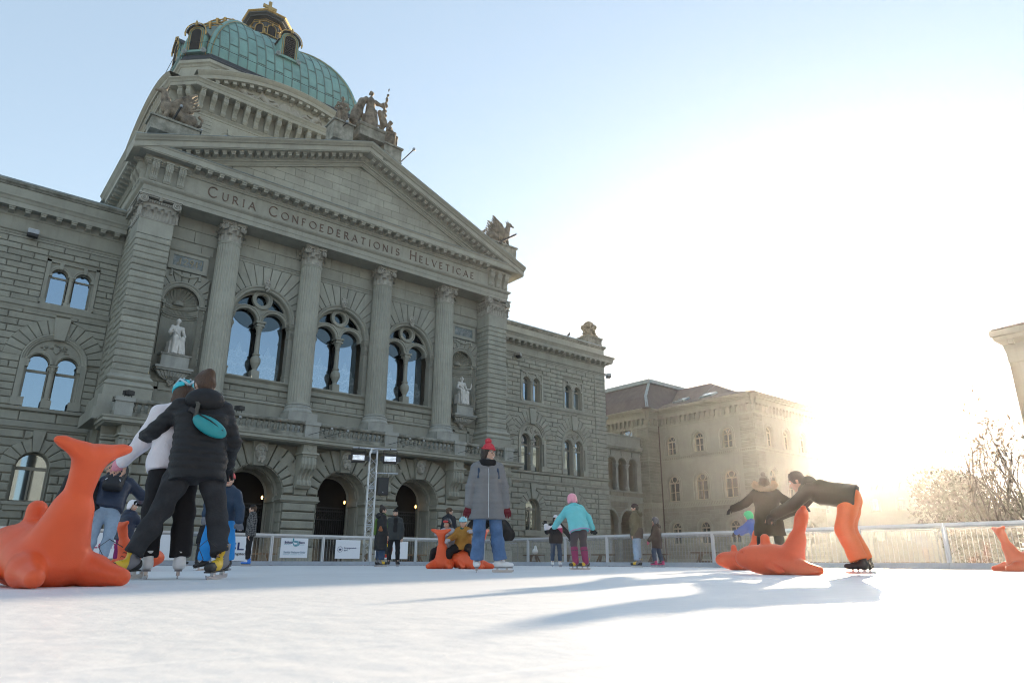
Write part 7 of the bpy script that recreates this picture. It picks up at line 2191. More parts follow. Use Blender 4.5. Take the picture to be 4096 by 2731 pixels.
    # ---- heads
    def hair(s, m, long=0.0, bun=None, back=1.0):
        q, A = s.hs, s.hrot(); b = SDF()
        b.ell(s.hp(0,-.012,.032), (.087*q,.106*q,.110*q), A, .02)
        if long:
            for e in (-1, 1): b.cap(s.hp(e*.065,-.02,-.02), s.hp(e*.085,.0,-.10-long), .04*q, .035*q, .04)
            b.cap(s.hp(0,-.07,-.02), s.hp(0,-.08,-.06-long), .07*q, .06*q, .05)
        else: b.cap(s.hp(0,-.06,-.02), s.hp(0,-.055,-.075), .06*q, .045*q, .04)
        if bun: b.ell(s.hp(*bun), (.045*q,.045*q,.045*q), A, .03)
        b.ell(s.hp(0,.085,-.045), (.070*q,.085*q,.105*q), A, 0, op=1)
        return s.add('hair', b, m, s.vox*.8, folds(.0025*q, 70))
    def beanie(s, m, pom=False, tall=.0, low=.045, name='beanie', pm=None):
        q, A = s.hs, s.hrot(); b = SDF(); b.ell(s.hp(0,-.008,.036), (.090*q,.110*q,(.108+tall)*q), A, .02); b.cut(-s.hup-s.hd*.12, s.hp(0,.09,low))
        o = s.add(name, b, m, s.vox*.8)
        rb = MB(); n = 20; c = [s.hp(.087*math.cos(2*math.pi*i/n), -.008+.106*math.sin(2*math.pi*i/n), low+.015-.012*math.sin(2*math.pi*i/n)) for i in range(n+1)]; rb.tube(c, .013*q, 6, cap=False); rb.build('rib_cuff', m, o, smooth=True)
        if pom: s.add('pompom', SDF().ell(s.hp(-.01,-.03,.165+tall), (.05*q,)*3), pm or m, s.vox*.8, lambda P: .006*np.sin(P[:,0]*150)*np.sin(P[:,1]*150)*np.sin(P[:,2]*150), o)
        return o
    def helmet(s, m, kind='ski', m2=None):
        q, A = s.hs, s.hrot(); b = SDF(); b.ell(s.hp(0,-.008,.045), (.105*q,.128*q,.112*q), A, .02)
        if kind == 'bike':
            b.cut(-s.hup-s.hd*.08, s.hp(0,0,.035))
            for i, a in enumerate((-.062, -.022, .022, .062)):
                for (y0, z0, y1, z1) in ((.10,.09,.03,.148), (-.03,.15,-.10,.105), (-.115,.085,-.13,.05)):
                    f_ = 1-abs(a)*5; b.cap(s.hp(a,y0*.98,z0*(.86+.14*f_)), s.hp(a*1.05,y1,z1*(.82+.18*f_)), .0125*q, .0125*q, 0, op=1)
            o = s.add('helmet', b, m, .0085 if s.vox < .02 else s.vox*.7)
            s.add('helmet_liner', SDF().ell(s.hp(0,-.008,.040), (.092*q,.113*q,.098*q), A, .02).cut(-s.hup, s.hp(0,0,.02)), H_BLACK, s.vox*.8, parent=o)
            if m2:
                st_ = MB()
                for e in (-1, 1): st_.tube([tuple(s.hp(e*.09,.02,.09)), tuple(s.hp(e*.06,-.07,.135)), tuple(s.hp(e*.03,-.125,.08)), tuple(s.hp(0,-.14,.045))], [.010*q,.013*q,.013*q,.012*q], 6)
                for e in (-1, 1): st_.tube([tuple(s.hp(e*.02,.11,.09)), tuple(s.hp(e*.035,.02,.155)), tuple(s.hp(e*.03,-.08,.14))], .011*q, 6)
                st_.build('helmet_strip', m2, o, smooth=True)
        else:
            for e in (-1, 1): b.ell(s.hp(e*.088,-.02,-.02), (.028*q,.062*q,.068*q), A, .03)
            b.cap(s.hp(0,-.08,.0), s.hp(0,-.085,-.03), .06*q, .05*q, .03)
            b.cut(-s.hup-s.hd*.15, s.hp(0,-.09,-.075)); b.box(s.hp(0,.13,-.06), (.078*q,.12*q,.10*q), A, .02, 0, op=1)
            o = s.add('helmet', b, m, s.vox*.8)
            for e in (-1, 0, 1):
                v = MB(); c = s.hp(e*.04, .02, .158-abs(e)*.008); v.obox(c, s.hr, s.hd, s.hup, .007*q, .02*q, .003*q); v.build('vent', H_BLACK, o)
        MB().tube([tuple(s.hp(-.082,.0,-.03)), tuple(s.hp(-.05,.05,-.125)), tuple(s.hp(.05,.05,-.125)), tuple(s.hp(.082,.0,-.03))], .005*q, 5).build('chin_strap', H_BLACK, o)
        return o
    def scarf(s, m, tails=()):
        k = s.h; b = SDF(); n = 8
        pts = [s.neck+s.up*.012*k+(s.right*math.cos(2*math.pi*i/n)+s.fw*math.sin(2*math.pi*i/n))*.05*k for i in range(n+1)]
        b.chain(pts, [.032*k]*(n+1), .02)
        for t in tails: b.chain([V(p) for p in t], [.03*k]*len(t), .02)
        return s.add('scarf', b, m, None, folds(.003, 60))
    def glasses(s):
        g = MB(); n = 12
        for e in (-1, 1): g.tube([tuple(s.hp(e*.034+.027*math.cos(2*math.pi*i/n), .106-.02*abs(.034+.027*math.cos(2*math.pi*i/n)*e)*3*.3, .010+.021*math.sin(2*math.pi*i/n))) for i in range(n+1)], .0032*s.hs, 4, cap=False); g.tube([tuple(s.hp(e*.061,.10,.014)), tuple(s.hp(e*.083,.0,.012))], .003*s.hs, 4)
        g.tube([tuple(s.hp(-.007,.108,.012)), tuple(s.hp(.007,.108,.012))], .003*s.hs, 4); g.build('glasses', M_BLACK, s.o)
    def w(s, p):
        """local point to world"""
        return s.o.matrix_basis @ V(p)

# ---------------------------------------------------------------- skating aid (orange seal)
M_SEAL = mat('orange_plastic', (.80,.115,.035), .42, var=.12, vscale=2.5, bump=.12, bscale=220, spec=.4)
def seal_mesh(vox):
    s = SDF()
    s.ell((0,.08,.185), (.20,.31,.185), k=.05).ell((0,.33,.205), (.135,.14,.13), k=.10).ell((0,.42,.19), (.085,.07,.075), k=.06)     # body, head, snout
    s.ell((0,.02,.10), (.19,.30,.10), k=.05)
    s.cap((0,.12,.30), (0,.12,.435), .062, .056, .03)                                                                      # seat knob
    for e in (-1, 1):
        s.cap((e*.05,-.14,.17), (e*.03,-.26,.42), .14, .075, .06); s.ell((e*.085,.40,.26), (.018,.018,.018), k=.0, op=1)
        s.chain([(e*.10,-.06,.13), (e*.18,-.26,.085), (e*.235,-.46,.052)], [.115,.085,.05], .05)                               # flippers
        s.chain([(0,-.33,.66), (e*.05,-.36,.735), (e*.21,-.37,.79+.0*e)], [.062,.052,.022], .05)                               # flukes
        s.cap((e*.02,-.355,.74), (e*.17,-.365,.79), .03, .022, .04)
        s.chain([(e*.19,.10,.12), (e*.235,.0,.05), (e*.25,-.06,.04)], [.05,.035,.02], .03)
    s.chain([(0,-.16,.16), (0,-.25,.40), (0,-.31,.58), (0,-.345,.70)], [.17,.095,.062,.062], .05)
    s.cut((0,0,-1), (0,0,.0))
    V_, F_ = s.mesh(vox)
    return np_mesh('skating_aid', V_, F_)
SEAL_FINE, SEAL_ME = seal_mesh(.012), seal_mesh(.017)
SEAL_ME.materials.append(M_SEAL); SEAL_FINE.materials.append(M_SEAL)
def bearing(p): return math.atan2(p.x-CAM_X, p.y)
def seal(px, hpx, rel, label, h=.82, fine=False, dist=None):
    p = at(px, hpx, h, dist); o = link('skating_aid', SEAL_FINE if fine else SEAL_ME); o.location = p; o.rotation_euler = (0, 0, -(bearing(p)+R(rel))); sc = h/.82; o.scale = (sc,)*3
    tag(o, label, 'skating aid', 'orange seal shaped skating aids'); 
    return o
def person(label, px, hpx, hreal, rel, h, dist=None, **kw):
    p = at(px, hpx, hreal, dist)
    return Person(label, p, bearing(p)+R(rel), h, **kw)
S1 = seal(150, 566, -27, 'large orange seal skating aid in the left foreground, tail towards us', fine=True)
S2 = seal(545, 190, 62, 'orange seal skating aid held by the child in the white helmet')
S3 = seal(1782, 158, 18, 'orange seal skating aid under the child in the dark helmet')
S4 = seal(1872, 160, -62, 'orange seal skating aid under the child in the mustard jacket')
S5 = seal(3110, 272, -90, 'nearer orange seal skating aid at right, its tail held by the bending adult')
S6 = seal(2965, 170, -88, 'farther orange seal skating aid at right, half hidden behind the nearer one')
S7 = seal(4105, 182, 62, 'orange seal skating aid cut off by the right edge')
# a: adult with teal belt bag, seen from behind
W = person('person seen from behind in black padded jacket with teal belt bag and dark jeans', 738, 826, 1.72, 2, 1.74, vox=.0125, lean=(R(10), R(-3)), torso_yaw=R(-8),
    armL=((-.58,.45,-.62), (-.50,.8,-.30)), armR=((.36,-.05,-1), (-.05,.7,-.55)), legL=((-.34,.16,-1), (-.44,-.10,-1)), legR=((.24,.10,-1), (.20,-.14,-1)), head=(R(-25), R(-18)), footL=(R(-128), R(-4)), footR=(R(-150), R(-4)))
W.jacket(F_BLACK, r=.079, sleeve=.041, hem=.10, disp=both(quilt(.062, .011), folds(.003, 40)), hood=F_BLACK)
W.trousers(F_DKJEANS, .060, .046, .043, folds(.006, 38)); W.hair(F_HAIRB, bun=(0,-.10,.07)); W.gloves(F_BLACK, 'LR'); W.skates('rental')
W.add('inner_hood', SDF().ell(W.neck-W.fw*.02+W.up*.055, (.115,.085,.05)).ell(W.hc, (.088,.108,.11), W.hrot(), 0, op=1), fabric('blue_grey_hood', (.14,.19,.30)))
bp_ = W.chest-W.fw*.165-W.up*.115+W.right*.045
bg_ = SDF().ell(bp_, (.155,.05,.075), Matrix((( W.right*.86-W.up*.5), W.fw, (W.up*.86+W.right*.5))).transposed(), .02); bgo = W.add('belt_bag', bg_, mat('teal_bag', (.02,.30,.33), .45, var=.2, vscale=8))
ax_ = (W.right*.86-W.up*.5); MB().tube([bp_-ax_*.12+W.up*.035-W.fw*.035, bp_+W.up*.03-W.fw*.052, bp_+ax_*.12+W.up*.015-W.fw*.03], .006, 5).build('zip', M_BLACK, bgo)
MB().tube([bp_-ax_*.14, W.chest-W.right*.06-W.fw*.17+W.up*.08, W.shL-W.fw*.10+W.up*.06+W.right*.07, W.shL+W.up*.085+W.right*.05], [.018]*4, 5).build('bag_strap', fabric('grey_webbing', (.09,.09,.08)), bgo)
MB().obox(bp_-ax_*.17+W.up*.045-W.fw*.0, ax_, W.fw, ax_.cross(W.fw), .03, .012, .02).build('buckle', M_BLACK, bgo)
for an, yw in ((W.anL, W.footL[0]), (W.anR, W.footR[0])):
    d = V((math.sin(yw), math.cos(yw), 0)); q = an+V((0,0,.09))+d*.07
    MB().tube([q, q+d*.06+V((-.05,0,.06)), q+d*.08+V((-.10,0,0)), q+d*.05+V((-.07,0,-.09)), q+d*.1+V((-.09,0,-.16))], .0035, 5).build('loose_lace', M_BLACK, W.o)
# b: teenager in teal helmet
T = person('person in teal vented helmet, white top, pink mitten and black trousers', 638, 800, 1.70, -6, 1.62, vox=.014, lean=(R(12), R(1)), armL=((-.36,.3,-.85), (-.45,.6,-.6)), armR=((.3,.5,-1), (0,.8,-.5)), legL=((-.03,.06,-1), (0,-.05,-1)), legR=((.12,.05,-1), (.04,-.05,-1)), head=(R(-10), R(-15)), footL=(R(-8), 0), footR=(R(8), 0))
T.jacket(F_WHITE, r=.078, sleeve=.044, hem=.05, disp=folds(.006, 22)); T.trousers(F_BLACKT, .058, .052, .054, folds(.003, 26), low=-.02); T.hair(F_HAIRB, long=.07); T.helmet(H_TEAL, 'bike', H_GREYL); T.mitten(F_PINK, 'LR'); T.skates('white')
# c: pair behind the seal
C1 = person('person in black padded jacket bending forward behind the large orange seal', 318, 405, 1.55, -40, 1.76, vox=.02, lean=(R(36), R(0)), armL=((-.1,.3,-1), (.1,.6,-.8)), armR=((.2,.3,-.9), (0,.6,-.8)), head=(0, R(-30)), legL=((-.05,.25,-1), (0,-.25,-1)), legR=((.05,.2,-1), (0,-.2,-1)))
C1.jacket(F_BLACK, r=.092, sleeve=.048, hem=.10, disp=quilt(.08, .007)); C1.trousers(F_DKGREEN if False else fabric('olive_trousers', (.06,.065,.05)), low=-.05); C1.beanie(F_BLACKT); C1.skates('rental')
C2 = person('person with black backpack, navy padded jacket and light jeans, seen from behind', 392, 405, 1.56, 8, 1.70, vox=.018, lean=(R(30), R(6)), armL=((-.35,.5,-.8), (.1,.8,-.4)), armR=((.75,.25,-.65), (-.1,.9,-.2)), head=(R(-10), R(-45)), legL=((-.12,.10,-1), (-.10,-.12,-1)), legR=((-.02,.10,-1), (-.08,-.12,-1)), footL=(R(20), 0), footR=(R(-165), 0))
C2.jacket(F_NAVY, r=.088, sleeve=.050, hem=.05, disp=quilt(.07, .006), hood=F_NAVY); C2.trousers(F_LTJEANS, .062, .048, .040, folds(.003, 30)); C2.beanie(F_NAVY); C2.gloves(F_BLACK); C2.skates('rental')
A_ = Matrix((C2.right, C2.fw, C2.up)).transposed()
pk_ = SDF().box(C2.chest-C2.fw*.21+C2.up*.02, (.145,.075,.225), A_, .05).box(C2.chest-C2.fw*.27-C2.up*.08, (.11,.05,.11), A_, .04, .03); pko = C2.add('backpack', pk_, fabric('black_nylon', (.02,.021,.025), .5))
pm = MB(); o_ = C2.chest-C2.fw*.292+C2.up*.02
for e in (-1, 1): pm.tube([o_+C2.right*e*.03+C2.up*.16, o_+C2.right*e*.10+C2.up*.1, o_+C2.right*e*.06-C2.up*.02, o_+C2.right*e*.11-C2.up*.12-C2.fw*.03], .006, 5)
pm.tube([o_+C2.right*.12*math.cos(t)+C2.up*(.10+.12*math.sin(t))+C2.fw*.02 for t in [i*math.pi/8 for i in range(9)]], .006, 5); pm.build('reflective_piping', mat('silver_piping', (.65,.68,.75), .4), pko)
# d: small child, white helmet
D = person('small child in white helmet, shiny navy padded jacket and magenta trousers holding a seal tail', 478, 262, 1.28, 55, 1.20, vox=.014, child=1, lean=(R(10), 0), armL=((-.25,.7,-.8), (.2,1,-.25)), armR=((.25,.7,-.8), (-.1,1,-.25)), head=(R(80), R(-2)), footL=(R(10), 0), footR=(R(20), 0))
D.jacket(F_NAVY, r=.108, sleeve=.055, hem=.15, disp=quilt(.055, .006), hood=F_NAVY); D.trousers(F_MAG, .075, .068, .064, folds(.003, 40)); D.helmet(H_WHITE); D.gloves(fabric('hot_pink_glove', (.85,.06,.22)), 'LR', .6, .012, .008); D.skates('rental')
# e: boy, red helmet
E_ = person('boy in patterned red helmet, navy jacket and bright blue trousers, half hidden behind dark jeans', 865, 375, 1.50, 190, 1.48, vox=.015, child=.35, lean=(R(22), R(-8)), armL=((-.4,.2,-1), (-.15,.35,-1)), armR=((.35,.35,-.9), (.0,.6,-.8)), head=(R(-5), R(8)), legL=((-.22,.10,-1), (-.05,-.05,-1)), legR=((.20,.2,-1), (.12,-.15,-1)), footL=(R(30), 0), footR=(R(70), R(-12)))
E_.jacket(fabric('navy_shell', (.022,.045,.085), .6), r=.098, sleeve=.052, hem=.12, disp=folds(.004, 30), hood=fabric('navy_shell', (.022,.045,.085), .6)); E_.trousers(F_SKYBL, .074, .068, .07, folds(.004, 30), low=-.02); E_.helmet(H_RED, 'bike'); E_.gloves(fabric('grey_glove', (.16,.17,.20)), 'LR', .5, .012, .007); E_.skates('black')
MB().tube([E_.chest+E_.fw*.15+E_.up*.08, E_.chest+E_.fw*.165-E_.up*.1, E_.pel+E_.fw*.15+E_.up*.02], .005, 5).build('zip', M_BANNER, E_.o)
zt_ = E_.pel+E_.fw*.16+E_.up*.02-E_.right*.04; MB().tube([zt_, zt_+E_.up*.11+E_.right*.02, zt_+E_.up*.13-E_.right*.02, zt_+E_.up*.02-E_.right*.045, zt_], .005, 5).build('lift_pass_cord', M_BANNER, E_.o)
# f: patterned jacket
Fp = person('person in patterned dark fleece, black beanie and blue rental skates, in profile', 990, 244, 1.83, -88, 1.74, vox=.02, head=(0, R(2)), armL=((-.12,.02,-1), (-.05,.12,-1)), armR=((.12,.02,-1), (.05,.12,-1)))
Fp.jacket(F_PATT, r=.082, sleeve=.043, hem=.07); Fp.trousers(F_BLACKT, .056, .044, .040); Fp.hair(F_HAIRB); Fp.beanie(F_BLACKT, low=.06); Fp.skates('blue')
# g: man in beanie behind the teenager, and one more behind the boy
G = person('bearded person in black coat and blue jeans with striped scarf, half hidden behind black trousers', 722, 250, 1.84, 75, 1.76, vox=.02, head=(R(5), 0))
G.jacket(F_BLACK, r=.088, sleeve=.046, hem=.14, disp=quilt(.09, .005)); G.trousers(F_DKBLUEJ); G.beanie(F_BLACKT, low=.05); G.scarf(fabric('striped_scarf', (.14,.15,.18))); G.skates('black')
G.add('beard', SDF().ell(G.hp(0,.06,-.085), (.055*G.hs,.045*G.hs,.04*G.hs), G.hrot()), F_HAIRD)
G2 = person('person in black jacket leaning at the boards, mostly hidden behind the boy', 800, 178, 1.4, 30, 1.40, vox=.022, child=.3, lean=(R(15), 0), armR=((.2,.6,-.8), (-.2,.9,-.3)))
G2.jacket(F_BLACKT, r=.095, sleeve=.05, hem=.1); G2.trousers(F_DKJEANS); G2.hair(F_HAIRD); G2.skates('black')
# h, i: standing couple
Hh = person('person in long black quilted coat, green scarf and brown shoulder bag, hair in a bun', 1518, 240, 1.78, 72, 1.70, vox=.018, head=(R(10), 0), armL=((-.15,.1,-1), (.1,.55,-.9)), armR=((.15,.05,-1), (-.05,.45,-1)), footL=(R(5), 0), footR=(R(20), 0))
Hh.jacket(F_BLACK, r=.086, sleeve=.044, hem=.08, skirt=.30, disp=quilt(.11, .006), hood=F_BLACK, name='coat'); Hh.trousers(F_DKBLUEJ, .06, .055, .058); Hh.hair(F_HAIRD, bun=(0,-.06,.14)); Hh.glasses(); Hh.skates('rental')
Hh.scarf(F_GREEN, [[Hh.neck+Hh.fw*.07, Hh.chest+Hh.fw*.14, Hh.pel+Hh.fw*.15+Hh.up*.17], [Hh.neck-Hh.fw*.07, Hh.chest-Hh.fw*.15-Hh.right*.05, Hh.pel-Hh.fw*.19-Hh.up*.02]])
Hh.add('shoulder_bag', SDF().box(Hh.pel+Hh.right*.19+Hh.up*.1-Hh.fw*.03, (.045,.11,.075), rotm(Hh.fw*.9-Hh.up*.3), .02), F_BROWNL)
I_ = person('bearded person in black puffer jacket and black beanie facing us beside the long coat', 1572, 222, 1.80, 172, 1.74, vox=.018, head=(R(6), 0), armL=((-.25,-.02,-1), (.05,.15,-1)), armR=((.25,-.02,-1), (-.05,.15,-1)), footL=(R(-12), 0), footR=(R(12), 0))
I_.jacket(fabric('charcoal_puffer', (.035,.042,.045), .6), r=.086, sleeve=.046, hem=.09, disp=quilt(.055, .006)); I_.add('jumper', SDF().box(I_.chest+I_.fw*.135-I_.up*.06, (.075,.03,.24), Matrix((I_.right, I_.fw, I_.up)).transposed(), .03), F_BLACKT); I_.trousers(F_BLACKT, .055, .043, .04); I_.beanie(F_BLACKT, low=.06); I_.skates('black')
I_.add('beard', SDF().ell(I_.hp(0,.055,-.085), (.056*I_.hs,.05*I_.hs,.042*I_.hs), I_.hrot()).ell(I_.hp(0,.105,-.066), (.024,.02,.010), I_.hrot(), 0, op=1), F_HAIRB)
# j: man in dark coat beyond the boards
J = person('person in dark wool coat and brown beanie walking beyond the children', 1790, 232, 1.83, 40, 1.76, vox=.02, head=(R(35), 0))
J.jacket(fabric('dark_wool_coat', (.022,.026,.034), .9), r=.088, sleeve=.045, hem=.08, skirt=.26, name='coat'); J.trousers(F_DKJEANS); J.hair(F_HAIRB); J.beanie(fabric('brown_knit', (.10,.07,.05), .95), low=.055); J.skates('black')
# k, l: children riding the seals
def on_seal(S, dy): 
    m = S.matrix_basis if False else Matrix.Translation(S.location) @ Matrix.Rotation(S.rotation_euler[2], 4, 'Z') @ Matrix.Diagonal((*S.scale, 1))
    return m @ V((0, dy, 0))
K = Person('child in dark helmet with red goggles and grey suit sitting on a seal', on_seal(S3, .13), -S3.rotation_euler[2]+math.pi, 1.12, vox=.016, child=1, lean=(R(8), 0), armL=((-.2,.9,-.35), (.1,1,.1)), armR=((.2,.9,-.35), (-.1,1,.1)), legL=((-.72,.55,-.42), (-.35,-.45,-1)), legR=((.72,.55,-.42), (.35,-.45,-1)), head=(R(8), R(-4)), footL=(R(-35), R(-20)), footR=(R(35), R(-20)), skates=.06)
K.jacket(F_GREYL, r=.105, sleeve=.055, hem=.06, disp=folds(.004, 40)); K.trousers(F_BLACKT, .076, .066, .062); K.helmet(H_BLACK); K.gloves(F_GREYL, 'LR', .7, .012, .008); K.skates('pink')
K.add('goggles', SDF().box(K.hp(0,.098,.07), (.075*K.hs,.03*K.hs,.03*K.hs), K.hrot(), .02), mat('red_goggles', (.5,.03,.03), .15))
L_ = Person('child in pale blue helmet and mustard suit with black hood patch sitting on a seal', on_seal(S4, .13), -S4.rotation_euler[2]+R(250), 1.14, vox=.015, child=1, lean=(R(6), 0), armL=((-.35,1,-.1), (-.2,1,.05)), armR=((.5,.5,-.7), (.3,.7,-.2)), legL=((-.55,.75,-.30), (-.12,-.25,-1)), legR=((.72,.55,-.42), (.35,-.45,-1)), head=(R(0), R(-4)), footL=(R(-20), 0), footR=(R(35), 0), skates=.06)
L_.jacket(F_MUST, r=.110, sleeve=.056, hem=.06, disp=folds(.005, 36), hood=F_BLACKT); L_.trousers(F_BLACKT, .078, .066, .064); L_.helmet(H_AQUA, 'bike', H_GREYL); L_.scarf(F_DKGREEN); L_.gloves(F_GREYL, 'LR', .7, .012, .008); L_.skates('pink')
# m: red bobble hat
Mm = person('smiling person in red bobble hat, glasses and long grey quilted coat with blue jeans', 1945, 520, 1.84, 172, 1.72, vox=.0115, head=(R(-38), R(-3)), armL=((-.27,.03,-1), (-.10,.14,-1)), armR=((.27,.03,-1), (.10,.14,-1)), legL=((-.10,.05,-1), (-.16,-.06,-1)), legR=((.05,.04,-1), (.05,-.05,-1)), footL=(R(-78), 0), footR=(R(8), 0))
Mm.jacket(F_GREYC, r=.077, sleeve=.040, hem=.08, skirt=.155, disp=both(quilt(.072, .007), folds(.0012, 50)), hood=F_GREYC, name='coat'); Mm.trousers(F_JEANS, .056, .050, .058, folds(.003, 30), low=-.02); Mm.hair(F_HAIRD, long=.14); Mm.beanie(F_RED, pom=True, tall=.012); Mm.glasses(); Mm.gloves(F_BURG, 'LR', .4, .009, .004); Mm.skates('white')
Mm.scarf(fabric('black_snood', (.015,.015,.017), .95)); MB().tube([tuple(Mm.hp(-.02,.0925,-.064)), tuple(Mm.hp(0,.098,-.067)), tuple(Mm.hp(.02,.0925,-.064))], .0045, 5).build('teeth', F_TEETH, Mm.o)
for e in (-1, 1): MB().tube([Mm.shR*.5+Mm.shL*.5+Mm.right*e*.135+Mm.up*.09-Mm.fw*.02, Mm.neck+Mm.right*e*.14+Mm.fw*.115-Mm.up*.1, Mm.chest+Mm.right*e*.15+Mm.fw*.12-Mm.up*.06], .016, 5).build('rucksack_strap', F_DKBLUEJ, Mm.o)
MB().tube([Mm.neck+Mm.fw*.09-Mm.up*.03, Mm.chest+Mm.fw*.150, Mm.pel+Mm.fw*.152, Mm.pel+Mm.fw*.165-V((0,0,.24))], .004, 4).build('zip', M_ALU, Mm.o)
# n: black coat behind her
Nn = person('person in black coat bending over a seal, mostly hidden behind the grey coat', 2000, 262, 1.55, -60, 1.74, vox=.02, lean=(R(42), 0), armL=((-.2,.8,-.6), (.1,.75,-.7)), armR=((.3,.55,-.8), (-.1,.8,-.6)), head=(R(-20), R(-30)), legL=((-.1,.2,-1), (0,-.25,-1)), legR=((.12,.2,-1), (.05,-.25,-1)), footL=(R(20), 0), footR=(R(150), 0))
Nn.jacket(fabric('black_wool', (.013,.013,.014), .95), r=.092, sleeve=.052, hem=.10, skirt=.20, name='coat'); Nn.trousers(F_DKBLUEJ, .058, .048, .046); Nn.hair(F_HAIRD); Nn.skates('white')
# o: waving girl
O_ = person('girl in white, raspberry and black jacket with white hat waving a black glove', 2225, 200, 1.50, 168, 1.44, vox=.016, child=.4, head=(R(-12), 0), armL=((-.75,.05,-.75), (-.55,.1,-.8)), armR=((.55,.15,-.75), (.25,.35,1)), footL=(R(-8), 0), footR=(R(8), 0))
O_.jacket(F_BLACKT, r=.096, sleeve=.050, hem=.10, disp=None); O_.trousers(F_DKBLUEJ, .055, .044, .040); O_.hair(F_HAIRD, long=.08); O_.beanie(F_WHPINK, low=.055); O_.gloves(F_BLACK, 'LR', .1, .011, .006); O_.skates('white'); O_.scarf(fabric('pink_snood', (.70,.42,.46)))
k_ = O_.h; tb = SDF(); O_.torso(tb, .099*k_, .1*k_, 1.0); tb.cut(-O_.up*1.0+O_.right*.9, O_.chest-O_.up*.02-O_.right*.02); O_.add('raspberry_panel', tb.cut(-O_.fw, O_.chest-O_.fw*.02).cut(O_.up, O_.neck-O_.up*.02), F_RASP)
tb = SDF(); O_.torso(tb, .102*k_, .1*k_, 1.0); tb.chain([O_.shR, O_.elR, O_.wrR], [.055*k_,.053*k_,.046*k_], .03); tb.cap(O_.chest+O_.up*.1, O_.shL, .07*k_, .055*k_, .04); tb.cut(-O_.up*1.0-O_.right*.15, O_.neck-O_.up*.14); O_.add('white_yoke', tb, F_WHPINK)
# p: turquoise jacket
Pp = person('girl in turquoise fleece, pink helmet, raspberry socks and yellow grey skates, arms spread', 2318, 286, 1.42, -18, 1.46, vox=.0135, child=.35, lean=(R(24), R(-6)), armL=((-.55,.45,-.75), (-.35,.55,-.65)), armR=((.70,-.10,-.85), (.40,-.1,-1)), legL=((-.02,.22,-1), (.02,-.22,-1)), legR=((.09,.2,-1), (.06,-.22,-1)), head=(R(-8), R(-4)), footL=(R(-110), 0), footR=(R(-100), 0))
Pp.jacket(F_TURQ, r=.092, sleeve=.048, hem=.07, disp=folds(.003, 34)); Pp.trousers(F_LEGG, .060, .045, .036); Pp.helmet(H_PINK); Pp.gloves(F_BLACK, 'LR', .4, .011, .006); Pp.skates('rental'); Pp.scarf(F_TURQ)
sk_ = SDF()
for kn, an in ((Pp.knL, Pp.anL), (Pp.knR, Pp.anR)): sk_.cap(kn.lerp(an, .25), an, .052*Pp.h, .042*Pp.h, .01)
Pp.add('socks', sk_, F_SOCK)
hm_ = MB(); n = 18; hm_.tube([Pp.pel-Pp.up*.10+(Pp.right*math.cos(2*math.pi*i/n)*.215+Pp.fw*math.sin(2*math.pi*i/n)*.14) for i in range(n+1)], .013, 6, cap=False); hm_.build('lilac_hem', fabric('lilac_hem', (.42,.28,.48)), Pp.o)
# q, r
Q = person('person in olive and brown jacket, dark beanie and light jeans, in profile', 2552, 252, 1.88, -80, 1.80, vox=.018, head=(R(-5), R(-6)), armL=((-.16,-.05,-1), (.05,.3,-.9)), armR=((.16,-.05,-1), (-.05,.3,-.9)), footL=(R(-5), 0), footR=(R(5), 0), bulk=1.05)
Q.jacket(F_OLIVE, r=.090, sleeve=.050, hem=.10, disp=folds(.004, 24), hood=F_OLIVE); Q.trousers(F_LTJEANS, .058, .050, .046, folds(.003, 26)); Q.hair(F_HAIRD); Q.beanie(fabric('aubergine_knit', (.05,.03,.035), .95), low=.05); Q.skates('rental')
tb = SDF(); Q.torso(tb, .0935*Q.h*1.05, .12*Q.h, 1.0); tb.cut(Q.up, Q.pel+Q.up*.13).cut(-Q.up, Q.pel-Q.up*.10*Q.h); Q.add('brown_hem_panel', tb, F_BROWNJ)
Rr = person('child in grey helmet, dark jacket, pink scarf and gloves, jeans and pink skates', 2632, 200, 1.50, -75, 1.38, vox=.017, child=.5, head=(R(-5), 0), armL=((-.2,.25,-1), (.0,.6,-.7)), armR=((.25,.1,-1), (.05,.5,-.8)), legL=((-.14,.14,-1), (-.06,.02,-1)), legR=((.14,-.05,-1), (.14,-.22,-1)))
Rr.jacket(F_BROWNJ, r=.098, sleeve=.052, hem=.17, disp=folds(.003, 30), hood=F_BROWNJ); Rr.trousers(F_DKBLUEJ, .058, .048, .044); Rr.helmet(H_GREY); Rr.scarf(fabric('bright_pink_scarf', (.75,.10,.22))); Rr.gloves(fabric('rose_glove', (.55,.12,.2)), 'LR', .4, .012, .007); Rr.skates('pink')
# s, t, u: sunlit group at right
Ss = person('person in dark parka with fur hood and bobble hat standing behind the orange seals', 3092, 378, 1.72, -4, 1.66, vox=.0155, head=(R(10), R(-12)), lean=(R(10), 0), armL=((-.80,.25,-.62), (-.85,.3,-.35)), armR=((.80,.15,-.62), (.92,.1,-.28)), legL=((-.16,.05,-1), (-.10,-.05,-1)), legR=((.16,.10,-1), (.05,-.1,-1)), footL=(R(-10), 0), footR=(R(10), 0))
Ss.jacket(fabric('dark_parka', (.030,.022,.016), .9), r=.090, sleeve=.050, hem=.10, skirt=.20, disp=folds(.004, 26), name='parka'); Ss.trousers(F_BLACKT, .060, .05, .046); Ss.hair(F_HAIRB, long=.06); Ss.beanie(fabric('grey_knit', (.20,.17,.15), .95), pom=True); Ss.gloves(F_BLACKT); Ss.skates('black')
fr_ = SDF(); n = 14; fp_ = []
for i in range(n+1):
    t = R(188+i*(344-188+0)/n) if False else math.pi*(1.08+.84*i/n)
    fp_.append(Ss.neck+Ss.right*.19*math.cos(t)-Ss.fw*(.03-.07*math.sin(t))+Ss.up*(.10+.13*(math.sin(t)+.35)))
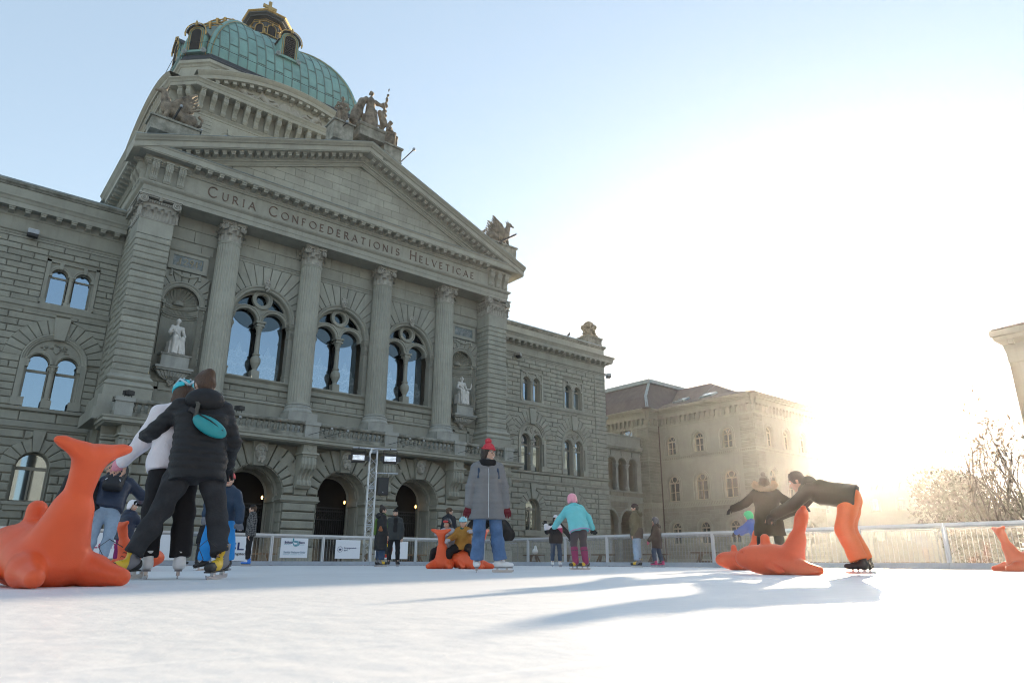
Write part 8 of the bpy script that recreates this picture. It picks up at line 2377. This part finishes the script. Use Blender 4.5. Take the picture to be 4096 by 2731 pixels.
fp_ = [Ss.neck-Ss.right*.17+Ss.up*.16]+fp_+[Ss.neck+Ss.right*.17+Ss.up*.16]
fr_.chain(fp_, [.05]*len(fp_), .02); fo_ = Ss.add('fur_hood', fr_, F_FUR, None, lambda P: .012*np.sin(P[:,0]*120+P[:,2]*60)*np.sin(P[:,1]*130)*np.sin(P[:,2]*140))
rr_ = random.Random(2); sm_ = MB()
for i in range(900):
    c = fp_[rr_.randrange(len(fp_)-1)].lerp(fp_[min(len(fp_)-1, rr_.randrange(len(fp_)))], rr_.random()*.08); d = V((rr_.gauss(0,1), rr_.gauss(0,1), rr_.gauss(0,1))).normalized(); s0 = d.orthogonal()*.004
    sm_.add([tuple(c+d*.035+s0), tuple(c+d*.035-s0), tuple(c+d*rr_.uniform(.065,.10))], [(0,1,2)])
so2 = sm_.build('fur_strands', F_FUR, fo_); so2['kind'] = 'stuff'
Tt = person('child in green helmet, blue jacket and orange trousers behind the farther seal', 3045, 236, 1.30, -70, 1.20, vox=.016, child=.8, lean=(R(24), 0), armL=((-.2,.8,-.6), (0,1,-.45)), armR=((.2,.8,-.6), (0,1,-.45)), legL=((-.1,.2,-1), (0,-.2,-1)), legR=((.12,-.05,-1), (.05,-.3,-1)), head=(0, R(-5)))
Tt.jacket(F_BLUEJ, r=.105, sleeve=.056, hem=.10, disp=folds(.004, 36)); Tt.trousers(F_ORANGE, .078, .070, .068); Tt.helmet(H_GREEN); Tt.gloves(F_BROWNJ, 'LR', .6, .012, .008); Tt.skates('black')
Uu = person('adult in black jacket and orange ski trousers bending over the nearer seal tail', 3440, 268, .86, -84, 1.80, vox=.0135, lean=(R(78), 0), torso_yaw=0, armL=((-.1,.75,-.62), (-.02,.88,-.40)), armR=((.1,.72,-.60), (.02,.9,-.38)), head=(R(0), R(-25)), legL=((-.06,.30,-1), (-.04,-.34,-1)), legR=((.10,.18,-1), (.08,-.30,-1)), footL=(R(5), 0), footR=(R(-5), 0))
Uu.jacket(fabric('black_ski_jacket', (.022,.020,.018), .7), r=.086, sleeve=.046, hem=.04, disp=folds(.004, 26), hood=F_BLACKT); Uu.trousers(F_ORANGE, .068, .062, .066, folds(.004, 26), low=-.02); Uu.hair(F_HAIRD); Uu.gloves(F_BLACKT, 'LR', .6, .011, .006); Uu.skates('black')
# ================================================================== statues and fittings on the parliament
def on_plane(px, py, Y):
    d = fwd+r2*((px-2048)/FPX)+u2*((1365.5-py)/FPX); t = Y/d.y
    return V((CAM_X+d.x*t, Y, CAM_Z+d.z*t))
def put_sdf(name, s, vox, m, loc, label, cat, disp=None, rz=0, group=None, sc=1.0):
    o = sdf_obj(name, s, vox, m, None, disp); o.location = loc; o.rotation_euler = (0, 0, rz); o.scale = (sc,)*3
    return tag(o, label, cat, group)
def bust(s, c, sc, yaw=0, crest=False, hair=True):
    """head on neck, facing -y before yaw"""
    c = V(c); f = V((math.sin(yaw), -math.cos(yaw), 0)); r_ = V((math.cos(yaw), math.sin(yaw), 0))
    s.ell(c, (.10*sc,.125*sc,.15*sc), k=.02*sc).ell(c+f*.04*sc-V((0,0,.07*sc)), (.075*sc,.08*sc,.08*sc), k=.03*sc).ell(c+f*.13*sc-V((0,0,.02*sc)), (.02*sc,.03*sc,.03*sc), k=.015*sc)
    s.cap(c+f*.11*sc+V((0,0,.03*sc))-r_*.05*sc, c+f*.11*sc+V((0,0,.03*sc))+r_*.05*sc, .018*sc, k=.02*sc)
    for e in (-1, 1): s.ell(c+f*.115*sc+r_*e*.042*sc+V((0,0,.003*sc)), (.022*sc,.02*sc,.014*sc), k=0, op=1)
    if hair:
        for i in range(9):
            a = math.pi*i/8; s.ell(c-f*.03*sc+r_*.105*sc*math.cos(a)+V((0,0,(.03+.11*math.sin(a))*sc)), (.045*sc,.07*sc,.045*sc), k=.02*sc)
        s.ell(c-f*.12*sc, (.08*sc,.07*sc,.09*sc), k=.03*sc)
    if crest:
        s.ell(c+V((0,0,.05*sc))-f*.01*sc, (.125*sc,.15*sc,.13*sc), k=.01*sc); s.cap(c+V((0,0,.14*sc))+f*.06*sc, c+V((0,0,.20*sc))-f*.04*sc, .03*sc, .045*sc, .02*sc); s.cap(c-f*.1*sc, c-f*.14*sc-V((0,0,.16*sc)), .07*sc, .04*sc, .03*sc)
    s.cap(c-V((0,0,.12*sc)), c-V((0,0,.26*sc))-f*.02*sc, .058*sc, .075*sc, .03*sc)
def seated(sc, seed, crest=False, right_up=False, palm=False):
    """draped seated figure facing -y, seat at the origin's height .95*sc"""
    s = SDF(); z = lambda h: h*sc
    s.box((0,.16*sc,z(.42)), (.40*sc,.30*sc,z(.42)), rd=.03, k=.02)
    for e in (-1, 1):
        s.cap((e*.16*sc,.05*sc,z(.98)), (e*.20*sc,-.44*sc,z(.98-.06*e)), .17*sc, .14*sc, .08*sc); s.cap((e*.20*sc,-.44*sc,z(.95)), (e*.22*sc,-.36*sc,z(.12)), .14*sc, .13*sc, .07*sc); s.cap((e*.22*sc,-.40*sc,z(.06)), (e*.24*sc,-.60*sc,z(.04)), .07*sc, .05*sc, .03*sc)
    s.box((0,-.20*sc,z(.52)), (.30*sc,.20*sc,z(.44)), rd=.12*sc, k=.1*sc)
    s.chain([(0,.08*sc,z(.95)), (0,.06*sc,z(1.3)), (0,.05*sc,z(1.62))], [.24*sc,.20*sc,.22*sc], .08*sc)
    for e in (-1, 1):
        sh = (e*.30*sc,.05*sc,z(1.72)); s.cap((0,.05*sc,z(1.66)), sh, .15*sc, .12*sc, .06*sc); s.ell((e*.1*sc,-.10*sc,z(1.58)), (.10*sc,.08*sc,.09*sc), k=.05*sc)
        el = (e*.44*sc, -.02*sc, z(1.32)); 
        wr = (e*.34*sc, -.36*sc, z(1.12)) if not (palm and e > 0) else (.52*sc, -.36*sc, z(1.28))
        if crest and e < 0: wr = (-.22*sc, -.34*sc, z(1.40))
        s.chain([sh, el, wr], [.10*sc,.085*sc,.06*sc], .04*sc); s.ell(wr, (.06*sc,.06*sc,.05*sc), k=.03*sc)
    bust(s, (0,-.02*sc,z(2.08)), sc, .15 if not palm else .9, crest)
    if crest: s.cap((-.22*sc,-.36*sc,z(1.5)), (-.30*sc,-.5*sc,z(.15)), .035*sc, .02*sc, .02*sc); s.cap((-.32*sc,-.36*sc,z(1.38)), (-.12*sc,-.36*sc,z(1.40)), .03*sc, k=.02*sc)
    if palm:
        s.chain([(.52*sc,-.36*sc,z(1.28)), (.60*sc,-.42*sc,z(1.5)), (.62*sc,-.42*sc,z(1.8))], [.03*sc,.06*sc,.02*sc], .02*sc); s.cap((-.36*sc,-.36*sc,z(1.2)), (-.42*sc,-.5*sc,z(.2)), .04*sc, k=.02)
    r_ = random.Random(seed)
    for i in range(9):
        x = -.28+.56*i/8; s.cap((x*sc,-.42*sc-.04*sc*r_.random(),z(.85)), ((x*1.15+r_.uniform(-.06,.06))*sc,-.46*sc,z(.06)), .03*sc, .05*sc, .03*sc)
    s.chain([(-.28*sc,-.02*sc,z(1.62)), (.0,-.2*sc,z(1.28)), (.26*sc,-.05*sc,z(1.05))], [.05*sc,.05*sc,.07*sc], .03*sc)
    s.cut((0,0,-1), (0,0,0)); return s
drape = lambda a, f: (lambda P: a*(np.sin(P[:,2]*f*.5+P[:,0]*f*1.7)+.7*np.sin(P[:,0]*f*2.3+P[:,1]*f)))
put_sdf('seated_statue', seated(.95, 1, crest=True), .034, M_STATUE, (-9.85, 40.42, 11.0), 'white marble seated statue in crested helmet leaning on a sword, in the left niche', 'statue', drape(.010, 14), R(8))
put_sdf('seated_statue', seated(.95, 2, palm=True), .034, M_STATUE, (9.85, 40.42, 11.0), 'white marble seated bareheaded statue holding a palm frond, in the right niche', 'statue', drape(.010, 14), R(4))
# gable group
pa = on_plane(1466, 536, 38.7); gz = 27.66
pb = MB().box(-.95, .95, -.7, .8, 0, .75); pb.sweep([(0,.7),(.08,.74),(.14,.84),(.14,.9),(0,.92)], [(-.95,.8),(-.95,-.7),(.95,-.7),(.95,.8)]); pb.box(-.95, .95, -.7, .8, .7, .92)
o = pb.build('statue_plinth', M_WEATH); o.location = (0, 38.75, gz+.35); tag(o, 'weathered stone plinth on the gable peak under the banner statue', 'plinth')
for s_, lb in ((-1, 'weathered stone block on the gable left of the peak'), (1, 'weathered stone block on the gable right of the peak')):
    pb = MB().box(-.7, .7, -.55, .7, -.9, .42); pb.box(-.8, .8, -.65, .75, .42, .54); o = pb.build('statue_plinth', M_WEATH); o.location = ((-2.05, 38.75, gz+.30) if s_ < 0 else (1.75, 38.75, gz+.05)); tag(o, lb, 'plinth')
st = SDF()
st.chain([(0,0,.1), (.02,0,1.0), (.05,0,1.75)], [.50,.40,.27], .1).chain([(.05,0,1.75), (.06,-.02,2.25), (.06,0,2.45)], [.27,.30,.2], .08)
bust(st, (.07,-.06,2.92), 1.15, .5)
for e in (-1, 1): st.ell((.06+e*.13,-.2,2.2), (.13,.1,.12), k=.06)
st.chain([(-.25,0,2.42), (-.62,-.1,2.05), (-.85,-.18,1.55)], [.15,.13,.08], .05).chain([(.35,0,2.42), (.72,-.15,2.25), (.80,-.3,2.35)], [.15,.12,.08], .05)
for i in range(13):
    x = -.42+.84*i/12; st.cap((x*.7+.04,-.26,1.6), (x*1.1,-.42+.1*abs(x),.05), .05, .07, .05)
st.chain([(-.5,.1,2.2), (-.8,.2,1.2), (-1.0,.1,.5), (-.9,.0,.1)], [.22,.34,.30,.2], .12)                      # cloak
st.cap((.62,-.30,.2), (1.20,-.20,3.75), .045, .03, .02)                                                          # staff
for i in range(7):                                                                                               # furled banner
    t = i/6; st.cap((.75+.42*t,-.2,1.15+2.1*t), (1.02+.24*t-.12*abs(t-.4),-.1+.05*(i % 2),.95+2.2*t), .10, .16*(1.15-t), .08)
st.chain([(.75,-.1,1.7), (1.1,0,1.1), (1.0,.05,.7), (.7,-.05,.75)], [.2,.2,.12,.1], .1)
put_sdf('standing_statue', st, .045, M_OLDSTATUE, (0, 38.75, gz+1.22), 'tall sooty statue of a robed figure raising a furled banner on the gable peak', 'statue', drape(.02, 9), sc=1.08)
put_sdf('seated_statue', seated(1.0, 5), .045, M_OLDSTATUE, (-2.05, 38.75, gz+.85), 'dark sooty seated statue left of the banner figure on the gable', 'statue', drape(.018, 10), R(-22))
put_sdf('seated_statue', seated(1.0, 6), .045, M_OLDSTATUE, (1.7, 38.75, gz+.6), 'dark sooty seated statue right of the banner figure, lower down the gable', 'statue', drape(.018, 10), R(40))
# griffins on the gable corners
def griffin():
    s = SDF()
    s.chain([(-.75,0,.55), (-.2,0,.70), (.35,0,.85)], [.36,.30,.34], .1).chain([(.4,0,.95), (.55,0,1.35), (.62,0,1.62)], [.30,.20,.17], .08)   # body, neck
    s.ell((.70,0,1.78), (.22,.15,.17), k=.06).chain([(.85,0,1.76), (1.02,0,1.70), (1.05,0,1.60)], [.09,.06,.025], .03)                          # head, beak
    for e in (-1, 1):
        s.cap((.58,e*.09,1.9), (.48,e*.14,2.12), .05, .02, .02)
        s.chain([(.38,e*.2,.75), (.45,e*.22,.35), (.52,e*.2,.06)], [.15,.11,.09], .05).cap((.5,e*.2,.06), (.75,e*.2,.05), .09, .07, .03)
        s.chain([(-.75,e*.26,.5), (-.45,e*.34,.35), (-.75,e*.32,.10), (-.4,e*.32,.06)], [.28,.2,.12,.08], .06)
        for i in range(6):                                                                                   # wing feathers
            t = i/5; s.cap((.15-.10*i,e*.26,1.0-.03*i), (-.75-.28*t,e*(.40+.1*t),1.95-.85*t), .12-.01*i, .045, .06)
        s.chain([(.25,e*.24,1.0), (-.1,e*.32,1.45), (-.75,e*.42,1.98)], [.14,.12,.05], .06)
    s.chain([(-1.0,0,.4), (-1.25,.05,.5), (-1.32,.05,.85), (-1.15,.05,1.0)], [.09,.07,.06,.08], .03)
    s.cut((0,0,-1), (0,0,0)); return s
gr = griffin()
for s_, lb, px, py in ((-1, 'dark stone griffin on the left gable corner', 692, 505), (1, 'dark stone griffin on the right gable corner', 2000, 985)):
    p = on_plane(px, py, 39.6)
    pb = MB().box(-1.35, 1.25, -.55, .6, -.9, -.12); pb.box(-1.45, 1.35, -.65, .7, -.12, .0)
    o = pb.build('griffin_plinth', M_WEATH); o.location = p; o.rotation_euler = (0, 0, math.pi if s_ < 0 else 0); tag(o, 'weathered plinth under the '+('left' if s_ < 0 else 'right')+' gable griffin', 'plinth')
    if s_ < 0: g0 = put_sdf('griffin_statue', gr, .042, M_OLDSTATUE, p, lb, 'statue', drape(.012, 18), math.pi, None, 1.15); g0['group'] = 'griffins on the gable corners'
    else:
        o = dup(g0, None, p, R(-12)); o['label'] = lb
# trophy on the right wing
tr = SDF(); r_ = random.Random(4); tr.box((0,0,.5), (.42,.42,.5), rd=.1, k=.1)
for i in range(60):
    a = r_.uniform(0, 6.28); z = r_.uniform(.25, 1.35); q = .42+.12*math.sin(z*3)
    tr.ell((q*math.cos(a), q*math.sin(a), z), (r_.uniform(.08,.2), r_.uniform(.08,.2), r_.uniform(.08,.2)), k=.05)
for a in range(4): tr.ell((.58*math.cos(a*1.57+.78), .58*math.sin(a*1.57+.78), 1.05), (.2,.2,.26), k=.06)
tr.ell((0,0,1.38), (.48,.48,.2), k=.08).box((0,0,.1), (.62,.62,.12), rd=.03, k=.03); tr.ell((0,0,1.6), (.22,.22,.1), k=.05)
put_sdf('stone_trophy', tr, .05, mat('lichened_stone', (.36,.30,.21), .95, var=.5, vscale=3, dark=(.10,.085,.06)), (26.85, 43.6, 20.5), 'carved stone trophy on the right wing corner parapet', 'statue')
# lamp arms: thin rods with a lamp head
def lamp_arm(a, b, label, r=.035, head=.09, stub=False):
    a, b = V(a), V(b); t = thing('lamp_arm', label, 'lamp', a, 0, 'floodlight arms on the parliament')
    d = b-a; MB().tube([(0,0,0), tuple(d)], r, 6).build('rod', M_DARKMETAL, t)
    h = MB().lathe([(head*.6,-head),(head,-head*.6),(head,head*.5),(head*.6,head)], n=10); h.v = [tuple(d+V(v)) for v in h.v]; h.build('lamp_head', M_STEEL, t)
    MB().tube([(0,0,0), tuple(V((.12,0,-.06)))], r*1.4, 6).build('bracket', M_DARKMETAL, t)
lamp_arm(on_plane(450+700/3, 100+1185/3, 39.2), on_plane(450+828/3, 100+975/3, 38.4), 'thick dark lamp arm in front of the left griffin', .07, .08)
lamp_arm(on_plane(450+1030/3, 100+1310/3, 39.2), on_plane(450+1068/3, 100+1262/3, 38.9), 'short stub lamp arm on the gable edge right of the left griffin', .05, .06)
lamp_arm(on_plane(1100+668/3, 250+915/3, 38.8), on_plane(1100+868/3, 250+715/3, 38.0), 'dark lamp arm in front of the left seated gable statue', .04, .11)
lamp_arm(on_plane(1600, 651, 38.6), on_plane(1656, 598, 37.6), 'lamp arm rising against the sky on the right gable slope', .04, .11)
lamp_arm(on_plane(2000, 968, 38.6), on_plane(2064, 938, 38.0), 'thick lamp arm in front of the right griffin', .08, .07)
for i, (x, y) in enumerate(((-7.9, 36.9), (-2.7, 36.9), (-1.7, 36.9), (2.5, 36.9), (3.5, 36.9), (7.75, 36.9), (12.0, 36.6))):
    lamp_arm((x-.15, 37.58, 7.0), (x+.85, y-.2, 7.35), 'thin lamp arm reaching out from the balcony, %s from the left' % ORD[i], .014, .075)
# lamps under the wing cornices, balcony spotlights, pigeon
def wing_lamp(p, label, rz):
    t = thing('wall_floodlight', label, 'floodlight', p, rz, 'floodlights on the wing walls')
    MB().box(-.26, .26, -.42, -.02, -.12, .10).build('housing', M_STEEL, t); MB().box(-.25, .25, -.40, -.04, -.26, -.12).build('shade', M_BLACK, t)
    MB().box(-.24, .24, -.38, -.05, .1, .14).build('lid', mat('pale_lid', (.55,.57,.6), .4) if 'pale_lid' not in bpy.data.materials else bpy.data.materials['pale_lid'], t); MB().box(-.03, .03, -.03, .1, -.05, .05).build('bracket', M_STEEL, t)
p = on_plane(131, 935, 42.95); wing_lamp(p, 'grey box floodlight on the left wing above the paired window', 0)
p = on_plane(2065, 1418, 42.85); wing_lamp(p, 'grey box floodlight on the right wing beside the pier', R(30))
p = on_plane(2425, 1500, 42.85); wing_lamp(p, 'grey box floodlight on the right wing corner against the sky', R(60))
for p, lb in ((V((-6.75, 37.9, 7.95)), 'black spotlight standing on the balcony rail at left'), (V((-12.2, 37.9, 7.95)), 'black box spotlight on the left end pedestal of the balcony')):
    t = thing('spotlight', lb, 'spotlight', p, R(30)); MB().box(-.18, .18, -.2, .2, -.0, .22).build('housing', M_BLACK, t); MB().bar((-.2,0,-.18), (-.2,0,.15), .03).bar((.2,0,-.18), (.2,0,.15), .03).bar((-.2,0,-.18), (.2,0,-.18), .03).build('yoke', M_BLACK, t)
pg = SDF().ell((0,0,.18), (.09,.15,.12), k=.04).ell((0,-.10,.33), (.06,.07,.07), k=.05).cap((0,.1,.14), (0,.28,.04), .06, .03, .03).cap((0,-.16,.33), (0,-.2,.32), .02, .008, .01)
o = sdf_obj('pigeon', pg, .025, M_DARKMETAL); o.location = on_plane(2275, 1346, 43.0); tag(o, 'dark pigeon perched on the right wing parapet', 'bird')
for q in (-.03, .03): MB().tube([(q, 0, .1), (q, 0, -.02)], .012, 4).build('leg', M_DARKMETAL, o)
# ================================================================== haze
hm = bpy.data.materials.new('haze'); hm.use_nodes = True
nt = hm.node_tree; nt.nodes.clear()
pv = nt.nodes.new('ShaderNodeVolumePrincipled'); pv.inputs['Color'].default_value = (.97, .96, .95, 1); pv.inputs['Density'].default_value = .00035; pv.inputs['Anisotropy'].default_value = .82
ho = nt.nodes.new('ShaderNodeOutputMaterial'); nt.links.new(pv.outputs[0], ho.inputs['Volume'])
o = MB().box(-160, 270, -120, 230, -1.6, 64).build('haze', hm); o['kind'] = 'stuff'
